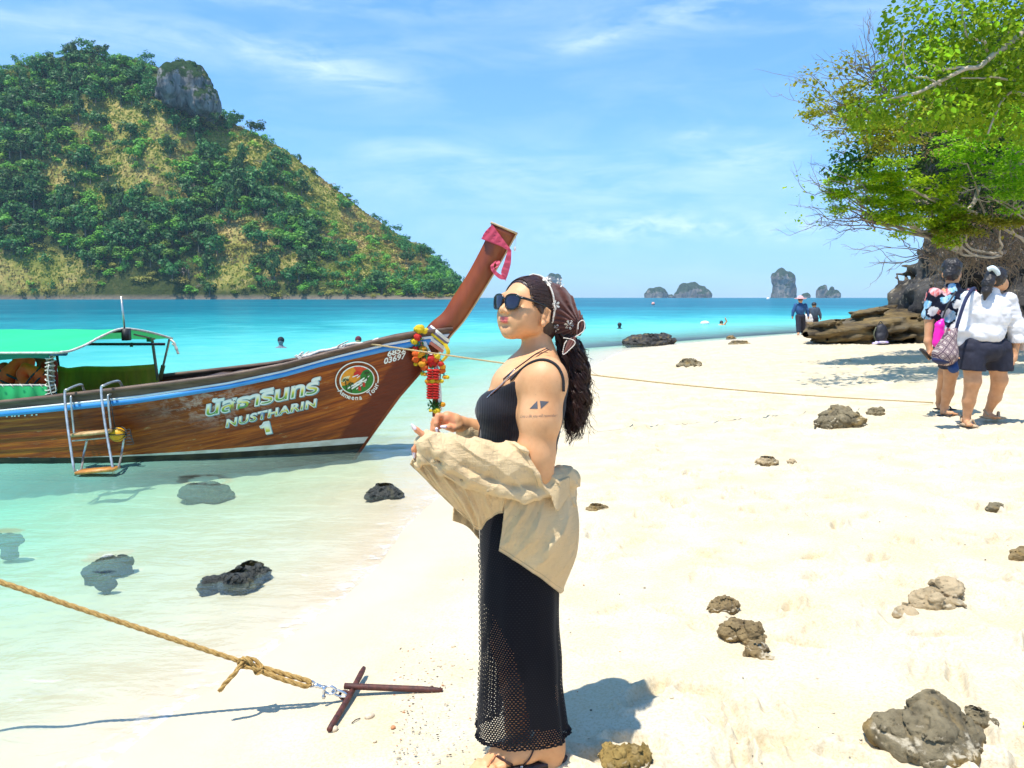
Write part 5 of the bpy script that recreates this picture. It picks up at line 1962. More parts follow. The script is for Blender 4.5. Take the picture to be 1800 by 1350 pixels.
# ---- things in the boat
m_tarp = simple('olive_canvas', (0.42, 0.31, 0.016), (0.28, 0.20, 0.014), 1.5, 0.85, 0.2, (6, 1, 1))
V = []
nu, nv = 70, 12
rt_ = np.random.default_rng(8)
for i in range(nu):
    f = i / (nu - 1)
    px = 100 + 178 * f
    topy = 641 + 6 * math.exp(-((f - 0.1) / 0.12) ** 2) + 5 * math.sin(f * 3.1) - 2
    for j in range(nv):
        g = j / (nv - 1)
        yy = 9.12 + 0.030 * math.sin(f * 46 + 2 * math.sin(f * 9)) * g * (0.35 + 0.9 * (abs(f - 0.5) * 2) ** 2) + 0.02 * math.sin(g * 5 + f * 7)
        if j == 0:
            yy += 0.06
        V.append(at(px + 2 * math.sin(g * 4 + f * 30), topy + (705 - topy) * g - (2.0 if j == 1 else 0), yy))
tp = obj('tarpaulin', V, grid_faces(nu, nv), m_tarp)
tag(tp, 'olive canvas tarpaulin draped along the far side of the wooden boat', 'tarpaulin')
m_orange = simple('orange_fabric', (0.92, 0.13, 0.008), (0.75, 0.06, 0.008), 6.0, 0.7, 0.3)
m_orange_shade = simple('orange_fabric_shaded', (0.55, 0.04, 0.012), (0.32, 0.02, 0.010), 6.0, 0.75, 0.3)  # orange jackets in shade, the shade put into the colour


def life_jacket(px, py, Y, w, h, lean, mat, label):
    c = at(px, py, Y)
    root = thing('life_jacket', label, 'life jacket', c - (0, 0, h * 0.5), 'life jackets in the boat')
    S = Solid(c - (w, 0.16, h), c + (w, 0.16, h), 0.012)
    ca, sa_ = math.cos(lean), math.sin(lean)
    R = np.array([[ca, 0, sa_], [0, 1, 0], [-sa_, 0, ca]])
    for sx_ in (-1, 1):
        S.ell(c + R.T @ np.array([sx_ * w * 0.27, 0, -h * 0.12]), (w * 0.26, 0.07, h * 0.40), 0.02, R)
    S.cone(c + R.T @ np.array([-w * 0.25, 0.02, h * 0.2]), c + R.T @ np.array([-w * 0.12, 0.05, h * 0.52]), 0.055, 0.05, 0.03)
    S.cone(c + R.T @ np.array([w * 0.25, 0.02, h * 0.2]), c + R.T @ np.array([w * 0.12, 0.05, h * 0.52]), 0.055, 0.05, 0.03)
    S.cone(c + R.T @ np.array([-w * 0.12, 0.05, h * 0.52]), c + R.T @ np.array([w * 0.12, 0.05, h * 0.52]), 0.05, 0.05, 0.03)
    S.rough(lambda p: 0.012 * fbm(p * 14, 3, int(px)), 0.06)
    V, Q = S.surface()
    obj('vest', V, Q, mat, root)
    for dz in (-0.25, 0.0):
        q = [c + R.T @ np.array([x * w * 0.55, -0.075 + 0.05 * abs(x) ** 2, dz * h]) for x in np.linspace(-1, 1, 9)]
        obj('strap', *tube(q, 0.014, 6, flat=0.4), m_black, root)


life_jacket(10, 668, 8.3, 0.26, 0.26, 0.5, m_orange_shade, 'orange life jacket coloured dark red for shade, lying at the left edge of the boat')
life_jacket(30, 662, 8.2, 0.34, 0.36, -0.4, m_orange, 'orange life jacket second from the left in the boat, its edge sunlit')
life_jacket(57, 668, 8.0, 0.32, 0.28, 0.9, m_orange, 'bright orange life jacket lying over on its side by the green side cloth')
life_jacket(62, 657, 8.6, 0.36, 0.40, 0.1, m_orange_shade, 'orange life jacket coloured dark red for shade, standing upright behind the others')
life_jacket(80, 668, 8.4, 0.24, 0.34, -0.1, m_orange_shade, 'orange life jacket coloured dark red for shade, beside the lashed awning post')
Sy = Solid(at(236, 690, 8.1) - (0.02, 0.1, 0.02), at(280, 672, 8.1) + (0.02, 0.12, 0.02), 0.008)
Sy.cone(at(243, 686, 8.1), at(274, 683, 8.1), 0.035, 0.033, 0.01)
Sy.cone(at(243, 682, 8.15), at(272, 680, 8.15), 0.028, 0.026, 0.02)
tag(solid_obj('cushion', Sy, simple('yellow_plastic', (0.80, 0.56, 0.0), (0.7, 0.45, 0.0), 4.0, 0.45)), 'yellow cushion showing above the gunwale at the end of the tarpaulin', 'cushion')
dk = twig([near_pt(660, 601) + (0, 0.3, 0.02), near_pt(600, 615) + (0, 0.35, 0.03), near_pt(560, 627) + (0, 0.30, 0.03), near_pt(520, 636) + (0, 0.3, 0.02)], 0.018, 0.018, 30, 0.03, rl, 6)
bits = [dk]
for (x, y) in [(588, 613), (521, 629), (515, 633), (528, 631)]:
    for q in range(4):
        p0 = near_pt(x, y) + (0, 0.3, -0.02)
        bits.append(twig([p0, p0 + (rl.normal(0, .03), 0, 0.03), p0 + (rl.normal(0, .05), 0, rl.uniform(.03, .09))], 0.012, 0.006, 6))
obj('deck_rope', *join(bits), m_rope_w, boat)

# ---- boarding ladder hooked over the side
lad = thing('boarding_ladder', 'metal boarding ladder with two wooden steps hooked over the side of the wooden boat', 'ladder', at(165, 835, 7.45))
for (side, pts) in (('l', [(151, 694, 7.78), (146, 682, 7.70), (141, 676, 7.62), (120, 684, 7.46), (114, 692, 7.43), (118, 740, 7.32), (131, 833, 7.12)]),
                    ('r', [(219, 690, 7.78), (212, 674, 7.70), (205, 670, 7.62), (184, 677, 7.46), (178, 686, 7.43), (184, 740, 7.32), (200, 833, 7.12)])):
    obj('side_tube', *tube(spline([at(*p) for p in pts], 40), 0.0125, 8), m_steel, lad)
for pts in ([(148, 688, 7.72), (128, 696, 7.56), (125, 705, 7.52), (131, 768, 7.50)], [(214, 683, 7.72), (194, 693, 7.56), (190, 703, 7.52), (197, 770, 7.50)],
            [(153, 774, 7.50), (147, 800, 7.46), (143, 824, 7.20), (136, 828, 7.14)], [(218, 770, 7.50), (214, 796, 7.46), (209, 818, 7.20), (203, 826, 7.14)]):
    obj('rear_tube', *tube(spline([at(*p) for p in pts], 26), 0.0105, 8), m_steel, lad)
obj('cross_bar', *tube([at(149, 690, 7.75), at(217, 684, 7.75)], 0.0125, 8), m_steel, lad)
m_step = simple('worn_step_wood', (0.55, 0.36, 0.16), (0.38, 0.23, 0.09), 3.0, 0.6, 0.2, (8, 1, 1))
m_step2 = simple('wet_step_wood', (0.62, 0.27, 0.055), (0.42, 0.17, 0.035), 3.0, 0.45, 0.2, (8, 1, 1))
for (a, b, c, d, mm) in (((124, 763, 7.36), (190, 757, 7.36), (193, 768, 7.52), (127, 774, 7.52), m_step), ((133, 829, 7.08), (200, 823, 7.08), (207, 831, 7.2), (140, 838, 7.2), m_step2)):
    q = [at(*p) for p in (a, b)]
    V = []
    for p in (q[0], q[1]):
        for dy, dz in ((-0.02, 0.0), (0.12, 0.0), (0.12, -0.028), (-0.02, -0.028)):
            V.append(p + (0, dy, dz))
    obj('step', V, [(0, 1, 5, 4), (1, 2, 6, 5), (2, 3, 7, 6), (3, 0, 4, 7), (0, 3, 2, 1), (4, 5, 6, 7)], mm, lad, smooth=False)
obj('step_rod', *join([tube([at(127, 775, 7.42), at(192, 769, 7.42)], 0.008, 6)]), m_steel, lad)
fl = thing('float', 'yellow round float in black cord hanging on the hull beside the ladder', 'float', at(207, 778, 7.5))
V, F = ball(at(207, 764, 7.50), (0.078, 0.07, 0.072), 20, 14)
obj('ball', V, F, simple('yellow_float', (0.80, 0.42, 0.004), (0.62, 0.27, 0.004), 7.0, 0.5, 0.1), fl)
cr_ = []
for tl in (0.0, 0.9, -0.9):
    ang = np.linspace(0, 2 * math.pi, 24)
    cr_.append(tube([at(207, 764, 7.50) + np.array([0.082 * math.cos(q), 0.074 * math.sin(q) * math.cos(tl), 0.076 * math.sin(q) * math.sin(tl) + 0.01]) for q in ang], 0.005, 5))
for q in range(4):
    p0 = at(219, 758 + q * 5, 7.47)
    cr_.append(twig([p0, p0 + (0.05, 0, 0.02), p0 + (0.06 + 0.01 * q, 0, -0.04), p0 + (0.01, 0, -0.05)], 0.004, 0.004, 10))
cr_.append(tube([at(203, 757, 7.5), at(197, 720, 7.52), at(192, 697, 7.55)], 0.005, 5))
obj('cord', *join(cr_), m_black, fl)

# ---- painted names and the emblem, laid on the hull
hv_ = np.concatenate([h[0] for h in hull_all])
ho = 0
hf_ = []
for h in hull_all:
    hf_ += [tuple(int(i) + ho for i in f) for f in h[1]]
    ho += len(h[0])
sv, sf = plate(stem_out, 0.050)
HULL_BVH = BVHTree.FromPolygons([tuple(v) for v in hv_] + [tuple(v) for v in sv], hf_ + [tuple(int(i) + len(hv_) for i in f) for f in sf])


def on_hull(px, py, lift):
    d = ray(px, py)
    d = d / np.linalg.norm(d)
    hit = HULL_BVH.ray_cast(Vector((0, 0, EYE)), Vector(d))
    if hit[0] is None:
        return at(px, py, 8.0)
    return np.array(hit[0]) - d * lift


def text_mesh(body, offset=0.0, shear=0.0, spacing=1.0):
    cu = bpy.data.curves.new('lettering', 'FONT')
    cu.body = body
    cu.size = 1.0
    cu.offset = offset
    cu.shear = shear
    cu.space_character = spacing
    cu.resolution_u = 3
    o = bpy.data.objects.new('lettering', cu)
    COL.objects.link(o)
    dg = bpy.context.evaluated_depsgraph_get()
    me = o.evaluated_get(dg).to_mesh()
    V = np.array([tuple(v.co)[:2] for v in me.vertices])
    F = [tuple(p.vertices) for p in me.polygons]
    o.evaluated_get(dg).to_mesh_clear()
    bpy.data.objects.remove(o)
    bpy.data.curves.remove(cu)
    return V, F


def decal(name, V2, F, origin, ex, ey, mat, lift, parent=None, surf=None, cols=None):
    """flat shape in (u, v) laid on the hull: photograph position = origin + u * ex + v * ey"""
    V = np.array([(surf or on_hull)(origin[0] + u * ex[0] + v * ey[0], origin[1] + u * ex[1] + v * ey[1], lift) for u, v in V2])
    return obj(name, V, F, mat, parent or boat, smooth=False, attrs={'tone': np.array(V2)[:, 1]} if cols is None else cols)


m_letter_w = simple('lettering_white', (0.80, 0.80, 0.74), (0.72, 0.72, 0.66), 8.0, 0.5)
m_letter_b = simple('lettering_blue', (0.16, 0.36, 0.42), (0.10, 0.26, 0.34), 8.0, 0.5)
m_letter_g, t, out = new_mat('lettering_shaded')
tn = t.attr('tone')
principled(t, out, t.ramp(tn, [(0.0, (0.06, 0.24, 0.06)), (0.14, (0.22, 0.40, 0.05)), (0.26, (0.70, 0.58, 0.06)), (0.36, (0.84, 0.80, 0.42)), (0.48, (0.84, 0.84, 0.78))]), 0.5)


def fit(V2, w):
    V2 = np.array(V2)
    V2[:, 0] -= V2[:, 0].min()
    return V2 / V2[:, 0].max() * np.array([w, w])


def name_board(body, x0, y0, x1, y1, height, shear=0.12, layers=True, offset=0.02, spacing=1.0):
    L = math.hypot(x1 - x0, y1 - y0)
    ex = np.array([(x1 - x0), (y1 - y0)])
    base, Fb = text_mesh(body, offset, shear, spacing)
    x_off, wid = base[:, 0].min(), base[:, 0].max() - base[:, 0].min()

    def uv(V):
        return np.stack([(V[:, 0] - x_off) / wid, V[:, 1]], 1)
    ey = np.array([0.0, -height])
    if layers:
        Vs_, Fs_ = text_mesh(body, offset + 0.028, shear, spacing)
        decal('letter_shadow', uv(Vs_), Fs_, (x0 + 1.7, y0 + 1.2), ex, ey, m_letter_b, 0.012)
        decal('letter_outline', uv(Vs_), Fs_, (x0, y0), ex, ey, m_letter_w, 0.016)
        Vi, Fi = text_mesh(body, offset - 0.022, shear, spacing)
        decal('lettering', uv(Vi), Fi, (x0, y0), ex, ey, m_letter_g, 0.020)
    else:
        decal('lettering', uv(base), Fb, (x0, y0), ex, ey, m_letter_w, 0.014)


name_board('\u0e19\u0e31\u0e2a\u0e18\u0e32\u0e23\u0e34\u0e19\u0e17\u0e23\u0e4c', 362, 731, 562, 689, 34, 0.10, True, 0.022)
name_board('NUSTHARIN', 397, 751, 556, 714, 19, 0.10, True, 0.022, 1.12)
ONE = [(455.5, 749), (460, 746.5), (463, 741.5), (473, 739.5), (478.5, 761.5), (467.5, 764), (464, 750.5), (458, 753.5)]
for nm_, dx, gr, mm_, lf_ in (('letter_shadow', 1.8, 1.0, m_letter_b, 0.012), ('letter_outline', 0.0, 1.0, m_letter_w, 0.016), ('lettering', 0.0, 0.66, m_letter_g, 0.020)):
    cq = np.array((468.0, 752.5))
    V2 = [tuple((np.array(p) - cq) * gr + cq + (dx, dx * 0.6)) for p in ONE]
    decal(nm_, V2, [tuple(range(8))], (0, 0), (1, 0), (0, 1), mm_, lf_, cols={'tone': [(765 - p[1]) / 34 for p in V2]})
name_board('6852', 681, 627, 713, 618, 14, 0.1, False, 0.03)
name_board('03697', 675, 640, 714, 629, 14, 0.1, False, 0.03)
# worn registration marks near the left edge
for x in (12, 21, 26, 33, 44, 56, 64):
    V2 = [(-1.6, -1), (1.8, -1.3), (1.5, 1), (-1.5, 1.2)]
    decal('paint_mark', V2, [(0, 1, 2, 3)], (x, 733 - 0.06 * x), (1, 0), (0, 1), m_letter_w, 0.014)


def ellipse_pt(a, rx, ry, cx=627.5, cy=668.0, rot=-0.18):
    x, y = rx * math.cos(a), ry * math.sin(a)
    return cx + x * math.cos(rot) - y * math.sin(rot), cy + x * math.sin(rot) + y * math.cos(rot)


def band(a0, a1, r0, r1, n, mat, lift, nm):
    V = []
    for i in range(n):
        a = a0 + (a1 - a0) * i / (n - 1)
        V.append(on_hull(*ellipse_pt(a, *r0), lift))
        V.append(on_hull(*ellipse_pt(a, *r1), lift))
    obj(nm, V, grid_faces(n, 2), mat, boat, smooth=False)


band(math.radians(158), math.radians(382), (38.5, 32.5), (36.6, 30.6), 50, m_letter_w, 0.012, 'emblem_ring')
band(0, 2 * math.pi, (31.0, 25.2), (28.8, 23.2), 60, m_letter_w, 0.014, 'emblem_ring')


def flat(name, col):
    return simple(name, col, tuple(c * 0.85 for c in col), 40.0, 0.55)


def blob(pts, mat, lift, nm='emblem_paint', clip=True):
    """filled outline in emblem units (x right, y up, unit disc)"""
    V = []
    bm = bmesh.new()
    cl_ = []
    for (x, y) in pts:
        r = math.hypot(x, y)
        cl_.append((x / r, y / r) if clip and r > 1 else (x, y))
    bm.faces.new([bm.verts.new((x, y, 0)) for x, y in cl_])
    bmesh.ops.triangulate(bm, faces=bm.faces[:])
    for _ in range(4):
        lg = [e for e in bm.edges if e.calc_length() > 0.3]
        if lg:
            bmesh.ops.subdivide_edges(bm, edges=lg, cuts=1, use_grid_fill=False)
            bmesh.ops.triangulate(bm, faces=bm.faces[:])
    bm.verts.index_update()
    F = [tuple(v.index for v in f.verts) for f in bm.faces]
    pts = [(v.co.x, v.co.y) for v in bm.verts]
    bm.free()
    for (x, y) in pts:
        r = math.hypot(x, y)
        if clip and r > 1:
            x, y = x / r, y / r
        a = math.atan2(-y, x)
        rr_ = math.hypot(x, y)
        V.append(on_hull(*ellipse_pt(a, 29.2 * rr_, 23.5 * rr_), lift))
    obj(nm, V, F, mat, boat, smooth=False)


def arc(a0, a1, n, r=1.0):
    return [(r * math.cos(math.radians(a0 + (a1 - a0) * i / (n - 1))), r * math.sin(math.radians(a0 + (a1 - a0) * i / (n - 1)))) for i in range(n)]


blob(arc(0, 352, 45), flat('emblem_orange', (0.80, 0.30, 0.01)), 0.012)
blob(arc(20, 95, 14) + [(0.1, 0.55), (0.7, 0.3)], flat('emblem_red', (0.72, 0.06, 0.012)), 0.014)
blob([(-0.97, 0.1), (-0.75, 0.38), (-0.35, 0.42), (-0.5, 0.18), (-0.8, 0.0)], flat('emblem_cream', (0.85, 0.75, 0.40)), 0.014)
blob([(0.1 + 0.24 * math.cos(q), 0.42 + 0.24 * math.sin(q)) for q in np.linspace(0, 6.1, 20)], flat('emblem_sun', (0.60, 0.012, 0.010)), 0.016)
blob(arc(-60, 42, 18) + [(0.45, 0.58), (0.25, 0.30), (0.2, 0.0), (-0.1, -0.2)], flat('emblem_green', (0.012, 0.19, 0.018)), 0.018)
blob(arc(195, 310, 24) + [(0.3, -0.2), (-0.4, -0.25)], flat('emblem_green', (0.012, 0.19, 0.018)), 0.017)
m_ew = flat('emblem_white', (0.82, 0.84, 0.78))
for (x0, y0, x1, y1, w) in [(-0.65, -0.50, 0.45, 0.05, .06), (-0.45, -0.58, 0.60, -0.08, .07), (-0.15, -0.66, 0.50, -0.26, .05), (-0.25, 0.28, 0.12, 0.36, .04), (0.0, 0.16, 0.22, 0.28, .04), (-0.3, -0.36, 0.3, -0.14, .06), (0.58, 0.02, 0.76, 0.14, .04)]:
    blob([(x0, y0 - w), (x1, y1 - w), (x1 + .03, y1 + w), (x0 + .03, y0 + w)], m_ew, 0.022)
m_ed = flat('emblem_dark', (0.02, 0.05, 0.008))
for (x, y, h_, s_) in [(-0.72, -0.62, 0.72, 0.26), (-0.46, -0.85, 0.62, 0.22), (0.62, -0.2, 0.55, 0.2)]:
    blob([(x - .035, y), (x + .035, y), (x + .06, y + h_), (x + .0, y + h_)], m_ed, 0.025)
    for q in range(7):
        a = math.radians(-25 + q * 38)
        tx, ty = x + .03 + s_ * math.cos(a), y + h_ + s_ * 0.7 * math.sin(a)
        blob([(x + .03, y + h_ + .05), (x + .03 + (tx - x) * .5 + .04, (ty + y + h_) / 2 + .07), (tx, ty), (x + .03 + (tx - x) * .5, (ty + y + h_) / 2 - .02)], m_ed, 0.026)
m_er = flat('emblem_redfigure', (0.55, 0.03, 0.012))
for (x, y) in [(0.36, -0.44), (0.07, -0.66)]:
    blob([(x - .08, y - .16), (x + .07, y - .16), (x + .09, y + .1), (x, y + .2), (x - .08, y + .1)], m_er, 0.028)


def arc_text(body, a0, a1, rx, ry, size):
    """letters standing along the lower rim, read from left to right"""
    n = len(body)
    for i, ch in enumerate(body):
        V2, F = text_mesh(ch, 0.02)
        if len(V2) == 0:
            continue
        a = math.radians(a0 + (a1 - a0) * (i + 0.5) / n)
        c = np.array(ellipse_pt(a, rx, ry))
        c2 = np.array(ellipse_pt(a - 0.02, rx, ry))
        tx = (c2 - c)
        tx /= np.linalg.norm(tx)
        up_ = np.array([tx[1], -tx[0]])
        mid = (V2.min(0) + V2.max(0)) / 2
        V2 = V2 - np.array([mid[0], 0.30])
        decal('emblem_letter', V2, F, c, tx * size, up_ * size, m_letter_w, 0.013)


arc_text('Asmeena', 158, 84, 36.0, 31.5, 11.5)
arc_text('Tour', 66, 20, 36.0, 31.5, 12.5)
# ================================================================== ribbons, garlands, ropes and the anchor
m_pinkrib = foliage_mat('pink_ribbon', (0.85, 0.12, 0.16), (0.80, 0.10, 0.14), 0.35)


def ribbon(pts_a, pts_b, n=24):
    """strip between two edge lines given as (px, py, depth)"""
    A = spline([at(*p) for p in pts_a], n)
    B = spline([at(*p) for p in pts_b], n)
    mid = (A + B) / 2
    mid = mid + 0.008 * np.stack([np.zeros(n), np.sin(np.arange(n) * 1.1), np.zeros(n)], 1)
    V = np.stack([A, mid, B], 1).reshape(-1, 3)
    return V, [tuple(int(i) for i in f) for f in grid_faces(n, 3)]


F_ = BY - 0.075
pr = join([
    ribbon([(866, 394, F_), (853, 407, F_), (846, 420, F_)], [(868, 398, F_ - .01), (884, 420, F_ - .01), (899, 440, F_ - .02)]),
    ribbon([(866, 395, F_ - .008), (880, 415, F_ - .015), (896, 436, F_ - .02)], [(846, 419, F_ - .008), (872, 428, F_ - .015), (897, 443, F_ - .02)]),
    ribbon([(893, 438, F_ - .03), (886, 462, F_ - .03), (881, 480, F_ - .02), (890, 493, F_)], [(899, 440, F_ - .03), (898, 462, F_ - .02), (893, 482, F_ - .01), (888, 494, F_)], 30),
    ribbon([(890, 492, F_), (878, 490, F_ - .02), (866, 479, F_ - .03), (862, 468, F_ - .02), (868, 461, F_)], [(884, 484, F_), (876, 480, F_ - .02), (870, 473, F_ - .03), (868, 466, F_ - .03), (873, 458, F_)], 30),
    ribbon([(868, 460, F_), (873, 466, F_ - .02), (868, 473, F_ - .03)], [(878, 458, F_), (879, 463, F_ - .02), (874, 470, F_ - .03)], 12),
    ribbon([(848, 418, F_), (848, 420, BY), (850, 416, BY + .08)], [(865, 394, F_), (864, 396, BY), (866, 392, BY + .08)], 10),
])
tag(obj('ribbon', *pr, m_pinkrib, loc=at(880, 440, BY)), 'pink gauze ribbon tied round the tip of the tall prow with a hanging loop', 'ribbon')
wb, wf = ball(at(905, 437, BY - 0.02), (0.014, 0.012, 0.03), 8, 6)
tag(obj('shell_charm', *join([(wb, wf), tube([at(907, 414, BY), at(905, 434, BY - .02)], 0.003, 5)]), m_white, loc=at(905, 437, BY)), 'small white charm hanging on a thread from the prow tip', 'charm')

# sashes wound round the foot of the prow
SASH = [('yellow', (0.80, 0.55, 0.02), 6), ('purple grey', (0.16, 0.13, 0.22), 11), ('white', (0.78, 0.74, 0.66), -2), ('pink', (0.75, 0.25, 0.16), -9), ('white upper', (0.80, 0.76, 0.68), 15)]
for nm, colr, off in SASH:
    a = np.linspace(0, 2 * math.pi, 41)
    c0, c1 = np.array((742 + off * 0.9, 581 - off * 0.55)), np.array((783 + off * 0.45, 612 - off * 0.75))
    V = []
    for q in a:
        f = 0.5 - 0.5 * math.cos(q)
        px, py = c0 * (1 - f) + c1 * f
        yy = BY - (0.105 + 0.05 * (1 - f)) * math.sin(q)
        for w in (-3.0, 0, 3.0):
            V.append(at(px + 0.55 * w, py - 0.80 * w, yy - 0.004 * (w == 0) - 0.0007 * off))
    lab = {'yellow': 'yellow cloth sash wound round the foot of the prow', 'purple grey': 'dark purple grey sash wound round the foot of the prow', 'white': 'white sash wound lowest but one round the foot of the prow',
           'pink': 'pinkish red sash wound lowest round the foot of the prow', 'white upper': 'narrow white sash wound highest round the foot of the prow'}[nm]
    m = simple('sash_' + nm.replace(' ', '_'), colr, tuple(c * 0.75 for c in colr), 14.0, 0.8, 0.2)
    o = obj('sash', V, grid_faces(41, 3), m, loc=at(765, 595, BY))
    tag(o, lab, 'sash', 'cloth sashes round the prow')
tails = {'yellow': [(782, 604), (788, 620), (778, 634), (770, 640)], 'white': [(745, 600), (756, 622), (766, 640), (772, 680), (774, 722)], 'pink': [(739, 598), (750, 622), (764, 640), (768, 665), (770, 700)]}
for nm, pts in tails.items():
    m = MATS['sash_' + nm]
    A = spline([at(p[0] - 3.5, p[1], BY - 0.17 - 0.02 * (nm == 'white')) for p in pts], 20)
    B = spline([at(p[0] + 3.5, p[1], BY - 0.16) for p in pts], 20)
    V = np.stack([A, (A + B) / 2 + (0, -0.012, 0), B], 1).reshape(-1, 3)
    tag(obj('sash_tail', V, grid_faces(20, 3), m, loc=at(765, 620, BY)), nm + ' sash tail hanging down beside the flower garlands', 'sash', 'hanging sash tails')

# marigold garlands
def ruffled(r, seed):
    V, F = ball((0, 0, 0), (1, 1, 0.8), 22, 13)
    n = V / np.linalg.norm(V, axis=1)[:, None]
    V = V * (0.95 + 0.30 * fbm(n * 5.5, 2, seed, ridged=True))[:, None]
    return V * r, F


MG = {}
for nm, c1 in (('yellow', (0.90, 0.62, 0.008)), ('orange', (0.90, 0.36, 0.004)), ('red', (0.75, 0.018, 0.008)), ('orange_red', (0.88, 0.13, 0.004))):
    mm = simple('petal_' + nm, c1, tuple(c * 0.6 for c in c1), 40.0, 0.7, 0.6)
    V, F = ruffled(1.0, hash(nm) % 50 if False else len(nm))
    MG[nm] = mesh_data('flower', V, F, mm)
m_leafg = simple('garland_leaf', (0.03, 0.17, 0.015), (0.015, 0.09, 0.01), 30.0, 0.6)
m_teal = simple('teal_bead', (0.03, 0.45, 0.38), (0.02, 0.3, 0.26), 30.0, 0.4)
LVb, LFb = leaf_shape('long')
leaf_me = mesh_data('leaf', LVb, LFb, m_leafg, smooth=False)


def garland(label, flowers, leaves, Y, rolls=(), extra=()):
    p0 = at(flowers[0][0], flowers[0][1], Y)
    g = thing('flower_garland', label, 'garland', p0, 'flower garlands on the prow')
    r = np.random.default_rng(int(flowers[0][0] * 7))
    for (px, py, rp, col) in flowers:
        o = bpy.data.objects.new('flower', MG[col])
        COL.objects.link(o)
        o.parent = g
        o.location = tuple(at(px, py, Y + r.uniform(-.02, .02)) - p0)
        k = rp * Y / F_PX
        o.scale = (k, k * 0.9, k)
        o.rotation_euler = tuple(r.uniform(-.5, .5, 3))
    for (px, py, n, rad) in leaves:
        for _ in range(n):
            o = bpy.data.objects.new('leaf', leaf_me)
            COL.objects.link(o)
            o.parent = g
            a = r.uniform(0, 6.28)
            o.location = tuple(at(px + r.uniform(-4, 4), py + r.uniform(-3, 3), Y + r.uniform(-.04, .0)) - p0)
            o.rotation_euler = (r.uniform(-1, 1), a, r.uniform(-.8, .8))
            k = rad * Y / F_PX * r.uniform(0.7, 1.2)
            o.scale = (k, k * 1.5, k)
    for (px, py, n, rp, col) in rolls:
        for i in range(n):
            o = bpy.data.objects.new('petal_ring', MG[col])
            COL.objects.link(o)
            o.parent = g
            o.location = tuple(at(px, py + i * 4.6, Y - 0.03) - p0)
            k = rp * Y / F_PX
            o.scale = (k, k, k * 0.50)
            o.rotation_euler = (0, 0, i * 0.7)
    th_ = [at(f[0], f[1], Y) for f in flowers]
    if len(th_) > 2:
        obj('thread', *tube(th_, 0.006, 5), m_leafg, g)
    for (px, py, h_) in extra:
        obj('bead', *tube([at(px, py, Y), at(px + 1, py + h_, Y)], 0.009, 6), m_teal, g)
    return g


garland('garland of yellow and red marigolds at the upper left of the prow wrapping', [(737, 579, 9, 'yellow'), (745, 582, 6, 'yellow'), (734, 593, 7, 'red'), (728, 600, 6.5, 'yellow'), (730, 612, 5, 'red'), (727, 615, 4, 'orange'), (731, 622, 6.5, 'orange_red'), (738, 625, 5, 'yellow'), (731, 632, 6.5, 'orange_red'), (731, 640, 4, 'yellow')],
        [(740, 602, 9, 8), (746, 613, 9, 8)], BY - 0.20, extra=[(730, 604, 8)])
garland('garland of orange and red marigolds hanging in the middle of the prow wrapping', [(744, 614, 6.5, 'orange'), (741, 622, 6, 'orange'), (746, 634, 7, 'orange_red'), (742, 640, 6.5, 'orange'), (746, 646, 6.5, 'orange_red'), (743, 657, 4, 'yellow'), (747, 658, 3.5, 'orange')],
        [(752, 625, 10, 8), (748, 616, 6, 7)], BY - 0.21, extra=[(743, 646, 9), (746, 624, 6)])
garland('thick garland with two red petal columns and an orange band hanging lowest', [(757, 631, 8, 'red'), (765, 632, 7.5, 'orange_red'), (768, 627, 6.5, 'yellow'), (760, 640, 7.5, 'red'), (752, 671, 5, 'orange'), (760, 670, 5.5, 'yellow'), (768, 671, 5, 'orange'), (776, 670, 4, 'yellow')],
        [(757, 646, 9, 7), (763, 711, 22, 10), (757, 715, 12, 9), (770, 712, 12, 9)], BY - 0.20, rolls=[(756, 651, 4, 5.8, 'red'), (766, 651, 4, 5.8, 'red'), (756, 676, 6, 6.0, 'red'), (766, 676, 6, 6.0, 'red')])
garland('short garland of red and orange marigolds hanging at the right of the prow wrapping', [(775, 640, 5.5, 'red'), (778, 645, 5.5, 'orange'), (777, 652, 6, 'orange_red'), (782, 663, 4, 'orange'), (786, 663, 4, 'yellow')], [(776, 636, 5, 6)], BY - 0.19, extra=[(780, 655, 8)])
garland('little string of yellow flowers dangling from the bottom of the thick garland', [(766, 722, 5.5, 'yellow'), (770, 721, 4.5, 'yellow'), (778, 711, 5, 'orange'), (757, 722, 3, 'yellow')], [(764, 716, 5, 7)], BY - 0.22)
# lower end of the post that the thick garland hangs on
tag(obj('garland_stick', *tube([at(768, 650, BY - 0.12), at(767, 732, BY - 0.13)], 0.045, 8), m_stemwood, loc=at(767, 732, BY - .13)), 'dark wooden stick behind the thick red garland', 'stick')

# thin mooring line from the bow across the beach
p0, p1 = near_pt(641, 606) + (0, -0.03, 0.02), ground(1640, 709)
n = 60
L = np.linspace(0, 1, n)[:, None]
P = p0 * (1 - L) + (p1 + (0, 0, 0.01)) * L
P[:, 2] -= 0.10 * np.sin(L[:, 0] * math.pi)
m_line = simple('tan_line', (0.58, 0.43, 0.22), (0.42, 0.30, 0.14), 60.0, 0.9)
tag(obj('mooring_line', *tube(P, 0.0085, 6), m_line, loc=p1), 'thin tan mooring line stretched from the bow across the beach behind the woman', 'rope')


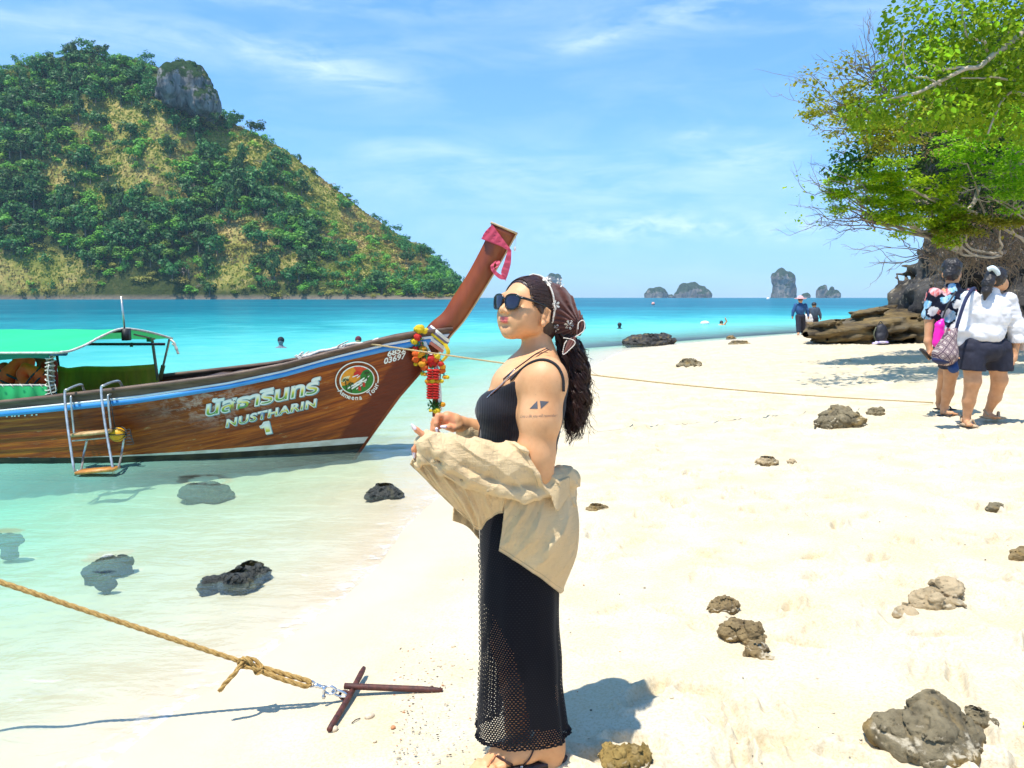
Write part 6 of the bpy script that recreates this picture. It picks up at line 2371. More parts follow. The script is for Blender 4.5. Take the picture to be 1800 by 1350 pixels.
# thick rope and anchor
def laid_rope(P, R, turns_per_m=26, strands=3, sides=6):
    P = np.array(P, float)
    d = np.r_[0, np.cumsum(np.linalg.norm(np.diff(P, axis=0), axis=1))]
    n = int(d[-1] * turns_per_m * 9) + 8
    t_ = np.linspace(0, d[-1], n)
    Q = np.stack([np.interp(t_, d, P[:, k]) for k in range(3)], 1)
    T, N, B = frames(Q)
    res = []
    for s in range(strands):
        a = t_ * turns_per_m * 2 * math.pi / 3 + s * 2 * math.pi / strands
        res.append(tube(Q + (N * np.cos(a)[:, None] + B * np.sin(a)[:, None]) * R * 0.52, R * 0.58, sides))
    return res


m_rope = simple('manila_rope', (0.50, 0.32, 0.10), (0.30, 0.17, 0.045), 90.0, 0.9, 0.6, bscale=300.0, bdist=0.003)
ga = ground(607, 1225)
zr_ = lambda px, py, Y: at(px, py, Y)
ya = ground(580, 1236)[1] - 0.015
rope_pts = [at(-1500, 640, ya + -0.585), at(-700, 800, ya + -0.385), at(-250, 944, ya + -0.205), at(0, 1023, ya + -0.135), at(150, 1073, ya + -0.095), at(300, 1122, ya + -0.055), at(428, 1164, ya + -0.025)]
parts = laid_rope(spline(rope_pts, 160), 0.0098)
parts += laid_rope(spline([at(425, 1163, ya + -0.025), at(470, 1176, ya + -0.015), at(515, 1189, ya + -0.010), at(541, 1197, ya + -0.005), at(546, 1201, ya + -0.005)], 30), 0.0098)
parts += laid_rope(spline([at(546, 1201, ya + -0.005), at(540, 1206, ya + -0.015), at(525, 1203, ya + -0.025), at(480, 1188, ya + -0.035), at(440, 1172, ya + -0.045), at(430, 1166, ya + -0.055)], 40), 0.0098)
# the hitch and its loose end
parts += laid_rope(spline([at(452, 1180, ya + -0.035), at(440, 1163, ya + -0.065), at(428, 1157, ya + -0.055), at(420, 1163, ya + -0.035), at(424, 1172, ya + -0.045), at(440, 1173, ya + -0.065), at(455, 1178, ya + -0.055), at(460, 1172, ya + -0.025), at(448, 1160, ya + -0.015), at(432, 1156, ya + -0.025)], 60), 0.0075)
parts += laid_rope(spline([at(432, 1157, ya + -0.035), at(424, 1168, ya + -0.065), at(412, 1184, ya + -0.085), at(398, 1199, ya + -0.085), at(387, 1213, ya + -0.085)], 30), 0.0090)
parts += laid_rope(spline([at(455, 1170, ya + 0.005), at(460, 1180, ya + -0.055), at(450, 1184, ya + -0.055), at(446, 1172, ya + -0.005)], 24), 0.006)
for k in range(4):
    parts.append(twig([at(388, 1212, ya + -0.085), at(386 - k * 1.2, 1217 - k, ya + -0.085)], 0.004, 0.002, 5))
tag(obj('rope', *join(parts), m_rope, loc=at(430, 1165, ya + -0.035)), 'thick twisted manila rope running to the rusty anchor, tied back in a hitch', 'rope')

m_chrome = simple('bright_steel', (0.72, 0.74, 0.76), (0.50, 0.52, 0.55), 30.0, 0.25, 0.05, metallic=0.9)
shk = thing('shackle', 'bright steel swivel and shackle between the thick rope and the anchor', 'shackle', ground(572, 1232))


def loop(cpx, cpy, Y, a, b, ang, r, nm, frac=1.0, tilt=0.0):
    q = np.linspace(0, 2 * math.pi * frac, 26)
    c, s = math.cos(ang), math.sin(ang)
    k = Y / F_PX
    c0 = at(cpx, cpy, Y)
    P = [c0 + np.array([(a * math.cos(t_) * c - b * math.sin(t_) * s) * k, tilt * b * math.sin(t_) * k, -(a * math.cos(t_) * s + b * math.sin(t_) * c) * k]) for t_ in q]
    return obj(nm, *tube(P, r, 7), m_chrome, shk)


loop(547, 1202, ya + 0.000, 7, 5.5, 0.4, 0.0042, 'swivel_eye')
obj('swivel_body', *tube([at(551, 1203, ya + 0.000), at(557, 1205, ya + 0.000), at(559, 1205.5, ya + 0.000), at(561, 1206, ya + 0.000), at(573, 1210, ya + 0.005)], [0.006, 0.011, 0.007, 0.0085, 0.0055], 10), m_chrome, shk)
loop(580, 1213, ya + 0.005, 11, 7.5, 0.12, 0.0052, 'shackle_bow')
obj('shackle_pin', *tube([at(570, 1206, ya + -0.010), at(569.5, 1214, ya + -0.010), at(569, 1222, ya + -0.010), at(569, 1224, ya + -0.010), at(569, 1228, ya + -0.010)], [0.008, 0.0055, 0.0055, 0.009, 0.006], 8), m_chrome, shk)
loop(597, 1219, ya + 0.015, 14, 5.0, 0.30, 0.0050, 'chain_link')
m_rust = simple('rusty_iron', (0.115, 0.030, 0.018), (0.045, 0.014, 0.010), 45.0, 0.65, 0.5, bscale=160.0, bdist=0.004)
anc = thing('anchor', 'rusty iron rod anchor lying crossed on the wet sand', 'anchor', ga)
a0, a1 = ground(640, 1190), ground(579, 1289)
obj('arm', *tube(spline([a0 + (0, 0, 0.040), (a0 + a1) / 2 + (0.004, 0, 0.026), a1 + (0, 0, 0.014)], 14), [0.009] + [0.0118] * 12 + [0.0105], 10), m_rust, anc)
b0, b1 = ground(606, 1225), ground(778, 1214)
bp = np.linspace(0, 1, 20)[:, None] * (b1 + (0, 0, 0.002) - b0 - (0, 0, 0.046)) + b0 + (0, 0, 0.046)
obj('shank', *tube(bp, [0.0125] * 16 + [0.012, 0.0115, 0.010, 0.008], 10), m_rust, anc)
ring_c = at(606, 1222, ya + 0.025)
obj('eye', *tube([ring_c + np.array([0.020 * math.cos(q), 0.004 * math.sin(q), 0.015 * math.sin(q)]) for q in np.linspace(0, 2 * math.pi, 18)], 0.0055, 7), m_rust, anc)

# pebbles, shells and bits of drift
m_peb = simple('pale_pebble', (0.66, 0.54, 0.38), (0.5, 0.38, 0.25), 60.0, 0.8)
m_pebo = simple('orange_shell', (0.62, 0.26, 0.10), (0.4, 0.15, 0.06), 60.0, 0.7)
m_debris = simple('dark_drift', (0.12, 0.08, 0.05), (0.06, 0.045, 0.03), 60.0, 0.9)


def pebble(px, py, rx, ry, mat, label, rot=0.0, nm='pebble', cat='pebble'):
    g = ground(px, py)
    k = g[1] / F_PX
    V, F = ball((0, 0, 0), (rx * k, ry * k * 1.3, ry * k * 0.9), 14, 9)
    V = V * (1 + 0.12 * fbm(V / (rx * k) * 1.4 + px, 3, 3))[:, None]
    c, s = math.cos(rot), math.sin(rot)
    V = np.stack([V[:, 0] * c - V[:, 1] * s, V[:, 0] * s + V[:, 1] * c, V[:, 2]], 1)
    tag(obj(nm, V + g + (0, 0, ry * k * 0.45), F, mat, loc=g), label, cat)


pebble(649, 1261, 10, 6, m_peb, 'smooth oval pale pebble lying beside the rusty anchor', 0.5)
pebble(588, 1284, 7, 6, m_peb, 'pale pebble resting against the lower end of the anchor arm')
pebble(691, 1280, 5, 3.5, m_pebo, 'small orange and black shell bit near the oval pebble', 0.3, 'shell', 'shell')
pebble(659, 1304, 4, 3, m_peb, 'small tan pebble below the oval pebble', 0.3)
pebble(797, 1137, 5, 2.5, m_peb, 'small tan pebble on smooth sand left of the black skirt', 0.1)
pebble(1085, 1087, 0.1, 0.1, m_peb, 'x') if False else None
pebble(1562, 1215, 8, 5, m_peb, 'small tan pebble on the sand above the large corner rock', -0.6)
g1_, g2_ = ground(618, 1273), ground(633, 1264)
tag(obj('twig', *tube([g1_ + (0, 0, .004), (g1_ + g2_) / 2 + (0, 0, .008), g2_ + (0, 0, .004)], 0.0022, 5), m_debris, loc=g1_), 'tiny dark twig between the anchor and the oval pebble', 'twig')
rd = np.random.default_rng(31)
parts, mi = [], []
for i in range(420):
    if i < 230:
        px, py = 690 + abs(rd.normal(0, 1)) * 70, rd.uniform(1130, 1345)
        if px > 840 and px < 1000 and rd.random() < 0.8:
            px -= 130
    else:
        px, py = rd.uniform(760, 1800), 780 + 560 * rd.random() ** 0.7
    g = ground(px, py)
    if shore_dist(np.array([g[0]]), np.array([g[1]]))[0] < 0.3:
        continue
    r = rd.uniform(0.0012, 0.0038) * (1 if i < 230 else 1.3)
    V, F = ball(g + (0, 0, r * 0.4), (r * rd.uniform(0.8, 2.0), r, r * 0.6), 6, 4)
    parts.append((V, F))
    mi += [int(rd.choice([0, 1, 2], p=[0.62, 0.12, 0.26]))] * len(F)
V, F = join(parts)
tag(obj('shell_fragments', V, F, [m_peb, m_pebo, m_debris], mi=mi), 'scattered shell fragments and bits of drift on the sand', kind='stuff')
lv = ground(1797, 1284)
LVc, LFc = leaf_shape('broad')
tag(obj('fallen_leaf', LVc * 0.05 + lv + (0, 0, 0.02), LFc, simple('yellow_leaf', (0.85, 0.62, 0.01), (0.75, 0.5, 0.01), 30.0, 0.6), loc=lv), 'bright yellow fallen leaf on the sand at the right edge', 'leaf')
# ================================================================== the woman in the headscarf
WY = 2.42
woman = thing('person', 'woman in brown embroidered headscarf, sunglasses, black dress and slipped down beige shirt standing in profile', 'person', (0.09, WY, ground_z(0.09, WY)))


def skin_mat(name, a, b, lip=(0.62, 0.125, 0.11)):
    if name in MATS:
        return MATS[name]
    m, t, out = new_mat(name)
    P = t.coord('Object')
    n = t.noise(P, 14.0, 5.0)
    c = t.mix(t.map(n, 0.35, 0.65), a, b)
    c = t.mix(t.map(t.noise(P, 95.0, 4.0, 0.7), 0.52, 0.78, 0, 0.35), c, tuple(x * 0.78 for x in b))
    c = t.mix(t.map(t.voro(P, 42.0), 0.055, 0.035, 0, 0.5), c, tuple(x * 0.5 for x in b))
    c = t.mix(t.attr('flush'), c, tuple(x * y for x, y in zip(a, (1.0, 0.66, 0.62))))
    c = t.mix(t.attr('lip'), c, lip)
    fine_ = t.noise(P, 420.0, 3.0)
    principled(t, out, c, t.map(n, 0.3, 0.7, 0.46, 0.58), t.bump(t.math('ADD', fine_, t.noise(P, 130.0, 4.0)), 0.22, 0.0014), spec=0.4, Subsurface_Weight=0.06, Subsurface_Radius=(1.0, 0.35, 0.18), Subsurface_Scale=0.012)
    MATS[name] = m
    return m


m_skin = skin_mat('skin_woman', (0.73, 0.385, 0.185), (0.66, 0.315, 0.135))

# head frame
PSI, TAU = math.radians(41), math.radians(10)
HF = np.array([-math.cos(PSI) * math.cos(TAU), -math.sin(PSI) * math.cos(TAU), math.sin(TAU)])
HL = np.array([math.sin(PSI), -math.cos(PSI), 0.0])
HU = np.cross(HF, HL)
HC = at(925, 556, WY)
HR = np.stack([HF, HL, HU])
HS = 0.985


def hd(f, l, u):
    return HC + HS * (f * HF + l * HL + u * HU)


VX = 0.0030
S = Solid(at(712, 800, WY)[0] * np.array([1, 0, 0]) + (0, 2.00, -0.05), (at(1035, 800, WY)[0], 2.66, 1.64), VX)


def face(S):
    def e(f, l, u, rf, rl, ru, k=0.02, mode='add'):
        S.ell(hd(f, l, u), np.array((rf, rl, ru)) * HS, k, HR, mode)

    def c(a, b, ra, rb, k=0.01, mode='add'):
        S.cone(hd(*a), hd(*b), ra * HS, rb * HS, k, mode)
    e(-0.015, 0, 0.042, 0.096, 0.075, 0.083, 0.02)
    e(0.024, 0, 0.002, 0.062, 0.061, 0.074, 0.025)
    e(0.028, 0, -0.036, 0.046, 0.044, 0.032, 0.022)
    c((0.060, -0.008, -0.060), (0.060, 0.008, -0.060), 0.020, 0.020, 0.022)
    for s in (-1, 1):
        e(0.050, s * 0.035, -0.004, 0.030, 0.028, 0.028, 0.026)          # cheeks
        e(0.044, s * 0.031, -0.032, 0.029, 0.022, 0.026, 0.025)
        e(0.002, s * 0.050, -0.032, 0.030, 0.014, 0.022, 0.025)          # jaw corner
        e(0.083, s * 0.033, 0.032, 0.010, 0.019, 0.010, 0.016, 'cut')    # eye hollow
        e(0.075, s * 0.033, 0.031, 0.0125, 0.015, 0.0115, 0.004)          # eye
    c((0.076, -0.034, 0.048), (0.076, 0.034, 0.048), 0.012, 0.012, 0.018)   # brow
    c((0.078, 0, 0.034), (0.1005, 0, 0.006), 0.0075, 0.0108, 0.012)         # nose
    for s in (-1, 1):
        e(0.0915, s * 0.0135, 0.0010, 0.0115, 0.0090, 0.0085, 0.007)
        e(0.0980, s * 0.0075, -0.0060, 0.0060, 0.0042, 0.0042, 0.003, 'cut')
        e(0.078, s * 0.024, -0.024, 0.010, 0.006, 0.012, 0.012)
    e(0.0815, 0, -0.012, 0.010, 0.010, 0.010, 0.012)
    for s in (-1, 1):
        e(0.0855, s * 0.0075, -0.0200, 0.0095, 0.0145, 0.0050, 0.0035)       # upper lip
        e(0.0845, s * 0.0050, -0.0295, 0.0100, 0.0135, 0.0058, 0.0035)       # lower lip
    c((0.0955, -0.019, -0.0245), (0.0955, 0.019, -0.0245), 0.0012, 0.0012, 0.002, 'cut')
    e(0.0885, 0, -0.0415, 0.010, 0.018, 0.004, 0.010, 'cut')
    for s in (-1, 1):                                                       # ears
        e(-0.010, s * 0.076, 0.002, 0.0175, 0.0085, 0.0290, 0.006)
        e(-0.007, s * 0.0845, 0.005, 0.0095, 0.0055, 0.0165, 0.004, 'cut')
        e(-0.002, s * 0.0815, -0.022, 0.0095, 0.006, 0.0100, 0.005)
        e(-0.002, s * 0.0820, -0.001, 0.004, 0.004, 0.007, 0.004)
        c((-0.020, s * 0.0835, -0.012), (-0.019, s * 0.0845, 0.020), 0.0042, 0.0042, 0.004)
        c((-0.019, s * 0.0845, 0.020), (-0.004, s * 0.0815, 0.029), 0.0042, 0.0038, 0.004)


def P3_(px, py, dy):
    return at(px, py, WY + dy)


def torso(S, g=0.0):
    """g: how far the surface is let out (for clothes)"""
    def e(px, py, dy, r, k=0.04):
        S.ell(P3_(px, py, dy), np.array(r) + g, k)
    e(930, 702, 0.0, (0.112, 0.142, 0.160))
    for s in (-1, 1):
        e(876, 722, s * 0.078, (0.066, 0.070, 0.066), 0.035)
        e(900, 672, s * 0.07, (0.060, 0.07, 0.050), 0.04)
    e(907, 792, 0.0, (0.122, 0.130, 0.130), 0.06)
    e(926, 888, 0.0, (0.134, 0.145, 0.120), 0.06)
    for s in (-1, 1):
        e(952, 900, s * 0.060, (0.080, 0.080, 0.085), 0.05)


def body():
    face(S)
    S.chain([P3_(952, 655, 0.0), P3_(950, 622, 0.0), hd(-0.034, 0, -0.025)], [0.058, 0.0465, 0.046], 0.012)
    S.ell(P3_(950, 672, 0), (0.072, 0.18, 0.056), 0.04)
    S.cone(P3_(955, 642, -0.02), P3_(960, 664, -0.150), 0.040, 0.048, 0.03)
    S.cone(P3_(955, 642, 0.02), P3_(960, 664, 0.150), 0.040, 0.048, 0.03)
    torso(S)
    # near (left) arm
    S.ell(P3_(956, 670, -0.152), (0.059, 0.052, 0.068), 0.04)
    S.chain([P3_(956, 672, -0.158), P3_(950, 735, -0.174), P3_(942, 800, -0.176), P3_(946, 832, -0.174)], [0.057, 0.0550, 0.0495, 0.0415], 0.04)
    S.chain([P3_(946, 832, -0.174), P3_(885, 815, -0.212), P3_(800, 790, -0.250), P3_(765, 783, -0.262)], [0.0405, 0.043, 0.034, 0.026], 0.02)
    # near hand: palm, pointing index, curled fingers, thumb
    S.chain([P3_(770, 784, -0.262), P3_(752, 780, -0.268)], [0.028, 0.026], 0.012)
    S.cone(P3_(752, 772, -0.268), P3_(752, 792, -0.262), 0.017, 0.015, 0.01)
    S.chain([P3_(757, 774, -0.272), P3_(744, 765, -0.280), P3_(733, 756, -0.286), P3_(727, 751, -0.288)], [0.0105, 0.0092, 0.0078, 0.0062], 0.004)
    S.chain([P3_(748, 782, -0.270), P3_(734, 782, -0.278), P3_(728, 790, -0.276), P3_(728, 798, -0.270)], [0.0105, 0.0092, 0.0082, 0.0066], 0.003)
    S.chain([P3_(748, 790, -0.262), P3_(735, 792, -0.268), P3_(731, 799, -0.262), P3_(734, 805, -0.256)], [0.0102, 0.0090, 0.0080, 0.0062], 0.003)
    S.chain([P3_(750, 797, -0.252), P3_(740, 800, -0.256), P3_(738, 806, -0.250)], [0.0092, 0.0080, 0.0060], 0.003)
    S.chain([P3_(762, 776, -0.240), P3_(750, 770, -0.225), P3_(742, 771, -0.215)], [0.0115, 0.0100, 0.0070], 0.004)
    # far (right) arm and hand
    S.ell(P3_(955, 665, 0.158), (0.066, 0.058, 0.070), 0.035)
    S.chain([P3_(955, 672, 0.165), P3_(935, 745, 0.175), P3_(912, 800, 0.170)], [0.060, 0.050, 0.042], 0.03)
    S.chain([P3_(912, 800, 0.170), P3_(860, 775, 0.09), P3_(826, 752, 0.035), P3_(812, 746, 0.012)], [0.042, 0.036, 0.027, 0.0235], 0.02)
    S.chain([P3_(812, 746, 0.012), P3_(797, 741, -0.008), P3_(786, 735, -0.018)], [0.0235, 0.0250, 0.0200], 0.012)
    S.cone(P3_(787, 732, -0.018), P3_(784, 744, 0.015), 0.0150, 0.0140, 0.01)
    S.chain([P3_(787, 731, -0.020), P3_(770, 731, -0.034), P3_(767, 744, -0.042), P3_(768, 757, -0.040)], [0.0105, 0.0094, 0.0082, 0.0064], 0.003)
    S.chain([P3_(784, 735, -0.006), P3_(764, 738, -0.018), P3_(765, 754, -0.026), P3_(775, 767, -0.030)], [0.0105, 0.0094, 0.0082, 0.0064], 0.003)
    S.chain([P3_(784, 739, 0.010), P3_(762, 743, 0.004), P3_(760, 758, 0.000), P3_(768, 770, -0.004)], [0.0102, 0.0090, 0.0080, 0.0062], 0.003)
    S.chain([P3_(785, 745, 0.024), P3_(768, 752, 0.022), P3_(764, 764, 0.020)], [0.0092, 0.0080, 0.0060], 0.003)
    S.chain([P3_(806, 748, -0.016), P3_(796, 753, -0.034), P3_(788, 751, -0.044), P3_(779, 750, -0.048)], [0.0150, 0.0115, 0.0096, 0.0068], 0.005)
    # legs and feet
    zg = ground_z(0.09, WY)
    S.chain([P3_(928, 925, -0.055), P3_(926, 1050, -0.058), P3_(934, 1140, -0.045), P3_(952, 1215, -0.034), P3_(966, 1300, -0.026), P3_(969, 1385, -0.026)], [0.078, 0.064, 0.050, 0.047, 0.0415, 0.037], 0.03)
    S.chain([P3_(928, 925, 0.060), P3_(900, 1050, 0.055), P3_(893, 1130, 0.050), P3_(908, 1205, 0.045), P3_(912, 1270, 0.040), P3_(908, 1312, 0.034)], [0.078, 0.064, 0.055, 0.053, 0.042, 0.038], 0.03)
    fz = zg + 0.03
    f0 = P3_(908, 1318, 0.034)
    toe = np.array([f0[0] - 0.10, f0[1] - 0.135, fz + 0.002])
    S.chain([f0, np.array([f0[0] + 0.01, f0[1] + 0.02, fz + 0.006])], [0.037, 0.034], 0.02)
    S.chain([f0 + (0.0, 0, -0.01), (f0 * 0.45 + toe * 0.55) + (0, 0, 0.012), toe], [0.039, 0.034, 0.022], 0.02)
    for k in range(5):
        o = (k - 2) * 0.0145
        S.cone(toe + (o * 0.8, -o * 0.6, 0), toe + (o * 0.8 - 0.030, -o * 0.6 - 0.040, -0.012), 0.0125, 0.0095 + 0.003 * (k == 4), 0.006)
    n0 = P3_(969, 1385, -0.026)
    n0[2] = max(n0[2], fz + 0.03)
    ntoe = np.array([n0[0] - 0.165, n0[1] - 0.045, fz])
    S.chain([n0, np.array([n0[0] + 0.012, n0[1], fz + 0.004])], [0.036, 0.032], 0.02)
    S.chain([n0, (n0 + ntoe) / 2 + (0, 0, 0.0), ntoe], [0.037, 0.033, 0.024], 0.02)
    for k in range(5):
        o = (k - 2) * 0.0145
        S.cone(ntoe + (-o * 0.2, o, 0), ntoe + (-o * 0.2 - 0.045, o - 0.008, -0.010), 0.0125, 0.0095, 0.006)
    return toe, ntoe


toe_pt, ntoe_pt = body()
V, Q = S.surface()
loc_ = (V - HC) @ HR.T / HS
lf, ll, lu = loc_[:, 0], loc_[:, 1], loc_[:, 2]
def mask(c, r):
    q = np.sqrt(((lf - c[0]) / r[0]) ** 2 + ((np.abs(ll) - c[1]) / r[1]) ** 2 + ((lu - c[2]) / r[2]) ** 2)
    return np.clip((1.15 - q) * 4, 0, 1)


lip = np.maximum(mask((0.086, 0.0, -0.0205), (0.018, 0.0210, 0.0056)), mask((0.085, 0.0, -0.0290), (0.018, 0.0185, 0.0064)))
lip = np.clip(lip, 0, 1)
flush = np.clip(1 - np.sqrt(((lf - 0.075) / 0.03) ** 2 + ((np.abs(ll) - 0.04) / 0.022) ** 2 + ((lu + 0.005) / 0.022) ** 2), 0, 1) * 0.8
pxs, pys = project(V)
flush = np.maximum(flush, 0.65 * ((pxs < 800) & (pys > 710) & (pys < 815) & (V[:, 2] > 0.9)))
wb_ = obj('body', V, Q, m_skin, woman, attrs={'lip': lip, 'flush': flush})
BODY_BVH = BVHTree.FromPolygons([tuple(v) for v in V], [tuple(int(i) for i in q) for q in Q])


def on_surf(bvh, px, py, lift, fallback=None):
    d = ray(px, py)
    d = d / np.linalg.norm(d)
    hit = bvh.ray_cast(Vector((0, 0, EYE)), Vector(d))
    if hit[0] is None:
        return at(px, py, fallback or WY)
    n = np.array(hit[1])
    if n @ d > 0:
        n = -n
    return np.array(hit[0]) + n * lift


on_body = lambda px, py, lift: on_surf(BODY_BVH, px, py, lift)
# finger nails
m_nail = simple('pale_nail', (0.86, 0.70, 0.74), (0.80, 0.64, 0.70), 50.0, 0.25)
for (px, py, dy, dx_, dz_) in [(727.5, 751, -0.293, -0.6, 0.8), (728.0, 798, -0.276, 0, -1), (768, 756, -0.046, 0.15, -1), (774.5, 765.5, -0.037, 0.6, -0.8), (780.5, 750, -0.054, -1, 0.0), (767, 769, -0.010, 0.6, -0.8)]:
    S2 = Solid(P3_(px, py, dy) - 0.022, P3_(px, py, dy) + 0.022, 0.0012)
    d_ = np.array([dx_, 0, dz_], float)
    d_ /= np.linalg.norm(d_)
    S2.cone(P3_(px, py, dy) - d_ * 0.004, P3_(px, py, dy) + d_ * 0.009, 0.0055, 0.0034, 0.0)
    solid_obj('fingernail', S2, m_nail, woman)

# ---- dress
m_rib, t, out = new_mat('black_rib_knit')
P = t.coord('Object')
wv_ = t.wave(t.scale(P, (1, 0.6, 0.12), (0, 0.25, 0)), 62.0, 0.6, 'X')
principled(t, out, t.mix(wv_, (0.006, 0.006, 0.009), (0.016, 0.015, 0.022)), 0.75, t.bump(wv_, 0.5, 0.002), spec=0.25, Sheen_Weight=0.15)
D1 = Solid(at(800, 900, WY)[0] * np.array([1, 0, 0]) + (0, 2.14, 0.70), (at(1035, 800, WY)[0], 2.72, 1.34), 0.0034)
torso(D1, 0.005)
D1.ell(P3_(948, 668, 0), (0.080, 0.150, 0.062), 0.05)
pa, pb = P3_(846, 688, 0), P3_(905, 660, 0)
dd = pb - pa
D1.plane(pa, (-dd[2], 0, dd[0]), 0.006)
D1.ell(P3_(957, 668, -0.180), (0.082, 0.075, 0.092), 0.01, mode='cut')
D1.ell(P3_(957, 668, 0.180), (0.082, 0.075, 0.092), 0.01, mode='cut')
D1.plane(P3_(900, 868, 0), (0, 0, -1), 0.004)
D1.rough(lambda p: 0.0022 * fbm(p * np.array([10, 10, 34]), 3, 5), 0.02)
V, Q = D1.surface()
dress_top = obj('dress_bodice', V, Q, m_rib, woman)
DRESS_BVH = BVHTree.FromPolygons([tuple(v) for v in V], [tuple(int(i) for i in q) for q in Q])


def front(px, py, lift):
    a, b = on_surf(BODY_BVH, px, py, lift), on_surf(DRESS_BVH, px, py, lift)
    return a if a[1] < b[1] else b


def path_on(fn, pts, n, lift, passes=4):
    """photograph path laid on a surface; jumps in depth at outlines are smoothed away"""
    px = spline([(a, b, 0) for a, b in pts], n)
    Y = np.array([fn(p[0], p[1], lift)[1] for p in px])
    Y = np.array([np.median(Y[max(0, i - 7):i + 8]) for i in range(n)])
    for _ in range(passes):
        Y[1:-1] = 0.25 * Y[:-2] + 0.5 * Y[1:-1] + 0.25 * Y[2:]
    return np.array([at(p[0], p[1], y - lift) for p, y in zip(px, Y)])


m_strap = simple('black_strap_cloth', (0.007, 0.007, 0.010), (0.012, 0.012, 0.016), 30.0, 0.7)
obj('strap', *tube(path_on(on_body, [(897, 668), (905, 660), (918, 648), (934, 637), (950, 632), (965, 634), (978, 642), (986, 654), (990, 668), (991, 688)], 70, 0.003, 12), 0.0042, 7), m_strap, woman)

RINGS = [(845, 846, 982, 0.140), (880, 845, 992, 0.150), (930, 843, 995, 0.155), (1000, 845, 984, 0.150), (1050, 844, 981, 0.145), (1100, 845, 981, 0.138), (1150, 845, 985, 0.130), (1200, 843, 986, 0.120), (1250, 840, 992, 0.112), (1287, 838, 997, 0.107)]


def loft(rings, nang, nrow, puff=0.0, ripple=0.0, seed=0, a_from=0.0, a_to=2 * math.pi):
    R = spline([(r[0], r[1], r[2]) for r in rings], nrow)
    dep_ = np.interp(np.linspace(0, 1, nrow), np.linspace(0, 1, len(rings)), [r[3] for r in rings])
    ang = np.linspace(a_from, a_to, nang)
    V = np.zeros((nrow, nang, 3))
    U = np.zeros((nrow, nang))
    Wv = np.zeros((nrow, nang))
    for i in range(nrow):
        py, l, r = R[i]
        A, B = at(l, py, WY), at(r, py, WY)
        c, hw = (A + B) / 2, (B[0] - A[0]) / 2 + puff
        f = i / (nrow - 1)
        fold = 1 + 0.035 * f * np.sin(ang * 7 + 1.0 + seed) + 0.02 * f * np.sin(ang * 11 + 2.3)
        rip = ripple * smooth01((f - 0.955) / 0.045) * np.sin(ang * 52 + 3 * np.sin(ang * 5))
        V[i, :, 0] = c[0] + hw * np.sign(np.cos(ang)) * np.abs(np.cos(ang)) ** 0.85 * fold * (1 + rip)
        V[i, :, 1] = WY + (dep_[i] + puff) * np.sign(np.sin(ang)) * np.abs(np.sin(ang)) ** 0.85 * fold * (1 + rip)
        V[i, :, 2] = c[2] + 0.006 * rip / max(ripple, 1e-6) * (ripple > 0) * 0.8
        U[i] = ang * 0.115
        Wv[i] = c[2]
    return V, U, Wv


def knit_mesh(name, cell_u, cell_v, hole):
    m, t, out = new_mat(name)
    u = t.math('DIVIDE', t.attr('uu'), cell_u)
    v = t.math('DIVIDE', t.attr('vv'), cell_v)
    row = t.math('FLOOR', v)
    u = t.math('ADD', u, t.math('MULTIPLY', row, 0.5))
    fu = t.math('ABSOLUTE', t.math('SUBTRACT', t.math('FRACT', u), 0.5))
    fv = t.math('ABSOLUTE', t.math('SUBTRACT', t.math('FRACT', v), 0.5))
    r = t.math('ADD', t.math('POWER', t.math('DIVIDE', fu, hole), 3.0), t.math('POWER', t.math('DIVIDE', fv, hole * 0.85), 3.0))
    b = principled(t, None, (0.006, 0.006, 0.010), 0.8, None, spec=0.15, Sheen_Weight=0.04)
    tr = t.node('ShaderNodeBsdfTransparent')
    mx = t.node('ShaderNodeMixShader')
    t.put(mx.inputs[0], t.map(r, 0.75, 1.25))
    t.l.new(tr.outputs[0], mx.inputs[1])
    t.l.new(b.outputs[0], mx.inputs[2])
    t.l.new(mx.outputs[0], out.inputs['Surface'])
    return m


m_mesh = knit_mesh('black_openwork_knit', 0.0084, 0.0076, 0.225)
V, U, Wv = loft(RINGS, 260, 110, 0.001, 0.06)
obj('dress_skirt', V.reshape(-1, 3), grid_faces(110, 260)[:, ::-1], m_mesh, woman, attrs={'uu': U.ravel(), 'vv': Wv.ravel()})
# black lining: whole down to the knee, slit in front below
m_lin = simple('black_lining', (0.006, 0.006, 0.010), (0.010, 0.010, 0.015), 20.0, 0.85)
V, U, Wv = loft([(r[0], r[1] + 4, r[2] - 3, r[3] - 0.012) for r in RINGS], 120, 60, 0.0)
Fq = grid_faces(60, 120)[:, ::-1]
cen = V.reshape(-1, 3)[Fq].mean(1)
pxq, pyq = project(cen)
near_side = cen[:, 1] < WY + 0.02
edge_x = np.interp(pyq, [1040, 1090, 1150, 1220, 1300], [838, 872, 902, 922, 936])
keepf = np.where(pyq < 1062, True, np.where(near_side, pxq > edge_x, pxq > edge_x + 6)) & (pyq < 1284)
obj('dress_lining', V.reshape(-1, 3), Fq[keepf], m_lin, woman)
# scalloped front edge
sc_ = []
for i, py in enumerate(np.arange(955, 1276, 9.0)):
    xl = np.interp(py, [r[0] for r in RINGS], [r[1] for r in RINGS])
    sc_.append(tube([at(xl + 1, py, WY), at(xl - 2.6 - 1.0 * math.sin(i * 0.8), py + 2.5, WY), at(xl - 2.4, py + 6, WY), at(xl + 1, py + 9, WY)], 0.0018, 5))
    sc_.append(tube([at(xl + 1, py + 4, WY), at(xl - 2.6, py + 4.5, WY)], 0.0010, 5))
obj('dress_edging', *join(sc_), m_lin, woman)

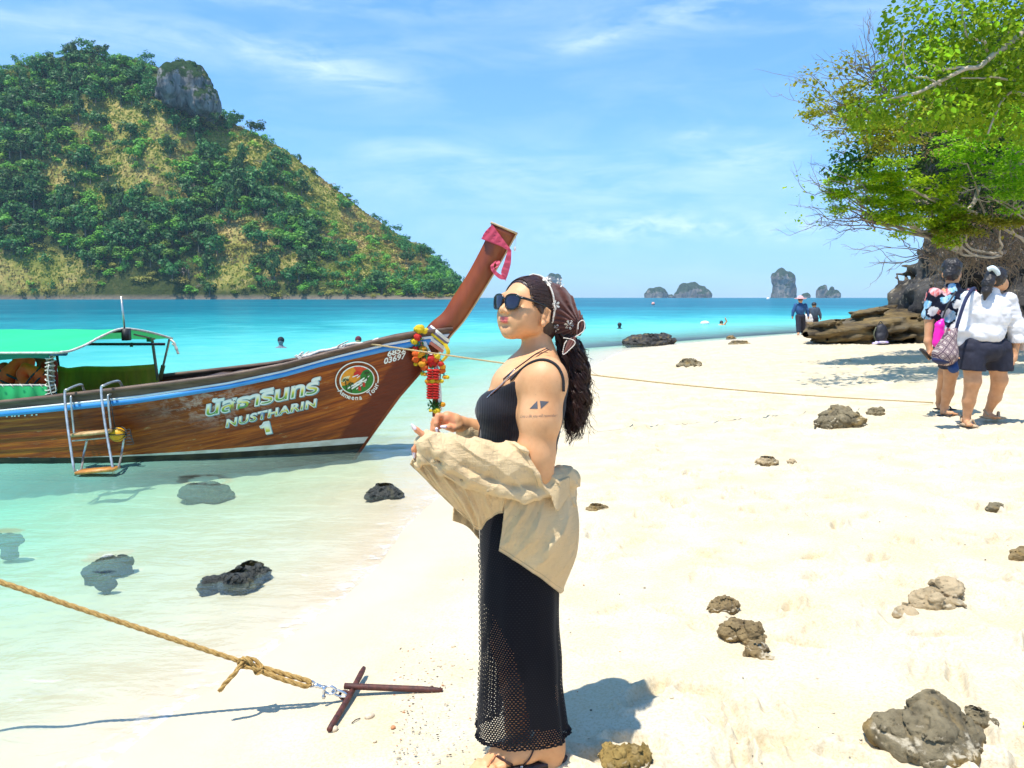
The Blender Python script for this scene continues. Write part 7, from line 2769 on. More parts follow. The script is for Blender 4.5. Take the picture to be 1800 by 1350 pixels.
# ---- beige muslin shirt slipped off the shoulders
m_muslin, t, out = new_mat('beige_muslin')
P = t.coord('Object')
n = t.noise(P, 7.0, 5.0)
cr1 = t.noise(t.scale(P, (22, 22, 150), (0.2, 0.5, 0.1)), 1.0, 4.0, 0.6)
cr2 = t.noise(t.scale(P, (150, 40, 22), (0.1, -0.4, 0.2)), 1.0, 4.0, 0.6)
hgt = t.math('ADD', t.math('ADD', cr1, cr2), t.math('MULTIPLY', t.noise(P, 420.0, 3.0), 0.4))
cc_ = t.mix(t.map(n, 0.3, 0.7), (0.87, 0.65, 0.375), (0.81, 0.575, 0.305))
spk = t.map(t.noise(P, 95.0, 2.0, 0.5), 0.74, 0.80)
cc_ = t.mix(t.math('MULTIPLY', spk, 0.6), cc_, (0.25, 0.17, 0.09))
bs_ = principled(t, None, cc_, 0.9, t.bump(hgt, 0.9, 0.0055), spec=0.1, Sheen_Weight=0.1)
tl_ = t.node('ShaderNodeBsdfTranslucent')
t.put(tl_.inputs[0], (0.62, 0.45, 0.26))
mxs = t.node('ShaderNodeMixShader')
mxs.inputs[0].default_value = 0.16
t.l.new(bs_.outputs[0], mxs.inputs[1])
t.l.new(tl_.outputs[0], mxs.inputs[2])
t.l.new(mxs.outputs[0], out.inputs['Surface'])


def creases(seed, a=0.0050, d1=(0.75, 0.1, 0.66), d2=(-0.6, 0.1, 0.8)):
    d1 = np.array(d1) / np.linalg.norm(d1)
    d2 = np.array(d2) / np.linalg.norm(d2)
    d3 = np.cross(d1, d2)

    def f(p):
        x, y, z = p @ d1, p @ d2, p @ d3
        w1 = fbm(np.stack([x * 9, y * 5, z * 5], 1), 3, seed)
        w2 = fbm(np.stack([x * 6, y * 11, z * 6], 1), 3, seed + 4)
        am = smooth01((fbm(p * 9, 2, seed + 9) + 0.45) / 0.8)
        r1 = 1 - np.abs(np.sin(x * 72 + 3.4 * w1 + y * 7))
        r2 = 1 - np.abs(np.sin(y * 55 + 3.0 * w2))
        return -a * (am * r1 ** 1.6 + 0.45 * (1 - am) * r2 ** 1.6) + a * 0.35
    return f


SL = Solid(at(715, 800, WY)[0] * np.array([1, 0, 0]) + (0, 2.00, 0.78), (at(1040, 800, WY)[0], 2.62, 1.20), 0.0028)
SL.chain([P3_(940, 826, -0.180), P3_(890, 816, -0.212), P3_(840, 804, -0.235), P3_(795, 791, -0.252), P3_(762, 783, -0.262), P3_(748, 780, -0.266)], [0.055, 0.060, 0.052, 0.043, 0.036, 0.034], 0.02)
e0, e1 = P3_(906, 779, -0.2), P3_(951, 862, -0.19)
de = e1 - e0
SL.plane((e0 + e1) / 2, (-de[2], 0, de[0]), 0.006) if False else None
nrm = np.array([-(e1[2] - e0[2]), 0.10, (e1[0] - e0[0])])
SL.plane((e0 + e1) / 2, nrm, 0.008)
SL.cone(P3_(905, 781, -0.215), P3_(920, 790, -0.240), 0.010, 0.008, 0.012)          # turned edge
SL.cone(P3_(920, 790, -0.240), P3_(943, 835, -0.240), 0.008, 0.008, 0.012)
SL.cone(P3_(943, 835, -0.240), P3_(949, 860, -0.200), 0.008, 0.008, 0.012)
# cuff folded over the near hand, placket roll under the sleeve, rolls round the waist
SL.chain([P3_(751, 764, -0.275), P3_(746, 785, -0.290), P3_(742, 806, -0.282), P3_(733, 822, -0.272)], [0.016, 0.017, 0.016, 0.010], 0.012)
SL.chain([P3_(757, 768, -0.285), P3_(770, 792, -0.295), P3_(790, 815, -0.292), P3_(830, 842, -0.275), P3_(880, 862, -0.250), P3_(925, 872, -0.225), P3_(965, 862, -0.19)], [0.012, 0.017, 0.018, 0.018, 0.020, 0.022, 0.020], 0.012)
SL.chain([P3_(748, 800, -0.285), P3_(775, 826, -0.285), P3_(820, 852, -0.265), P3_(870, 868, -0.24)], [0.010, 0.014, 0.013, 0.010], 0.010)
SL.chain([P3_(930, 850, -0.19), P3_(965, 846, -0.165), P3_(992, 838, -0.10), P3_(1002, 842, 0.0), P3_(985, 840, 0.11)], [0.026, 0.034, 0.034, 0.032, 0.03], 0.02)
SL.chain([P3_(940, 866, -0.185), P3_(980, 862, -0.14), P3_(1000, 868, -0.04), P3_(1002, 870, 0.06)], [0.020, 0.026, 0.026, 0.02], 0.014)
SL.chain([P3_(985, 826, -0.12), P3_(1003, 850, -0.10), P3_(1003, 882, -0.09), P3_(1001, 905, -0.06)], [0.016, 0.018, 0.014, 0.010], 0.012)
SL.rough(creases(31, 0.0085), 0.022)
V, Q = SLV, SLQ = SL.surface()
obj('shirt_sleeve', V, Q, m_muslin, woman)
SF = Solid(P3_(775, 800, -0.08), P3_(880, 715, 0.20) + (0, 0.05, 0.02), 0.0030)
SF.chain([P3_(862, 778, 0.10), P3_(838, 764, 0.055), P3_(820, 756, 0.028)], [0.048, 0.042, 0.036], 0.012)
SF.chain([P3_(815, 752, 0.02), P3_(816, 770, 0.02), P3_(822, 786, 0.03)], [0.020, 0.019, 0.018], 0.01)
SF.chain([P3_(794, 770, 0.035), P3_(806, 772, 0.045)], [0.016, 0.018], 0.006)
SF.rough(creases(37, 0.0050, (0.9, 0, 0.3), (0.2, 0, 1)), 0.02)
V, Q = SF.surface()
obj('shirt_sleeve', V, Q, m_muslin, woman)


def sheet(name, top, bot, nu, nv, amp, freq, seed, bulge=0.0, thick=0.003, slant=0.0):
    """cloth hanging between two edge lines (px, py, offset in depth)"""
    A = spline([P3_(*p) for p in top], nu)
    B = spline([P3_(*p) for p in bot], nu)
    r = np.linspace(0, 1, nv)
    V = A[:, None] * (1 - r)[None, :, None] + B[:, None] * r[None, :, None]
    uu = np.linspace(0, 1, nu)[:, None] + 0 * r[None]
    vv = r[None] + 0 * uu
    q = np.stack([uu * freq[0] + slant * vv, vv * freq[1], 0 * uu + seed], -1)
    wq = fbm(q * np.array([0.5, 1, 1]), 3, seed + 8)
    f = (1 - np.abs(np.sin(q[..., 0] * 2.6 + 2.2 * wq))) ** 1.4 + 0.5 * fbm(q * np.array([2.2, 1, 1]), 3, seed, ridged=True)
    w = np.sin(np.pi * np.clip(vv, 0, 1)) * 0.7 + 0.3
    V[..., 1] -= amp * f * w + bulge * np.sin(np.pi * vv) * np.sin(np.pi * uu)
    V[..., 2] += 0.3 * amp * fbm(q * 1.7, 3, seed + 3) * w
    o = obj(name, V.reshape(-1, 3), grid_faces(nu, nv), m_muslin, woman)
    md = o.modifiers.new('cloth', 'SOLIDIFY')
    md.thickness = thick
    md.offset = 0
    return o


sf_ = sheet('shirt_front', [(726, 806, -0.262), (748, 806, -0.265), (790, 826, -0.258), (840, 846, -0.240), (885, 854, -0.210), (905, 854, -0.195)],
      [(721, 815, -0.255), (752, 846, -0.235), (790, 884, -0.205), (824, 914, -0.17), (842, 931, -0.145), (856, 915, -0.165), (874, 903, -0.178), (893, 899, -0.180)], 140, 50, 0.014, (7.5, 1.4), 61, 0.012, slant=-1.2)
sb = sheet('shirt_back', [(888, 852, -0.195), (915, 858, -0.19), (945, 856, -0.178), (975, 850, -0.15), (998, 846, -0.09), (1006, 850, 0.0), (985, 850, 0.12), (930, 850, 0.17)],
      [(877, 967, -0.170), (905, 985, -0.168), (935, 1005, -0.160), (962, 1024, -0.135), (984, 1041, -0.070), (990, 1034, 0.02), (975, 1015, 0.12), (930, 985, 0.17)], 150, 60, 0.014, (8.5, 1.6), 67, 0.034, slant=2.4)
# the widest part of the hip is let out between the two edges
co = np.zeros(len(sb.data.vertices) * 3, np.float32)
sb.data.vertices.foreach_get('co', co)
co = co.reshape(-1, 60, 3)
vv = np.linspace(0, 1, 60)
uu = np.linspace(0, 1, co.shape[0])
push = np.sin(np.pi * np.clip(vv * 1.05, 0, 1))[None] * np.exp(-((uu - 0.62) / 0.22) ** 2)[:, None]
co[..., 0] += 0.032 * push
# left edge of the back panel runs straight up into the slit
co[..., 0] += (0.004 * np.sin(np.pi * vv)[None] * np.exp(-(uu / 0.1) ** 2)[:, None])
sb.data.vertices.foreach_set('co', co.ravel())
sheet('shirt_collar', [(962, 858, -0.205), (980, 846, -0.195), (1001, 838, -0.14)], [(972, 880, -0.215), (980, 898, -0.205), (1000, 868, -0.13)], 30, 14, 0.004, (2, 1), 71)
sheet('shirt_tail', [(798, 880, -0.10), (815, 885, -0.06), (840, 892, -0.03)], [(796, 915, -0.10), (822, 926, -0.06), (842, 948, -0.02)], 30, 14, 0.006, (3, 1), 73)

# seams, hems and buttons of the shirt
m_seam = simple('shirt_seam', (0.60, 0.45, 0.26), (0.52, 0.38, 0.21), 60.0, 0.9)
for o_, row in ((sf_, 50), (sb, 60)):
    me = o_.data
    co = np.zeros(len(me.vertices) * 3, np.float32)
    me.vertices.foreach_get('co', co)
    G = co.reshape(-1, row, 3) + WLOC[o_.name]
    e_ = G[:, -1] + (0, -0.0022, 0.001)
    i_ = G[:, -4] + (0, -0.0026, 0)
    obj('hem', *join([tube(e_, 0.0017, 5), tube(i_, 0.0008, 4)]), m_seam, o_)
SL_BVH = BVHTree.FromPolygons([tuple(v) for v in SLV], [tuple(int(i) for i in q) for q in SLQ])
on_sleeve = lambda px, py, lift: on_surf(SL_BVH, px, py, lift)
for (px, py) in ((763, 811), (811, 844), (858, 862)):
    c_ = on_sleeve(px, py, 0.0015)
    V, F = ball((0, 0, 0), (0.0042, 0.0018, 0.0042), 12, 6)
    obj('button', V + c_, F, m_palewood, woman)
for pts in ([(752, 770), (764, 792), (785, 815), (822, 840), (870, 860)], [(906, 783), (922, 800), (940, 836), (946, 856)], [(742, 800), (765, 822), (800, 845)]):
    obj('seam', *tube(path_on(on_sleeve, pts, 40, 0.0006), 0.0011, 5), m_seam, woman)

# ---- hair
m_hair, t, out = new_mat('dark_hair')
P = t.coord('Object')
n = t.noise(t.scale(P, (60, 60, 12)), 1.0, 4.0)
principled(t, out, t.mix(n, (0.010, 0.0055, 0.0045), (0.075, 0.028, 0.018)), 0.38, t.bump(t.noise(t.scale(P, (260, 260, 30)), 1.0, 3.0), 0.5, 0.003), spec=0.5)
HB = Solid(HC - 0.17, HC + np.array((0.20, 0.17, 0.17)), 0.0028)


def skull(Sx, g):
    Sx.ell(hd(-0.015, 0, 0.042), np.array((0.096 + g, 0.075 + g, 0.083 + g)) * HS, 0.0, HR)


skull(HB, 0.0045)
HB.ell(hd(-0.055, 0, -0.015), (0.060, 0.068, 0.075), 0.03, HR)
hn = HF - 0.42 * HU
HB.plane(hd(0.028, 0, 0.030), hn, 0.004)
HB.plane(hd(0.0, 0, -0.085), -HU, 0.0)
for s in (-1, 1):
    HB.ell(hd(0.020, s * 0.075, -0.030), np.array((0.036, 0.04, 0.044)), 0.012, HR, 'cut')
    HB.cone(hd(0.012, s * 0.070, 0.030), hd(0.003, s * 0.0755, 0.012), 0.010, 0.006, 0.008)
HB.rough(lambda p: 0.0022 * fbm(np.stack([(p - HC) @ HL * 160, (p - HC) @ HU * 22, (p - HC) @ HF * 60], 1), 3, 5, ridged=True), 0.01)
V, Q = HB.surface()
hair = obj('hair', V, Q, m_hair, woman)
# strands combed back from the hairline
cmb = []
rh = np.random.default_rng(98)
for i in range(260):
    a = rh.uniform(-1.45, 1.75)
    n = 16
    f_ = np.linspace(0.05, -0.06, n)
    u0 = 0.042
    rf = np.sqrt(np.clip(1 - ((f_ + 0.015) / 0.103) ** 2, 0.02, 1)) * (1 + rh.normal(0, 0.004))
    aa_ = a + 0.25 * np.linspace(1, 0, n) ** 2 * rh.normal(0.3, 0.4)
    l_, u_ = 0.0805 * rf * np.sin(aa_), u0 + 0.0885 * rf * np.cos(aa_)
    ok = (f_ - 0.028 - 0.42 * (u_ - 0.030)) < 0.009 + 0.004 * math.sin(i * 1.7)
    if ok.sum() < 5 or u_[ok].min() < 0.0:
        continue
    cmb.append(tube(np.array([hd(*q) for q in zip(f_[ok], l_[ok], u_[ok])]), 0.0013, 4, cap=False))
o = obj('combed_hair', *join(cmb), m_hair, hair)
o['kind'] = 'stuff'
# the long curls behind
rh = np.random.default_rng(99)
PT = spline([P3_(985, 575, 0.035), P3_(1004, 615, 0.03), P3_(1012, 660, 0.02), P3_(1014, 700, 0.015), P3_(1010, 745, 0.01), P3_(1003, 790, 0.01)], 60)
PW = np.interp(np.linspace(0, 1, 60), [0, 0.15, 0.4, 0.65, 0.85, 1], [0.030, 0.038, 0.037, 0.034, 0.028, 0.016])
cv, cf = tube(PT[:52], PW[:52] * np.linspace(0.80, 0.45, 52), 14)
cv = cv + 0.008 * np.stack([fbm(cv * 30, 3, k, ridged=True) for k in range(3)], 1)
obj('hair_core', cv, cf, m_hair, hair)
cur = []
for lock in range(74):                   # wavy locks, each a bundle of strands
    t0, t1 = rh.uniform(0, 0.30) if lock < 60 else rh.uniform(0.2, 0.5), rh.uniform(0.62, 1.02)
    a0, tw = rh.uniform(0, 2 * math.pi), rh.normal(0, 1.0)
    rad = math.sqrt(rh.uniform(0.30, 1.15))
    fr, ph, am = rh.uniform(3.2, 6.5) * 2 * math.pi, rh.uniform(0, 6.28), rh.uniform(0.006, 0.0125)
    for k in range(13):
        n = 46
        tt_ = np.linspace(t0 + rh.uniform(0, 0.05), t1 - rh.uniform(0, 0.10), n)
        base = np.stack([np.interp(tt_, np.linspace(0, 1, 60), PT[:, c]) for c in range(3)], 1)
        wd = np.interp(tt_, np.linspace(0, 1, 60), PW)
        off = np.stack([np.cos(a0 + tt_ * tw) * wd * rad, np.sin(a0 + tt_ * tw) * wd * rad * 0.9, 0 * tt_], 1)
        ph2 = ph + rh.normal(0, 0.28)
        gro = np.clip((tt_ - t0) * 6, 0.3, 1)
        curl = np.stack([np.cos(fr * tt_ + ph2), np.sin(fr * tt_ + ph2), 0.4 * np.cos(fr * tt_ * 2 + ph2)], 1) * (am * gro)[:, None]
        sp_ = rh.normal(0, 0.0032, 3) * (0.6 + 0.8 * np.linspace(0, 1, n)[:, None])
        cur.append(tube(base + off + curl + sp_, np.linspace(0.0015, 0.0007, n), 3, cap=False))
for i in range(60):                      # stray hairs
    t0 = rh.uniform(0, 0.8)
    p0 = np.array([np.interp(t0, np.linspace(0, 1, 60), PT[:, k]) for k in range(3)])
    wd = np.interp(t0, np.linspace(0, 1, 60), PW)
    a0 = rh.uniform(-1.3, 1.3)
    d_ = np.array([math.cos(a0), -0.3 + 0.6 * rh.random(), math.sin(a0) - 0.5])
    q = np.linspace(0, 1, 16)[:, None]
    L_ = rh.uniform(0.02, 0.05)
    curl = np.stack([np.cos(q[:, 0] * 9 + i), np.sin(q[:, 0] * 9), np.sin(q[:, 0] * 9 + i)], 1) * 0.006 * q
    cur.append(tube(p0 + np.array([wd * 0.85, 0, 0]) + d_ * L_ * q + (0, 0, -0.03) * q ** 2 + curl, np.linspace(0.0009, 0.0005, 16), 3, cap=False))
o = obj('curls', *join(cur), m_hair, hair)
o['kind'] = 'stuff'

# ---- headscarf
m_scarf, t, out = new_mat('brown_scarf')
P = t.coord('Object')
n = t.noise(P, 16.0, 5.0)
c = t.mix(t.map(n, 0.35, 0.65), (0.135, 0.052, 0.040), (0.085, 0.030, 0.024))
fold = t.noise(t.scale(P, (26, 26, 90), (0, 0.65, 0)), 1.0, 4.0, 0.6)
principled(t, out, c, 0.8, t.bump(t.math('ADD', fold, t.math('MULTIPLY', t.noise(P, 500.0, 2.0), 0.3)), 0.6, 0.005), spec=0.15, Sheen_Weight=0.2)
SK = Solid(HC - 0.16, HC + np.array((0.24, 0.18, 0.17)), 0.0028)
skull(SK, 0.013)
SK.ell(P3_(980, 546, 0.045), (0.056, 0.058, 0.080), 0.03)
SK.ell(P3_(1000, 566, 0.035), (0.046, 0.046, 0.044), 0.03)
SK.cone(P3_(1008, 568, 0.03), P3_(1021, 574, 0.025), 0.028, 0.015, 0.02)
SK.plane(hd(-0.034, 0, 0.03), HF - 0.26 * HU, 0.004)
SK.plane(P3_(985, 591, 0), (-0.25, 0, -1.0), 0.004)


def scarf_folds(p):
    kn = P3_(1018, 572, 0.02)
    v = p - kn
    r = np.linalg.norm(v, axis=1)
    an = np.arctan2(v[:, 2], -v[:, 0])
    return 0.0034 * np.sin(an * 26 + 2.2 * fbm(p * 16, 2, 3)) * smooth01((0.20 - r) / 0.14) + 0.0022 * fbm(p * np.array([22, 22, 40]), 3, 9, ridged=True)


SK.rough(scarf_folds, 0.014)
V, Q = SK.surface()
scarf = obj('headscarf', V, Q, m_scarf, woman)
SCARF_BVH = BVHTree.FromPolygons([tuple(v) for v in V], [tuple(int(i) for i in q) for q in Q])
on_scarf = lambda px, py, lift: on_surf(SCARF_BVH, px, py, lift)
m_emb = simple('white_embroidery', (0.80, 0.74, 0.64), (0.66, 0.58, 0.48), 60.0, 0.8)
# front hem: follow the rim of the cut
pn = (HF - 0.26 * HU) / np.linalg.norm(HF - 0.26 * HU)
pc = hd(-0.034, 0, 0.03)
nearp = np.abs((V - pc) @ pn + 0.0025) < 0.0035
Vr = V[nearp] - pc
an_ = np.arctan2(Vr @ HU, Vr @ HL)
rim = []
for a in np.linspace(math.radians(-42), math.radians(112), 56):
    m = np.abs(an_ - a) < 0.05
    if m.sum() > 2:
        k = np.argmax(np.hypot(Vr[m] @ HU, Vr[m] @ HL))
        rim.append(pc + Vr[m][k])
rim = np.array(rim)
for _ in range(3):
    rim[1:-1] = 0.25 * rim[:-2] + 0.5 * rim[1:-1] + 0.25 * rim[2:]
prt = [tube(rim, 0.0024, 6)]
for i in range(0, len(rim) - 1):
    prt.append(ball(rim[i] + HF * 0.0016, 0.0026, 6, 4))
obj('scarf_hem', *join(prt), m_emb, scarf)


def flower(px, py, s, rot, n=6):
    prt = []
    for k in range(n):
        a = rot + k * 2 * math.pi / n
        V = []
        for (u, w) in [(0.15, 0), (0.5, 0.20), (0.85, 0.26), (1.0, 0), (0.85, -0.26), (0.5, -0.20)]:
            x, y = s * (u * math.cos(a) - w * math.sin(a)), s * (u * math.sin(a) + w * math.cos(a))
            V.append(on_scarf(px + x, py + y, 0.0022))
        prt.append((np.array(V), [(0, 1, 2, 3), (0, 3, 4, 5)]))
    obj('embroidered_flower', *join(prt), m_emb, scarf, smooth=False)


for f in [(962, 495, 9, 0.2, 7), (983, 494, 6, 0.9, 4), (975, 536, 9, 0.5, 6), (1000, 571, 8.5, 1.2, 6), (977, 577, 7, 0.3, 5), (987, 501, 5, 2.0, 3)]:
    flower(*f)
# tied ends with beaded white edging
for (tops, bots, eds) in [([(1000, 594, -0.02), (1008, 592, -0.03), (1014, 588, -0.02)], [(990, 622, -0.05), (998, 618, -0.06), (1010, 603, -0.05)], [(991, 594), (1006, 597), (1011, 603), (1004, 612), (990, 623), (992, 606), (996, 599)]),
                          ([(1014, 566, -0.03), (1020, 564, -0.04), (1027, 567, -0.03)], [(1013, 590, -0.03), (1020, 590, -0.04), (1026, 580, -0.03)], [(1016, 578), (1017, 568), (1024, 563), (1028, 569), (1026, 581), (1018, 588), (1012, 592)])]:
    A, B = spline([P3_(p[0], p[1], p[2] + 0.02) for p in tops], 12), spline([P3_(p[0], p[1], p[2] + 0.02) for p in bots], 12)
    r = np.linspace(0, 1, 8)
    V = A[:, None] * (1 - r)[None, :, None] + B[:, None] * r[None, :, None]
    V[..., 1] += 0.004 * np.sin(np.arange(12)[:, None] * 1.2 + r[None] * 4)
    obj('scarf_end', V.reshape(-1, 3), grid_faces(12, 8), m_scarf, scarf)
    E = spline([P3_(x, y, -0.042 if y > 592 else -0.03) for x, y in eds], 34)
    obj('scarf_end_hem', *join([tube(E, 0.0012, 5)] + [ball(p, 0.0019, 6, 4) for p in E]), m_emb, scarf)

# ---- sunglasses
m_frame = simple('black_acetate', (0.006, 0.006, 0.007), (0.010, 0.010, 0.011), 30.0, 0.18)
m_lens, t, out = new_mat('dark_lens')
principled(t, out, (0.012, 0.006, 0.018), 0.04, None, spec=0.7, Coat_Weight=0.4)
sg = None
for s in (-1, 1):
    q = np.linspace(0, 2 * math.pi, 40, endpoint=False)
    cx_, sx_ = np.cos(q), np.sin(q)
    hw, hh = 0.0265, np.where(sx_ > 0, 0.0205, 0.0255)
    ex_ = np.sign(cx_) * np.abs(cx_) ** 0.78 * hw * np.where(sx_ > 0, 1.04, 0.94)
    ey_ = np.sign(sx_) * np.abs(sx_) ** 0.82 * hh
    ctr = np.array((0.100, s * 0.0335, 0.033))

    def lp(x, y, f=0.0):
        l = ctr[1] + x
        return hd(ctr[0] - 3.2 * l * l + f, l, ctr[2] + y)
    ringp = np.array([lp(x, y) for x, y in zip(ex_, ey_)] + [lp(ex_[0], ey_[0])])
    fr = obj('sunglasses_frame', *tube(ringp, 0.0030, 7, cap=False), m_frame, woman)
    V = [lp(0, 0, 0.003)] + [lp(x * 0.5, y * 0.5, 0.002) for x, y in zip(ex_, ey_)] + [lp(x, y, 0.0005) for x, y in zip(ex_, ey_)]
    F = [(0, 1 + i, 1 + (i + 1) % 40) for i in range(40)] + [(1 + i, 41 + i, 41 + (i + 1) % 40, 1 + (i + 1) % 40) for i in range(40)]
    obj('lens', V, F, m_lens, fr)
    obj('temple', *tube([lp(s * 0.026, 0.012), hd(0.072, s * 0.068, 0.044), hd(0.040, s * 0.0760, 0.040), hd(0.0, s * 0.0810, 0.034), hd(-0.022, s * 0.082, 0.018)], [0.0042, 0.0042, 0.0036, 0.0030, 0.0026], 7), m_frame, fr)
    if s == 1:
        obj('bridge', *tube([hd(0.099, -0.0085, 0.038), hd(0.103, 0, 0.041), hd(0.099, 0.0085, 0.038)], 0.0028, 7), m_frame, fr)

# ---- necklaces, tattoo, sandals
m_cord = simple('brown_cord', (0.16, 0.055, 0.030), (0.09, 0.03, 0.018), 40.0, 0.6)
m_dkcord = simple('dark_cord', (0.025, 0.015, 0.012), (0.04, 0.02, 0.015), 40.0, 0.6)
obj('necklace', *tube(path_on(on_body, [(962, 612), (942, 622), (924, 635), (906, 648), (894, 658), (884, 667)], 40, 0.002), 0.0018, 6), m_dkcord, woman)
obj('necklace', *tube(spline(list(path_on(on_body, [(965, 614), (946, 625), (926, 640), (906, 656), (888, 672), (875, 683), (862, 694)], 30, 0.0025)) + [at(853, 702, WY - 0.05), at(848, 720, WY - 0.07), at(845, 745, WY - 0.08), at(840, 775, WY - 0.08), at(838, 800, WY - 0.08)], 60), 0.0019, 6), m_cord, woman)
obj('necklace', *tube(path_on(front, [(906, 648), (893, 663), (880, 677), (866, 689), (856, 699)], 30, 0.002), 0.0012, 6), m_chrome, woman)
m_ink = simple('tattoo_ink', (0.075, 0.075, 0.085), (0.10, 0.095, 0.10), 60.0, 0.6)
on_arm = lambda px, py, lift: on_surf(BODY_BVH, px, py, lift)
for poly in ([(931, 718.5), (944.5, 704.5), (945.3, 718.5)], [(949, 704.5), (965, 706), (950.8, 718.8)]):
    P2 = []
    n = 6
    a, b, c = [np.array(p) for p in poly]
    idx = {}
    F = []
    for i in range(n + 1):
        for j in range(n + 1 - i):
            idx[i, j] = len(P2)
            P2.append(a + (b - a) * i / n + (c - a) * j / n)
    for i in range(n):
        for j in range(n - i):
            F.append((idx[i, j], idx[i + 1, j], idx[i, j + 1]))
            if j < n - i - 1:
                F.append((idx[i + 1, j], idx[i + 1, j + 1], idx[i, j + 1]))
    decal('tattoo', P2, F, (0, 0), (1, 0), (0, 1), m_ink, 0.0009, woman, on_arm)
V2, F2 = text_mesh('Live a life you will remember', -0.012, 0.45)
V2[:, 0] -= V2[:, 0].min()
V2[:, 0] /= V2[:, 0].max()
decal('tattoo_script', V2, F2, (915, 734.5), (64, -2.0), (0, -8.0), m_ink, 0.0008, woman, on_arm)
decal('tattoo', [(-1, -5), (1, -5), (2, 6), (-1, 7), (-3, 4)], [(0, 1, 2, 3, 4)], (966, 809), (0.8, 0), (0, 0.8), m_ink, 0.0008, woman, on_arm) if False else None
m_leather = simple('dark_leather', (0.030, 0.012, 0.010), (0.055, 0.022, 0.016), 30.0, 0.45)
zf = ground_z(0.09, WY)
fmid = P3_(908, 1318, 0.034)


def sandal(heel, toe, width):
    heel, toe = np.array(heel), np.array(toe)
    heel[2] = toe[2] = zf + 0.006
    d = (toe - heel)
    L = np.linalg.norm(d)
    d /= L
    nrm = np.array([-d[1], d[0], 0])
    V = []
    q = np.linspace(0, 2 * math.pi, 28, endpoint=False)
    for z in (-0.010, 0.008):
        for a in q:
            w = width * (0.82 + 0.18 * math.cos(a))
            V.append((heel + toe) / 2 + d * math.cos(a) * (L / 2) + nrm * math.sin(a) * w + (0, 0, z))
    n = 28
    F = [tuple(range(n - 1, -1, -1)), tuple(range(n, 2 * n))] + [(i, (i + 1) % n, n + (i + 1) % n, n + i) for i in range(n)]
    return obj('sandal', V, F, m_leather, woman, smooth=False)


s1 = sandal(fmid + (0.035, 0.05, 0), toe_pt + (-0.05, -0.06, 0), 0.044)
s2 = sandal(ntoe_pt + (0.22, 0.05, 0), ntoe_pt + (-0.06, -0.01, 0), 0.044)
obj('ankle_strap', *tube(spline([on_body(px, py, 0.003) for px, py in [(873, 1329), (884, 1336), (898, 1343), (912, 1348), (922, 1342), (932, 1330), (939, 1314)]], 40), 0.0055, 8, flat=0.5), m_leather, s1)
obj('strap_ornament', *join([ball(on_body(917 + 2 * math.cos(k), 1346 + 2.5 * math.sin(k), 0.007), 0.004, 8, 6) for k in range(6)]), m_chrome, s1)
obj('toe_strap', *tube(spline([on_body(px, py, 0.003) for px, py in [(871, 1328), (864, 1337), (857, 1349)]], 12), 0.003, 6), m_pebo, s1)
# ================================================================== the other people
def plain(name, a, b=None, rough=0.8, bump=0.3, scale=18.0):
    return simple(name, a, b or tuple(x * 0.7 for x in a), scale, rough, bump, bdist=0.006)


m_skin2 = skin_mat('skin_walkers', (0.62, 0.32, 0.165), (0.54, 0.26, 0.12))
m_bhair = plain('black_hair', (0.010, 0.008, 0.008), (0.03, 0.022, 0.02), 0.45, 0.6, 40)


def solid_part(name, h, lo, hi, build, mat, parent, noise=None, attrs=False):
    S = Solid(lo, hi, h)
    build(S)
    if noise:
        S.rough(lambda p: noise[0] * fbm(p * noise[1], 3, noise[2], ridged=True) - noise[0] * 0.3, noise[0] * 3)
    V, Q = S.surface()
    at_ = {'lip': np.zeros(len(V)), 'flush': np.zeros(len(V))} if attrs else None
    return obj(name, V, Q, mat, parent, attrs=at_)


def arm_hand(q, k, px, py, dy, dirx, diry):
    """palm and five fingers hanging from the wrist at (px, py)"""
    q.chain([at(px, py, k + dy), at(px + dirx * 6, py + diry * 6, k + dy)], [0.030, 0.034], 0.015)
    for i in range(4):
        o = (i - 1.5) * 2.6
        a = at(px + dirx * 7 + o * 0.35 - diry * o * 0.5, py + diry * 8 + dirx * o * 0.5, k + dy - 0.02 * (i - 1.5))
        b = at(px + dirx * 11 + o * 0.2 - diry * o * 0.4, py + diry * 15 + dirx * o * 0.4, k + dy - 0.022 * (i - 1.5))
        c = at(px + dirx * 9, py + diry * (18.5 - abs(i - 1.3)), k + dy - 0.022 * (i - 1.5) - 0.01)
        q.chain([a, b, c], [0.0115, 0.0105, 0.0085], 0.004)
    q.chain([at(px + dirx * 2, py + diry * 2, k + dy - 0.02), at(px + dirx * 2 - 4, py + diry * 9, k + dy - 0.045)], [0.015, 0.010], 0.008)


# ---- man in the flower patterned shirt
MY = ground(1667, 731)[1]
man = thing('person', 'man in dark flower patterned shirt and flip flops walking away with head bowed', 'person', ground(1667, 731))
A = lambda px, py, dy=0.0: at(px, py, MY + dy)
lo, hi = A(1600, 770, -0.5), A(1740, 440, 0.5) + (0, 0, 0.05)


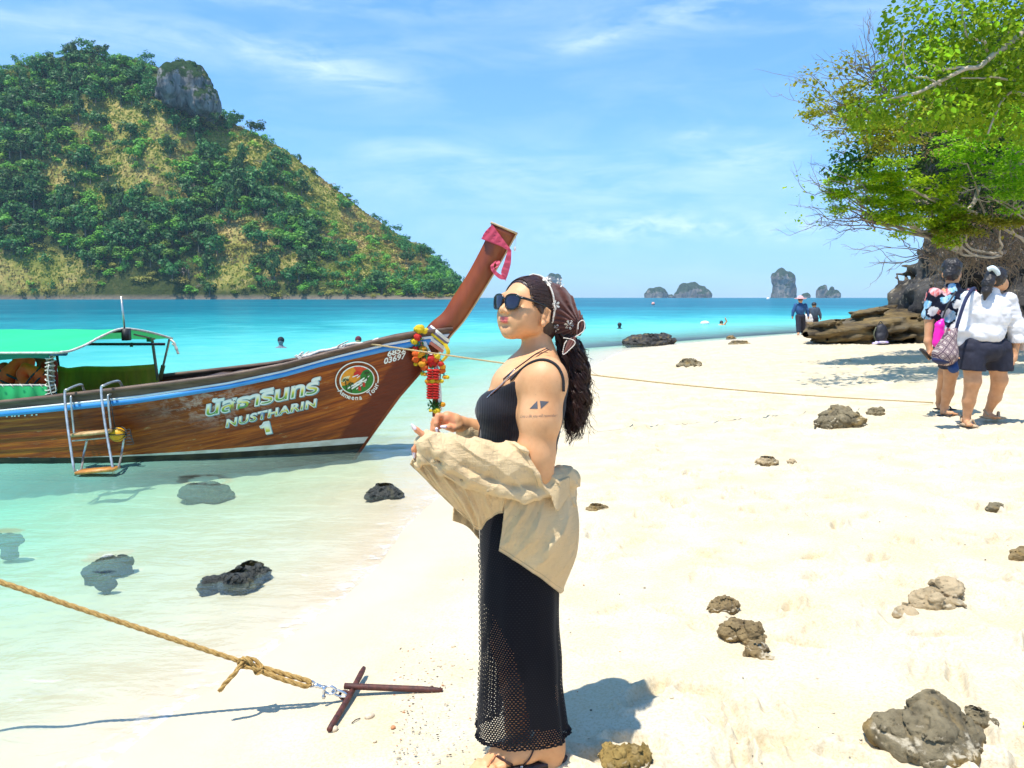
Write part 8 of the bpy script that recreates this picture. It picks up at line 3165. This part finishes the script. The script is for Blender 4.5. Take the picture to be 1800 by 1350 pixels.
def man_body(S):
    S.ell(A(1673, 474), (0.088, 0.10, 0.115), 0.02)
    S.ell(A(1676, 486, 0.03), (0.065, 0.08, 0.075), 0.03)
    S.cone(A(1674, 490), A(1672, 508), 0.062, 0.068, 0.03)
    for s in (-1, 1):
        S.ell(A(1673 + s * 15, 483), (0.014, 0.022, 0.034), 0.006)
    S.ell(A(1672, 535), (0.20, 0.13, 0.20), 0.05)
    S.ell(A(1670, 585), (0.17, 0.13, 0.18), 0.05)
    S.chain([A(1640, 520), A(1634, 560, 0.02), A(1631, 600, -0.02), A(1635, 618, -0.05)], [0.062, 0.052, 0.038, 0.030], 0.03)
    arm_hand(S, MY, 1636, 616, -0.05, -0.35, 0.9)
    S.chain([A(1706, 520), A(1712, 565, 0.05), A(1708, 605, 0.0)], [0.062, 0.05, 0.036], 0.03)
    arm_hand(S, MY, 1708, 606, 0.0, 0.1, 0.95)
    S.chain([A(1662, 610, -0.02), A(1672, 655, -0.06), A(1666, 690, 0.02), A(1660, 716, 0.06)], [0.100, 0.070, 0.060, 0.040], 0.03)
    S.chain([A(1680, 610, 0.05), A(1662, 655, 0.16), A(1656, 690, 0.30), A(1652, 708, 0.36)], [0.105, 0.074, 0.062, 0.042], 0.03)
    S.chain([A(1660, 716, 0.06), A(1660, 725, 0.05), A(1673, 727, -0.02)], [0.044, 0.040, 0.030], 0.02)
    for i in range(5):
        S.cone(A(1674 + i * 0.8, 727, -0.03 + 0.022 * i), A(1682 + i * 0.6, 728, -0.05 + 0.022 * i), 0.014, 0.011, 0.006)
    S.chain([A(1652, 710, 0.36), A(1653, 715, 0.34), A(1664, 718, 0.30)], [0.042, 0.036, 0.028], 0.02)


solid_part('body', 0.010, lo, hi, man_body, m_skin2, man, attrs=True)
solid_part('hair', 0.009, A(1640, 520, -0.2), A(1710, 440, 0.2), lambda S: (S.ell(A(1673, 470, 0.0), (0.103, 0.112, 0.108), 0.02), S.ell(A(1672, 482, -0.05), (0.085, 0.07, 0.075), 0.03)), m_bhair, man, (0.014, 30, 3))
m_floral, t, out = new_mat('flower_patterned_cloth')
P = t.coord('Object')
v1 = t.voro(P, 8.0)
cid = t.voro(P, 8.0, 'F1', 'Color')
sp = t.node('ShaderNodeSeparateXYZ')
t.l.new(cid, sp.inputs[0])
wob = t.math('MULTIPLY', t.math('SUBTRACT', t.noise(P, 26.0, 4.0), 0.5), 0.55)
pet = t.math('ADD', v1, wob)
base = (0.010, 0.012, 0.028)
colr = t.ramp(sp.outputs[0], [(0.0, (0.16, 0.42, 0.62)), (0.42, (0.30, 0.55, 0.72)), (0.46, (0.66, 0.62, 0.58)), (0.70, (0.40, 0.36, 0.36)), (0.74, (0.62, 0.10, 0.09)), (1.0, (0.72, 0.26, 0.20))], 'CONSTANT')
streak_ = t.map(t.noise(t.scale(P, (30, 30, 9)), 1.0, 3.0), 0.40, 0.6)
colr = t.mix(t.math('MULTIPLY', streak_, 0.5), colr, (0.78, 0.80, 0.82))
cfin = t.mix(t.map(pet, 0.56, 0.50), base, colr)
principled(t, out, cfin, 0.8, t.bump(t.noise(P, 12.0, 4.0), 0.4, 0.02), spec=0.2)


def man_shirt(S):
    S.ell(A(1672, 538), (0.222, 0.155, 0.215), 0.05)
    S.ell(A(1672, 585), (0.205, 0.155, 0.19), 0.06)
    S.cone(A(1673, 506), A(1672, 516), 0.085, 0.10, 0.03)
    S.cone(A(1642, 518), A(1635, 553, 0.02), 0.085, 0.080, 0.04)
    S.cone(A(1704, 518), A(1712, 552, 0.04), 0.085, 0.080, 0.04)
    S.plane(A(1672, 614), (0.0, 0, -1), 0.01)


solid_part('shirt', 0.010, lo, hi, man_shirt, m_floral, man, (0.014, 9, 5))
m_navy = plain('navy_cloth', (0.008, 0.009, 0.022), (0.016, 0.017, 0.035))


def man_shorts(S):
    S.ell(A(1671, 608, 0.02), (0.185, 0.15, 0.10), 0.04)
    S.cone(A(1662, 612, -0.02), A(1669, 645, -0.05), 0.125, 0.108, 0.03)
    S.cone(A(1681, 612, 0.06), A(1666, 645, 0.14), 0.125, 0.105, 0.03)
    S.plane(A(1668, 648), (0, 0, -1), 0.006)


solid_part('shorts', 0.011, lo, hi, man_shorts, m_navy, man, (0.010, 9, 7))
m_flip = plain('black_rubber', (0.012, 0.010, 0.010), (0.03, 0.02, 0.02), 0.7)
for (x, y, d) in ((1669, 733, 0.0), (1661, 721, 0.33)):
    V, F = ball(A(x, y, d) + (0, 0, 0.012), (0.135, 0.055, 0.014), 18, 6)
    c, s = math.cos(-0.35), math.sin(-0.35)
    V0 = V - A(x, y, d)
    V = np.stack([V0[:, 0] * c - V0[:, 1] * s, V0[:, 0] * s + V0[:, 1] * c, V0[:, 2]], 1) + A(x, y, d)
    f_ = obj('flip_flop', V, F, m_flip, man)
    obj('strap', *tube(spline([A(x + 0, y - 1, d - 0.06), A(x + 8, y - 6, d - 0.03), A(x + 12, y - 1, d)], 12), 0.009, 6), m_flip, f_)
ph = thing('phone', 'dark phone held low in the hand of the man in the flower shirt', 'phone', A(1626, 625, -0.08))
V, F = box(A(1627, 622, -0.09), (0.022, 0.075, 0.15), np.array(Matrix.Rotation(0.75, 3, 'Y')))
obj('case', V, F, m_flip, ph, smooth=False)
V, F = box(A(1627, 622, -0.09) + (-0.012, 0, 0), (0.003, 0.066, 0.135), np.array(Matrix.Rotation(0.75, 3, 'Y')))
obj('screen', V, F, m_lens, ph, smooth=False)
# pink dry bag hanging between the two walkers
pb_ = thing('dry_bag', 'bright pink rolled dry bag hanging between the two walkers', 'bag', A(1650, 610, -0.16))
m_pinkbag = simple('pink_vinyl', (0.90, 0.012, 0.42), (0.75, 0.010, 0.34), 6.0, 0.4, 0.15)
S = Solid(A(1632, 620, -0.36), A(1668, 545, -0.02), 0.008)
S.cone(A(1652, 572, -0.18), A(1649, 602, -0.18), 0.050, 0.064, 0.02)
S.cone(A(1656, 563, -0.18), A(1652, 572, -0.18), 0.022, 0.050, 0.02)
S.rough(lambda p: 0.006 * fbm(p * 18, 3, 2, ridged=True), 0.02)
V, Q = S.surface()
obj('bag_body', V, Q, m_pinkbag, pb_)
obj('strap', *tube(spline([A(1656, 562, -0.18), A(1664, 540, -0.19), A(1680, 512, -0.15)], 16), 0.010, 6), m_black, pb_)
obj('roll_top', *tube([A(1645, 609, -0.19), A(1654, 609, -0.19)], 0.022, 8), m_black, pb_)

# ---- woman in the white sweatshirt
GY = ground(1712, 747)[1]
lady = thing('person', 'woman with ponytail in white sweatshirt and black shorts walking away', 'person', ground(1715, 747))
B = lambda px, py, dy=0.0: at(px, py, GY + dy)
lo, hi = B(1640, 790, -0.5), B(1830, 450, 0.5) + (0, 0, 0.05)


def lady_body(S):
    S.ell(B(1752, 490), (0.085, 0.095, 0.110), 0.02)
    S.ell(B(1761, 500, 0.02), (0.058, 0.07, 0.070), 0.03)
    S.cone(B(1765, 505, 0.0), B(1770, 503, 0.0), 0.016, 0.008, 0.012)
    S.ell(B(1748, 495, -0.085), (0.022, 0.013, 0.032), 0.006)
    S.cone(B(1748, 500), B(1742, 520), 0.055, 0.062, 0.03)
    S.ell(B(1738, 560), (0.18, 0.13, 0.24), 0.05)
    S.ell(B(1730, 612), (0.17, 0.115, 0.11), 0.05)
    S.chain([B(1776, 535), B(1788, 580, 0.0), B(1783, 628, -0.02)], [0.06, 0.05, 0.030], 0.03)
    arm_hand(S, GY, 1782, 626, -0.02, -0.05, 0.9)
    S.chain([B(1700, 535), B(1690, 590, 0.0), B(1690, 622, 0.0)], [0.06, 0.05, 0.030], 0.03)
    arm_hand(S, GY, 1690, 622, 0.0, 0.0, 0.9)
    S.chain([B(1708, 625, -0.02), B(1710, 670, -0.05), B(1703, 705, 0.0), B(1699, 737, 0.02)], [0.100, 0.078, 0.061, 0.036], 0.03)
    S.chain([B(1750, 625, 0.03), B(1757, 668, 0.04), B(1749, 698, 0.12), B(1737, 722, 0.20)], [0.100, 0.076, 0.061, 0.038], 0.03)
    S.chain([B(1699, 738, 0.02), B(1698, 744, 0.03), B(1703, 746, -0.07)], [0.038, 0.036, 0.030], 0.02)
    for i in range(5):
        S.cone(B(1700 + i * 1.8, 746, -0.08), B(1701 + i * 2.0, 747, -0.135), 0.013, 0.011, 0.006)
    S.chain([B(1737, 723, 0.20), B(1735, 730, 0.19), B(1747, 733, 0.14)], [0.040, 0.036, 0.030], 0.02)
    for i in range(5):
        S.cone(B(1748 + i, 733, 0.13 + 0.02 * (i - 2)), B(1757 + i * .5, 734, 0.10 + 0.02 * (i - 2)), 0.013, 0.011, 0.006)


solid_part('body', 0.010, lo, hi, lady_body, m_skin2, lady, attrs=True)


def lady_hair(S):
    S.ell(B(1750, 487, -0.01), (0.099, 0.108, 0.115), 0.02)
    S.ell(B(1769, 505, 0.05), (0.045, 0.07, 0.085), 0.0, mode='cut')
    S.chain([B(1744, 484, -0.09), B(1737, 497, -0.12), B(1734, 512, -0.13), B(1731, 527, -0.12)], [0.045, 0.052, 0.042, 0.012], 0.03)


solid_part('hair', 0.008, B(1712, 540, -0.24), B(1790, 455, 0.2), lady_hair, m_bhair, lady, (0.010, 40, 3))
m_scr = simple('white_satin', (0.78, 0.80, 0.80), (0.55, 0.66, 0.66), 22.0, 0.45, 0.3)
obj('scrunchie', *tube(spline([B(1737, 474, -0.10), B(1745, 471, -0.13), B(1752, 477, -0.13), B(1754, 483, -0.12)], 20), 0.026, 8), m_scr, lady)
m_wht = simple('white_jersey', (0.80, 0.78, 0.77), (0.74, 0.71, 0.71), 4.0, 0.85, 0.25, bdist=0.02)


def lady_top(S):
    S.ell(B(1738, 555), (0.212, 0.160, 0.245), 0.05)
    S.ell(B(1728, 588), (0.210, 0.165, 0.12), 0.05)
    S.cone(B(1744, 512), B(1742, 522), 0.075, 0.09, 0.03)
    S.cone(B(1706, 525), B(1692, 582), 0.085, 0.085, 0.05)
    S.chain([B(1772, 528), B(1785, 570), B(1789, 606), B(1784, 622, -0.02)], [0.088, 0.080, 0.084, 0.052], 0.03)
    S.cone(B(1692, 582), B(1690, 612), 0.082, 0.050, 0.03)
    S.rough(lambda p: 0.016 * fbm(p * np.array([7, 7, 11]), 3, 11, ridged=True) - 0.006, 0.05)


def top_cut(S):
    lady_top(S)
    low = B(1730, 606)
    sl, g = S.region(B(1695, 640, -0.3), B(1764, 595, 0.3), 0)
    d = (low[2] + 0.06 * (g[0] - low[0]) - g[2]) + 0 * g[1]
    S.D[sl] = np.maximum(S.D[sl], d.astype(np.float32))


solid_part('sweatshirt', 0.010, lo, hi, top_cut, m_wht, lady)


def lady_shorts(S):
    S.ell(B(1729, 614), (0.205, 0.172, 0.14), 0.04)
    S.cone(B(1706, 612, -0.01), B(1706, 650, -0.03), 0.135, 0.140, 0.03)
    S.cone(B(1752, 612, 0.02), B(1757, 645, 0.04), 0.135, 0.135, 0.03)
    S.plane(B(1730, 651), (-0.03, 0, -1), 0.006)


solid_part('shorts', 0.011, lo, hi, lady_shorts, m_navy, lady, (0.012, 8, 7))
m_tan = plain('tan_sandal', (0.50, 0.36, 0.22), (0.42, 0.29, 0.17))
for (x, y, d, ang) in ((1701, 749, -0.02, -1.3), (1745, 736, 0.17, -0.35)):
    g = B(x, y, d)
    V, F = ball((0, 0, 0.0), (0.135, 0.052, 0.020), 18, 6)
    c, s = math.cos(ang), math.sin(ang)
    V = np.stack([V[:, 0] * c - V[:, 1] * s, V[:, 0] * s + V[:, 1] * c, V[:, 2]], 1) + g + (0, 0, 0.014)
    sd = obj('sandal', V, F, m_tan, lady)
    dv = np.array([c, s, 0])
    nv_ = np.array([-s, c, 0])
    obj('strap', *tube(spline([g + dv * 0.05 - nv_ * 0.045 + (0, 0, .02), g + dv * 0.05 + (0, 0, 0.075), g + dv * 0.05 + nv_ * 0.045 + (0, 0, .02)], 12), 0.013, 6), m_tan, sd)
    obj('strap', *tube(spline([g - dv * 0.05 - nv_ * 0.04 + (0, 0, .04), g - dv * 0.09 + (0, 0, 0.09), g - dv * 0.05 + nv_ * 0.04 + (0, 0, .04)], 12), 0.011, 6), m_tan, sd)
# shoulder bag
bag = thing('shoulder_bag', 'woven diamond patterned drawstring bag with navy base on a dark strap', 'bag', B(1665, 640, -0.22))
m_bag, t, out = new_mat('diamond_weave')
P = t.coord('Object')
sx = t.node('ShaderNodeSeparateXYZ')
t.l.new(P, sx.inputs[0])
d1 = t.math('ADD', sx.outputs[0], t.math('MULTIPLY', sx.outputs[2], 0.8))
d2 = t.math('SUBTRACT', sx.outputs[0], t.math('MULTIPLY', sx.outputs[2], 0.8))
g1 = t.math('ABSOLUTE', t.math('SUBTRACT', t.math('FRACT', t.math('MULTIPLY', d1, 14.0)), 0.5))
g2 = t.math('ABSOLUTE', t.math('SUBTRACT', t.math('FRACT', t.math('MULTIPLY', d2, 14.0)), 0.5))
ln = t.math('MAXIMUM', g1, g2)
c = t.ramp(ln, [(0.0, (0.50, 0.42, 0.36)), (0.16, (0.50, 0.42, 0.36)), (0.18, (0.16, 0.09, 0.11)), (0.30, (0.42, 0.33, 0.30)), (0.40, (0.11, 0.07, 0.09)), (0.5, (0.60, 0.54, 0.48))], 'CONSTANT')
principled(t, out, c, 0.9, t.bump(t.noise(P, 120.0, 2.0), 0.5, 0.004), spec=0.1)
S = Solid(B(1635, 660, -0.42), B(1695, 570, -0.02), 0.008)
S.cone(B(1670, 594, -0.22), B(1662, 622, -0.23), 0.065, 0.125, 0.03)
S.cone(B(1678, 582, -0.20), B(1670, 594, -0.22), 0.035, 0.065, 0.02)
S.rough(lambda p: 0.008 * fbm(p * 12, 3, 12), 0.03)
V, Q = S.surface()
obj('bag_body', V, Q, m_bag, bag)
m_nv2 = plain('navy_canvas', (0.012, 0.016, 0.06), (0.02, 0.03, 0.09))
S = Solid(B(1630, 668, -0.42), B(1695, 615, -0.02), 0.008)
S.ell(B(1660, 632, -0.23), (0.118, 0.105, 0.055), 0.0)
V, Q = S.surface()
obj('bag_base', V, Q, m_nv2, bag)
obj('strap', *tube(spline([B(1679, 586, -0.20), B(1686, 560, -0.205), B(1697, 528, -0.19), B(1708, 510, -0.10), B(1714, 506, 0.05)], 24), 0.019, 8, flat=0.5), m_nv2, bag)
S = Solid(B(1662, 665, -0.36), B(1694, 625, -0.08), 0.006)
S.cone(B(1679, 634, -0.22), B(1676, 647, -0.23), 0.020, 0.052, 0.01)
V, Q = S.surface()
obj('pouch', V, Q, plain('blue_pouch', (0.012, 0.045, 0.16)), bag)


# ---- people far along the shore
def far_person(label, px, foot, top, skin, shirt, trousers, hairm=None, hat=None, wide=1.0, legs=True):
    g = ground(px, foot)
    Y = g[1]
    k = (foot - top)
    r = thing('person', label, 'person', g)
    Q_ = lambda dx, f, dy=0.0: at(px + dx * k / 68.0, foot - k * f, Y + dy)
    lo, hi = Q_(-26, -0.05, -0.5), Q_(26, 1.08, 0.5)

    def bd(S):
        S.ell(Q_(0, 0.91), (0.10, 0.105, 0.125), 0.02)
        S.cone(Q_(0, 0.86), Q_(0, 0.80), 0.06, 0.07, 0.03)
        S.ell(Q_(0, 0.66), (0.19 * wide, 0.12, 0.27), 0.05)
        for s in (-1, 1):
            S.chain([Q_(s * 8.5 * wide, 0.78), Q_(s * 12.5 * wide, 0.62), Q_(s * 14 * wide, 0.47)], [0.06, 0.05, 0.035], 0.03)
            S.chain([Q_(s * 14 * wide, 0.47), Q_(s * 14 * wide, 0.43)], [0.042, 0.030], 0.01)
            S.chain([Q_(s * 3.8, 0.48), Q_(s * 4.2 + 0.5, 0.26, 0.1 * s), Q_(s * 3.6, 0.06, 0.2 * s)], [0.10, 0.075, 0.05], 0.03)
            S.cone(Q_(s * 3.6, 0.04, 0.2 * s), Q_(s * 4.5, 0.02, 0.2 * s - 0.15), 0.05, 0.035, 0.02)
    solid_part('body', 0.022, lo, hi, bd, skin, r, attrs=True)

    def sh(S):
        S.ell(Q_(0, 0.66), (0.215 * wide, 0.145, 0.285), 0.05)
        for s in (-1, 1):
            S.chain([Q_(s * 8.5 * wide, 0.78), Q_(s * 12.5 * wide, 0.62), Q_(s * 13.8 * wide, 0.50)], [0.08, 0.07, 0.055], 0.04)
        S.cone(Q_(0, 0.82), Q_(0, 0.78), 0.08, 0.12, 0.03)
    solid_part('shirt', 0.022, lo, hi, sh, shirt, r, (0.02, 6, 3))

    def tr_(S):
        S.ell(Q_(0, 0.48), (0.19, 0.14, 0.10), 0.04)
        for s in (-1, 1):
            S.chain([Q_(s * 3.8, 0.48), Q_(s * 4.2 + 0.5, 0.26, 0.1 * s), Q_(s * 3.6, 0.10 if legs else 0.3, 0.18 * s)], [0.125, 0.10, 0.085], 0.03)
    solid_part('trousers', 0.022, lo, hi, tr_, trousers, r)
    solid_part('hair', 0.020, lo, hi, lambda S: S.ell(Q_(0, 0.925), (0.112, 0.118, 0.11), 0), hairm or m_bhair, r)
    if hat:
        S = Solid(Q_(-20, 0.85, -0.4), Q_(20, 1.10, 0.4), 0.018)
        S.ell(Q_(0, 0.945), (0.27, 0.25, 0.030), 0)
        S.ell(Q_(0, 0.975), (0.125, 0.125, 0.085), 0.02)
        V, Qf = S.surface()
        obj('sun_hat', V, Qf, hat, r)
    return r


far_person('man in blue long sleeved shirt and pink brimmed hat walking on the far shore', 1407, 589, 521, m_skin2, plain('blue_rash_shirt', (0.022, 0.10, 0.27)), m_navy, hat=simple('pink_hat', (0.80, 0.52, 0.52), (0.62, 0.30, 0.33), 5.0, 0.8))
far_person('man in grey long sleeved shirt walking behind the blue shirted man', 1431, 586, 531, m_skin2, plain('slate_shirt', (0.055, 0.085, 0.13)), m_navy)
far_person('small person in white hidden between the blue and the grey shirted men', 1420, 588, 546, m_skin2, m_wht, plain('tan_trousers', (0.45, 0.30, 0.18)), wide=0.8)


def swimmer(label, px, py, k, hairm, shoulder, cat='person', arms=False):
    p = sea_pt(px, py)
    Y = p[1]
    r = thing('person', label, cat, p)
    S = Solid(p - (0.5, 0.5, 0.35), p + (0.5, 0.5, 0.55), 0.018)
    S.ell(p + (0, 0, 0.22 * k), (0.095, 0.10, 0.125), 0.02)
    S.cone(p + (0, 0, 0.12 * k), p + (0, 0, 0.0), 0.06, 0.08, 0.03)
    S.ell(p + (0, 0, -0.08), (0.24, 0.13, 0.13), 0.05)
    if arms:
        S.chain([p + (0.18, 0, 0.0), p + (0.32, 0, 0.22), p + (0.22, 0, 0.42)], [0.055, 0.045, 0.035], 0.03)
    V, Q = S.surface()
    obj('body', V, Q, m_skin2 if not shoulder else shoulder, r, attrs={'lip': np.zeros(len(V)), 'flush': np.zeros(len(V))})
    S = Solid(p - (0.3, 0.3, 0.1), p + (0.3, 0.3, 0.55), 0.016)
    S.ell(p + (0, 0.015, 0.25 * k), (0.112, 0.115, 0.118), 0)
    V, Q = S.surface()
    obj('hair', V, Q, hairm, r)


swimmer('swimmer with a dark wet head in the water behind the boat', 494, 611, 1.0, plain('wet_hair', (0.012, 0.022, 0.035)), plain('grey_rash_top', (0.20, 0.22, 0.26)))
swimmer('swimmer with a maroon cap just above the edge of the boat', 630, 608, 0.9, plain('maroon_cap', (0.13, 0.012, 0.03)), None)
swimmer('dark haired swimmer far out left of the boulder pair', 1089, 578, 0.9, m_bhair, plain('dark_rash_top', (0.03, 0.035, 0.05)))
swimmer('swimmer with one arm raised beside a white float far out', 1268, 571, 0.6, m_bhair, None, arms=True)
p = sea_pt(1239, 570)
V, F = ball(p + (0, 0, 0.06), (0.30, 0.18, 0.16), 14, 8)
tag(obj('swim_ring', V, F, m_wht, loc=p), 'white float on the water beside the swimmer with a raised arm', 'float')
for px, py, lab in ((1148, 536, 'orange pink buoy far out beyond the boulder pair'), (1350, 526, 'pale buoy close to the horizon below the tall islet')):
    p = sea_pt(px, py)
    V, F = ball(p + (0, 0, 0.25), np.array((0.42, 0.42, 0.45)) * p[1] / 190.0, 12, 8)
    tag(obj('buoy', V, F, simple('buoy_' + str(px), (0.85, 0.42, 0.36) if px < 1200 else (0.8, 0.72, 0.66), None, 4.0, 0.5), loc=p), lab, 'buoy')

# ---- backpack left on the sand by the shelf
gb = ground(1549, 604)
bp_ = thing('backpack', 'black backpack standing on the sand against the rock shelf', 'backpack', gb)
C = lambda px, py, dy=0.0: at(px, py, gb[1] + dy)
S = Solid(C(1528, 612, -0.35), C(1568, 562, 0.35), 0.016)
S.ell(C(1548, 586), (0.215, 0.16, 0.29), 0.03)
S.ell(C(1549, 594, -0.10), (0.17, 0.10, 0.16), 0.03)
S.rough(lambda p: 0.02 * fbm(p * 7, 3, 4), 0.06)
V, Q = S.surface()
obj('pack', V, Q, plain('black_nylon', (0.007, 0.007, 0.012), (0.016, 0.016, 0.024), 0.6), bp_)
obj('handle', *tube(spline([C(1544, 570), C(1548, 565), C(1552, 570)], 10), 0.014, 6), m_black, bp_)
obj('strap', *tube(spline([C(1540, 575, -0.08), C(1536, 588, -0.12), C(1540, 600, -0.1)], 10), 0.018, 6), plain('olive_strap', (0.13, 0.14, 0.08)), bp_)
S = Solid(C(1525, 612, -0.5), C(1570, 592, 0.1), 0.016)
for (x, y, d, rx) in [(1545, 602, -0.22, 0.15), (1556, 602, -0.24, 0.13), (1538, 604, -0.25, 0.08)]:
    S.ell(C(x, y, d), (rx, 0.09, 0.045), 0.03)
S.rough(lambda p: 0.03 * fbm(p * 9, 3, 4, ridged=True), 0.06)
V, Q = S.surface()
tag(obj('towel', V, Q, simple('lilac_towel', (0.62, 0.58, 0.72), (0.30, 0.22, 0.50), 5.0, 0.9, 0.3), loc=gb), 'crumpled white and lilac cloth at the foot of the black backpack', 'towel')
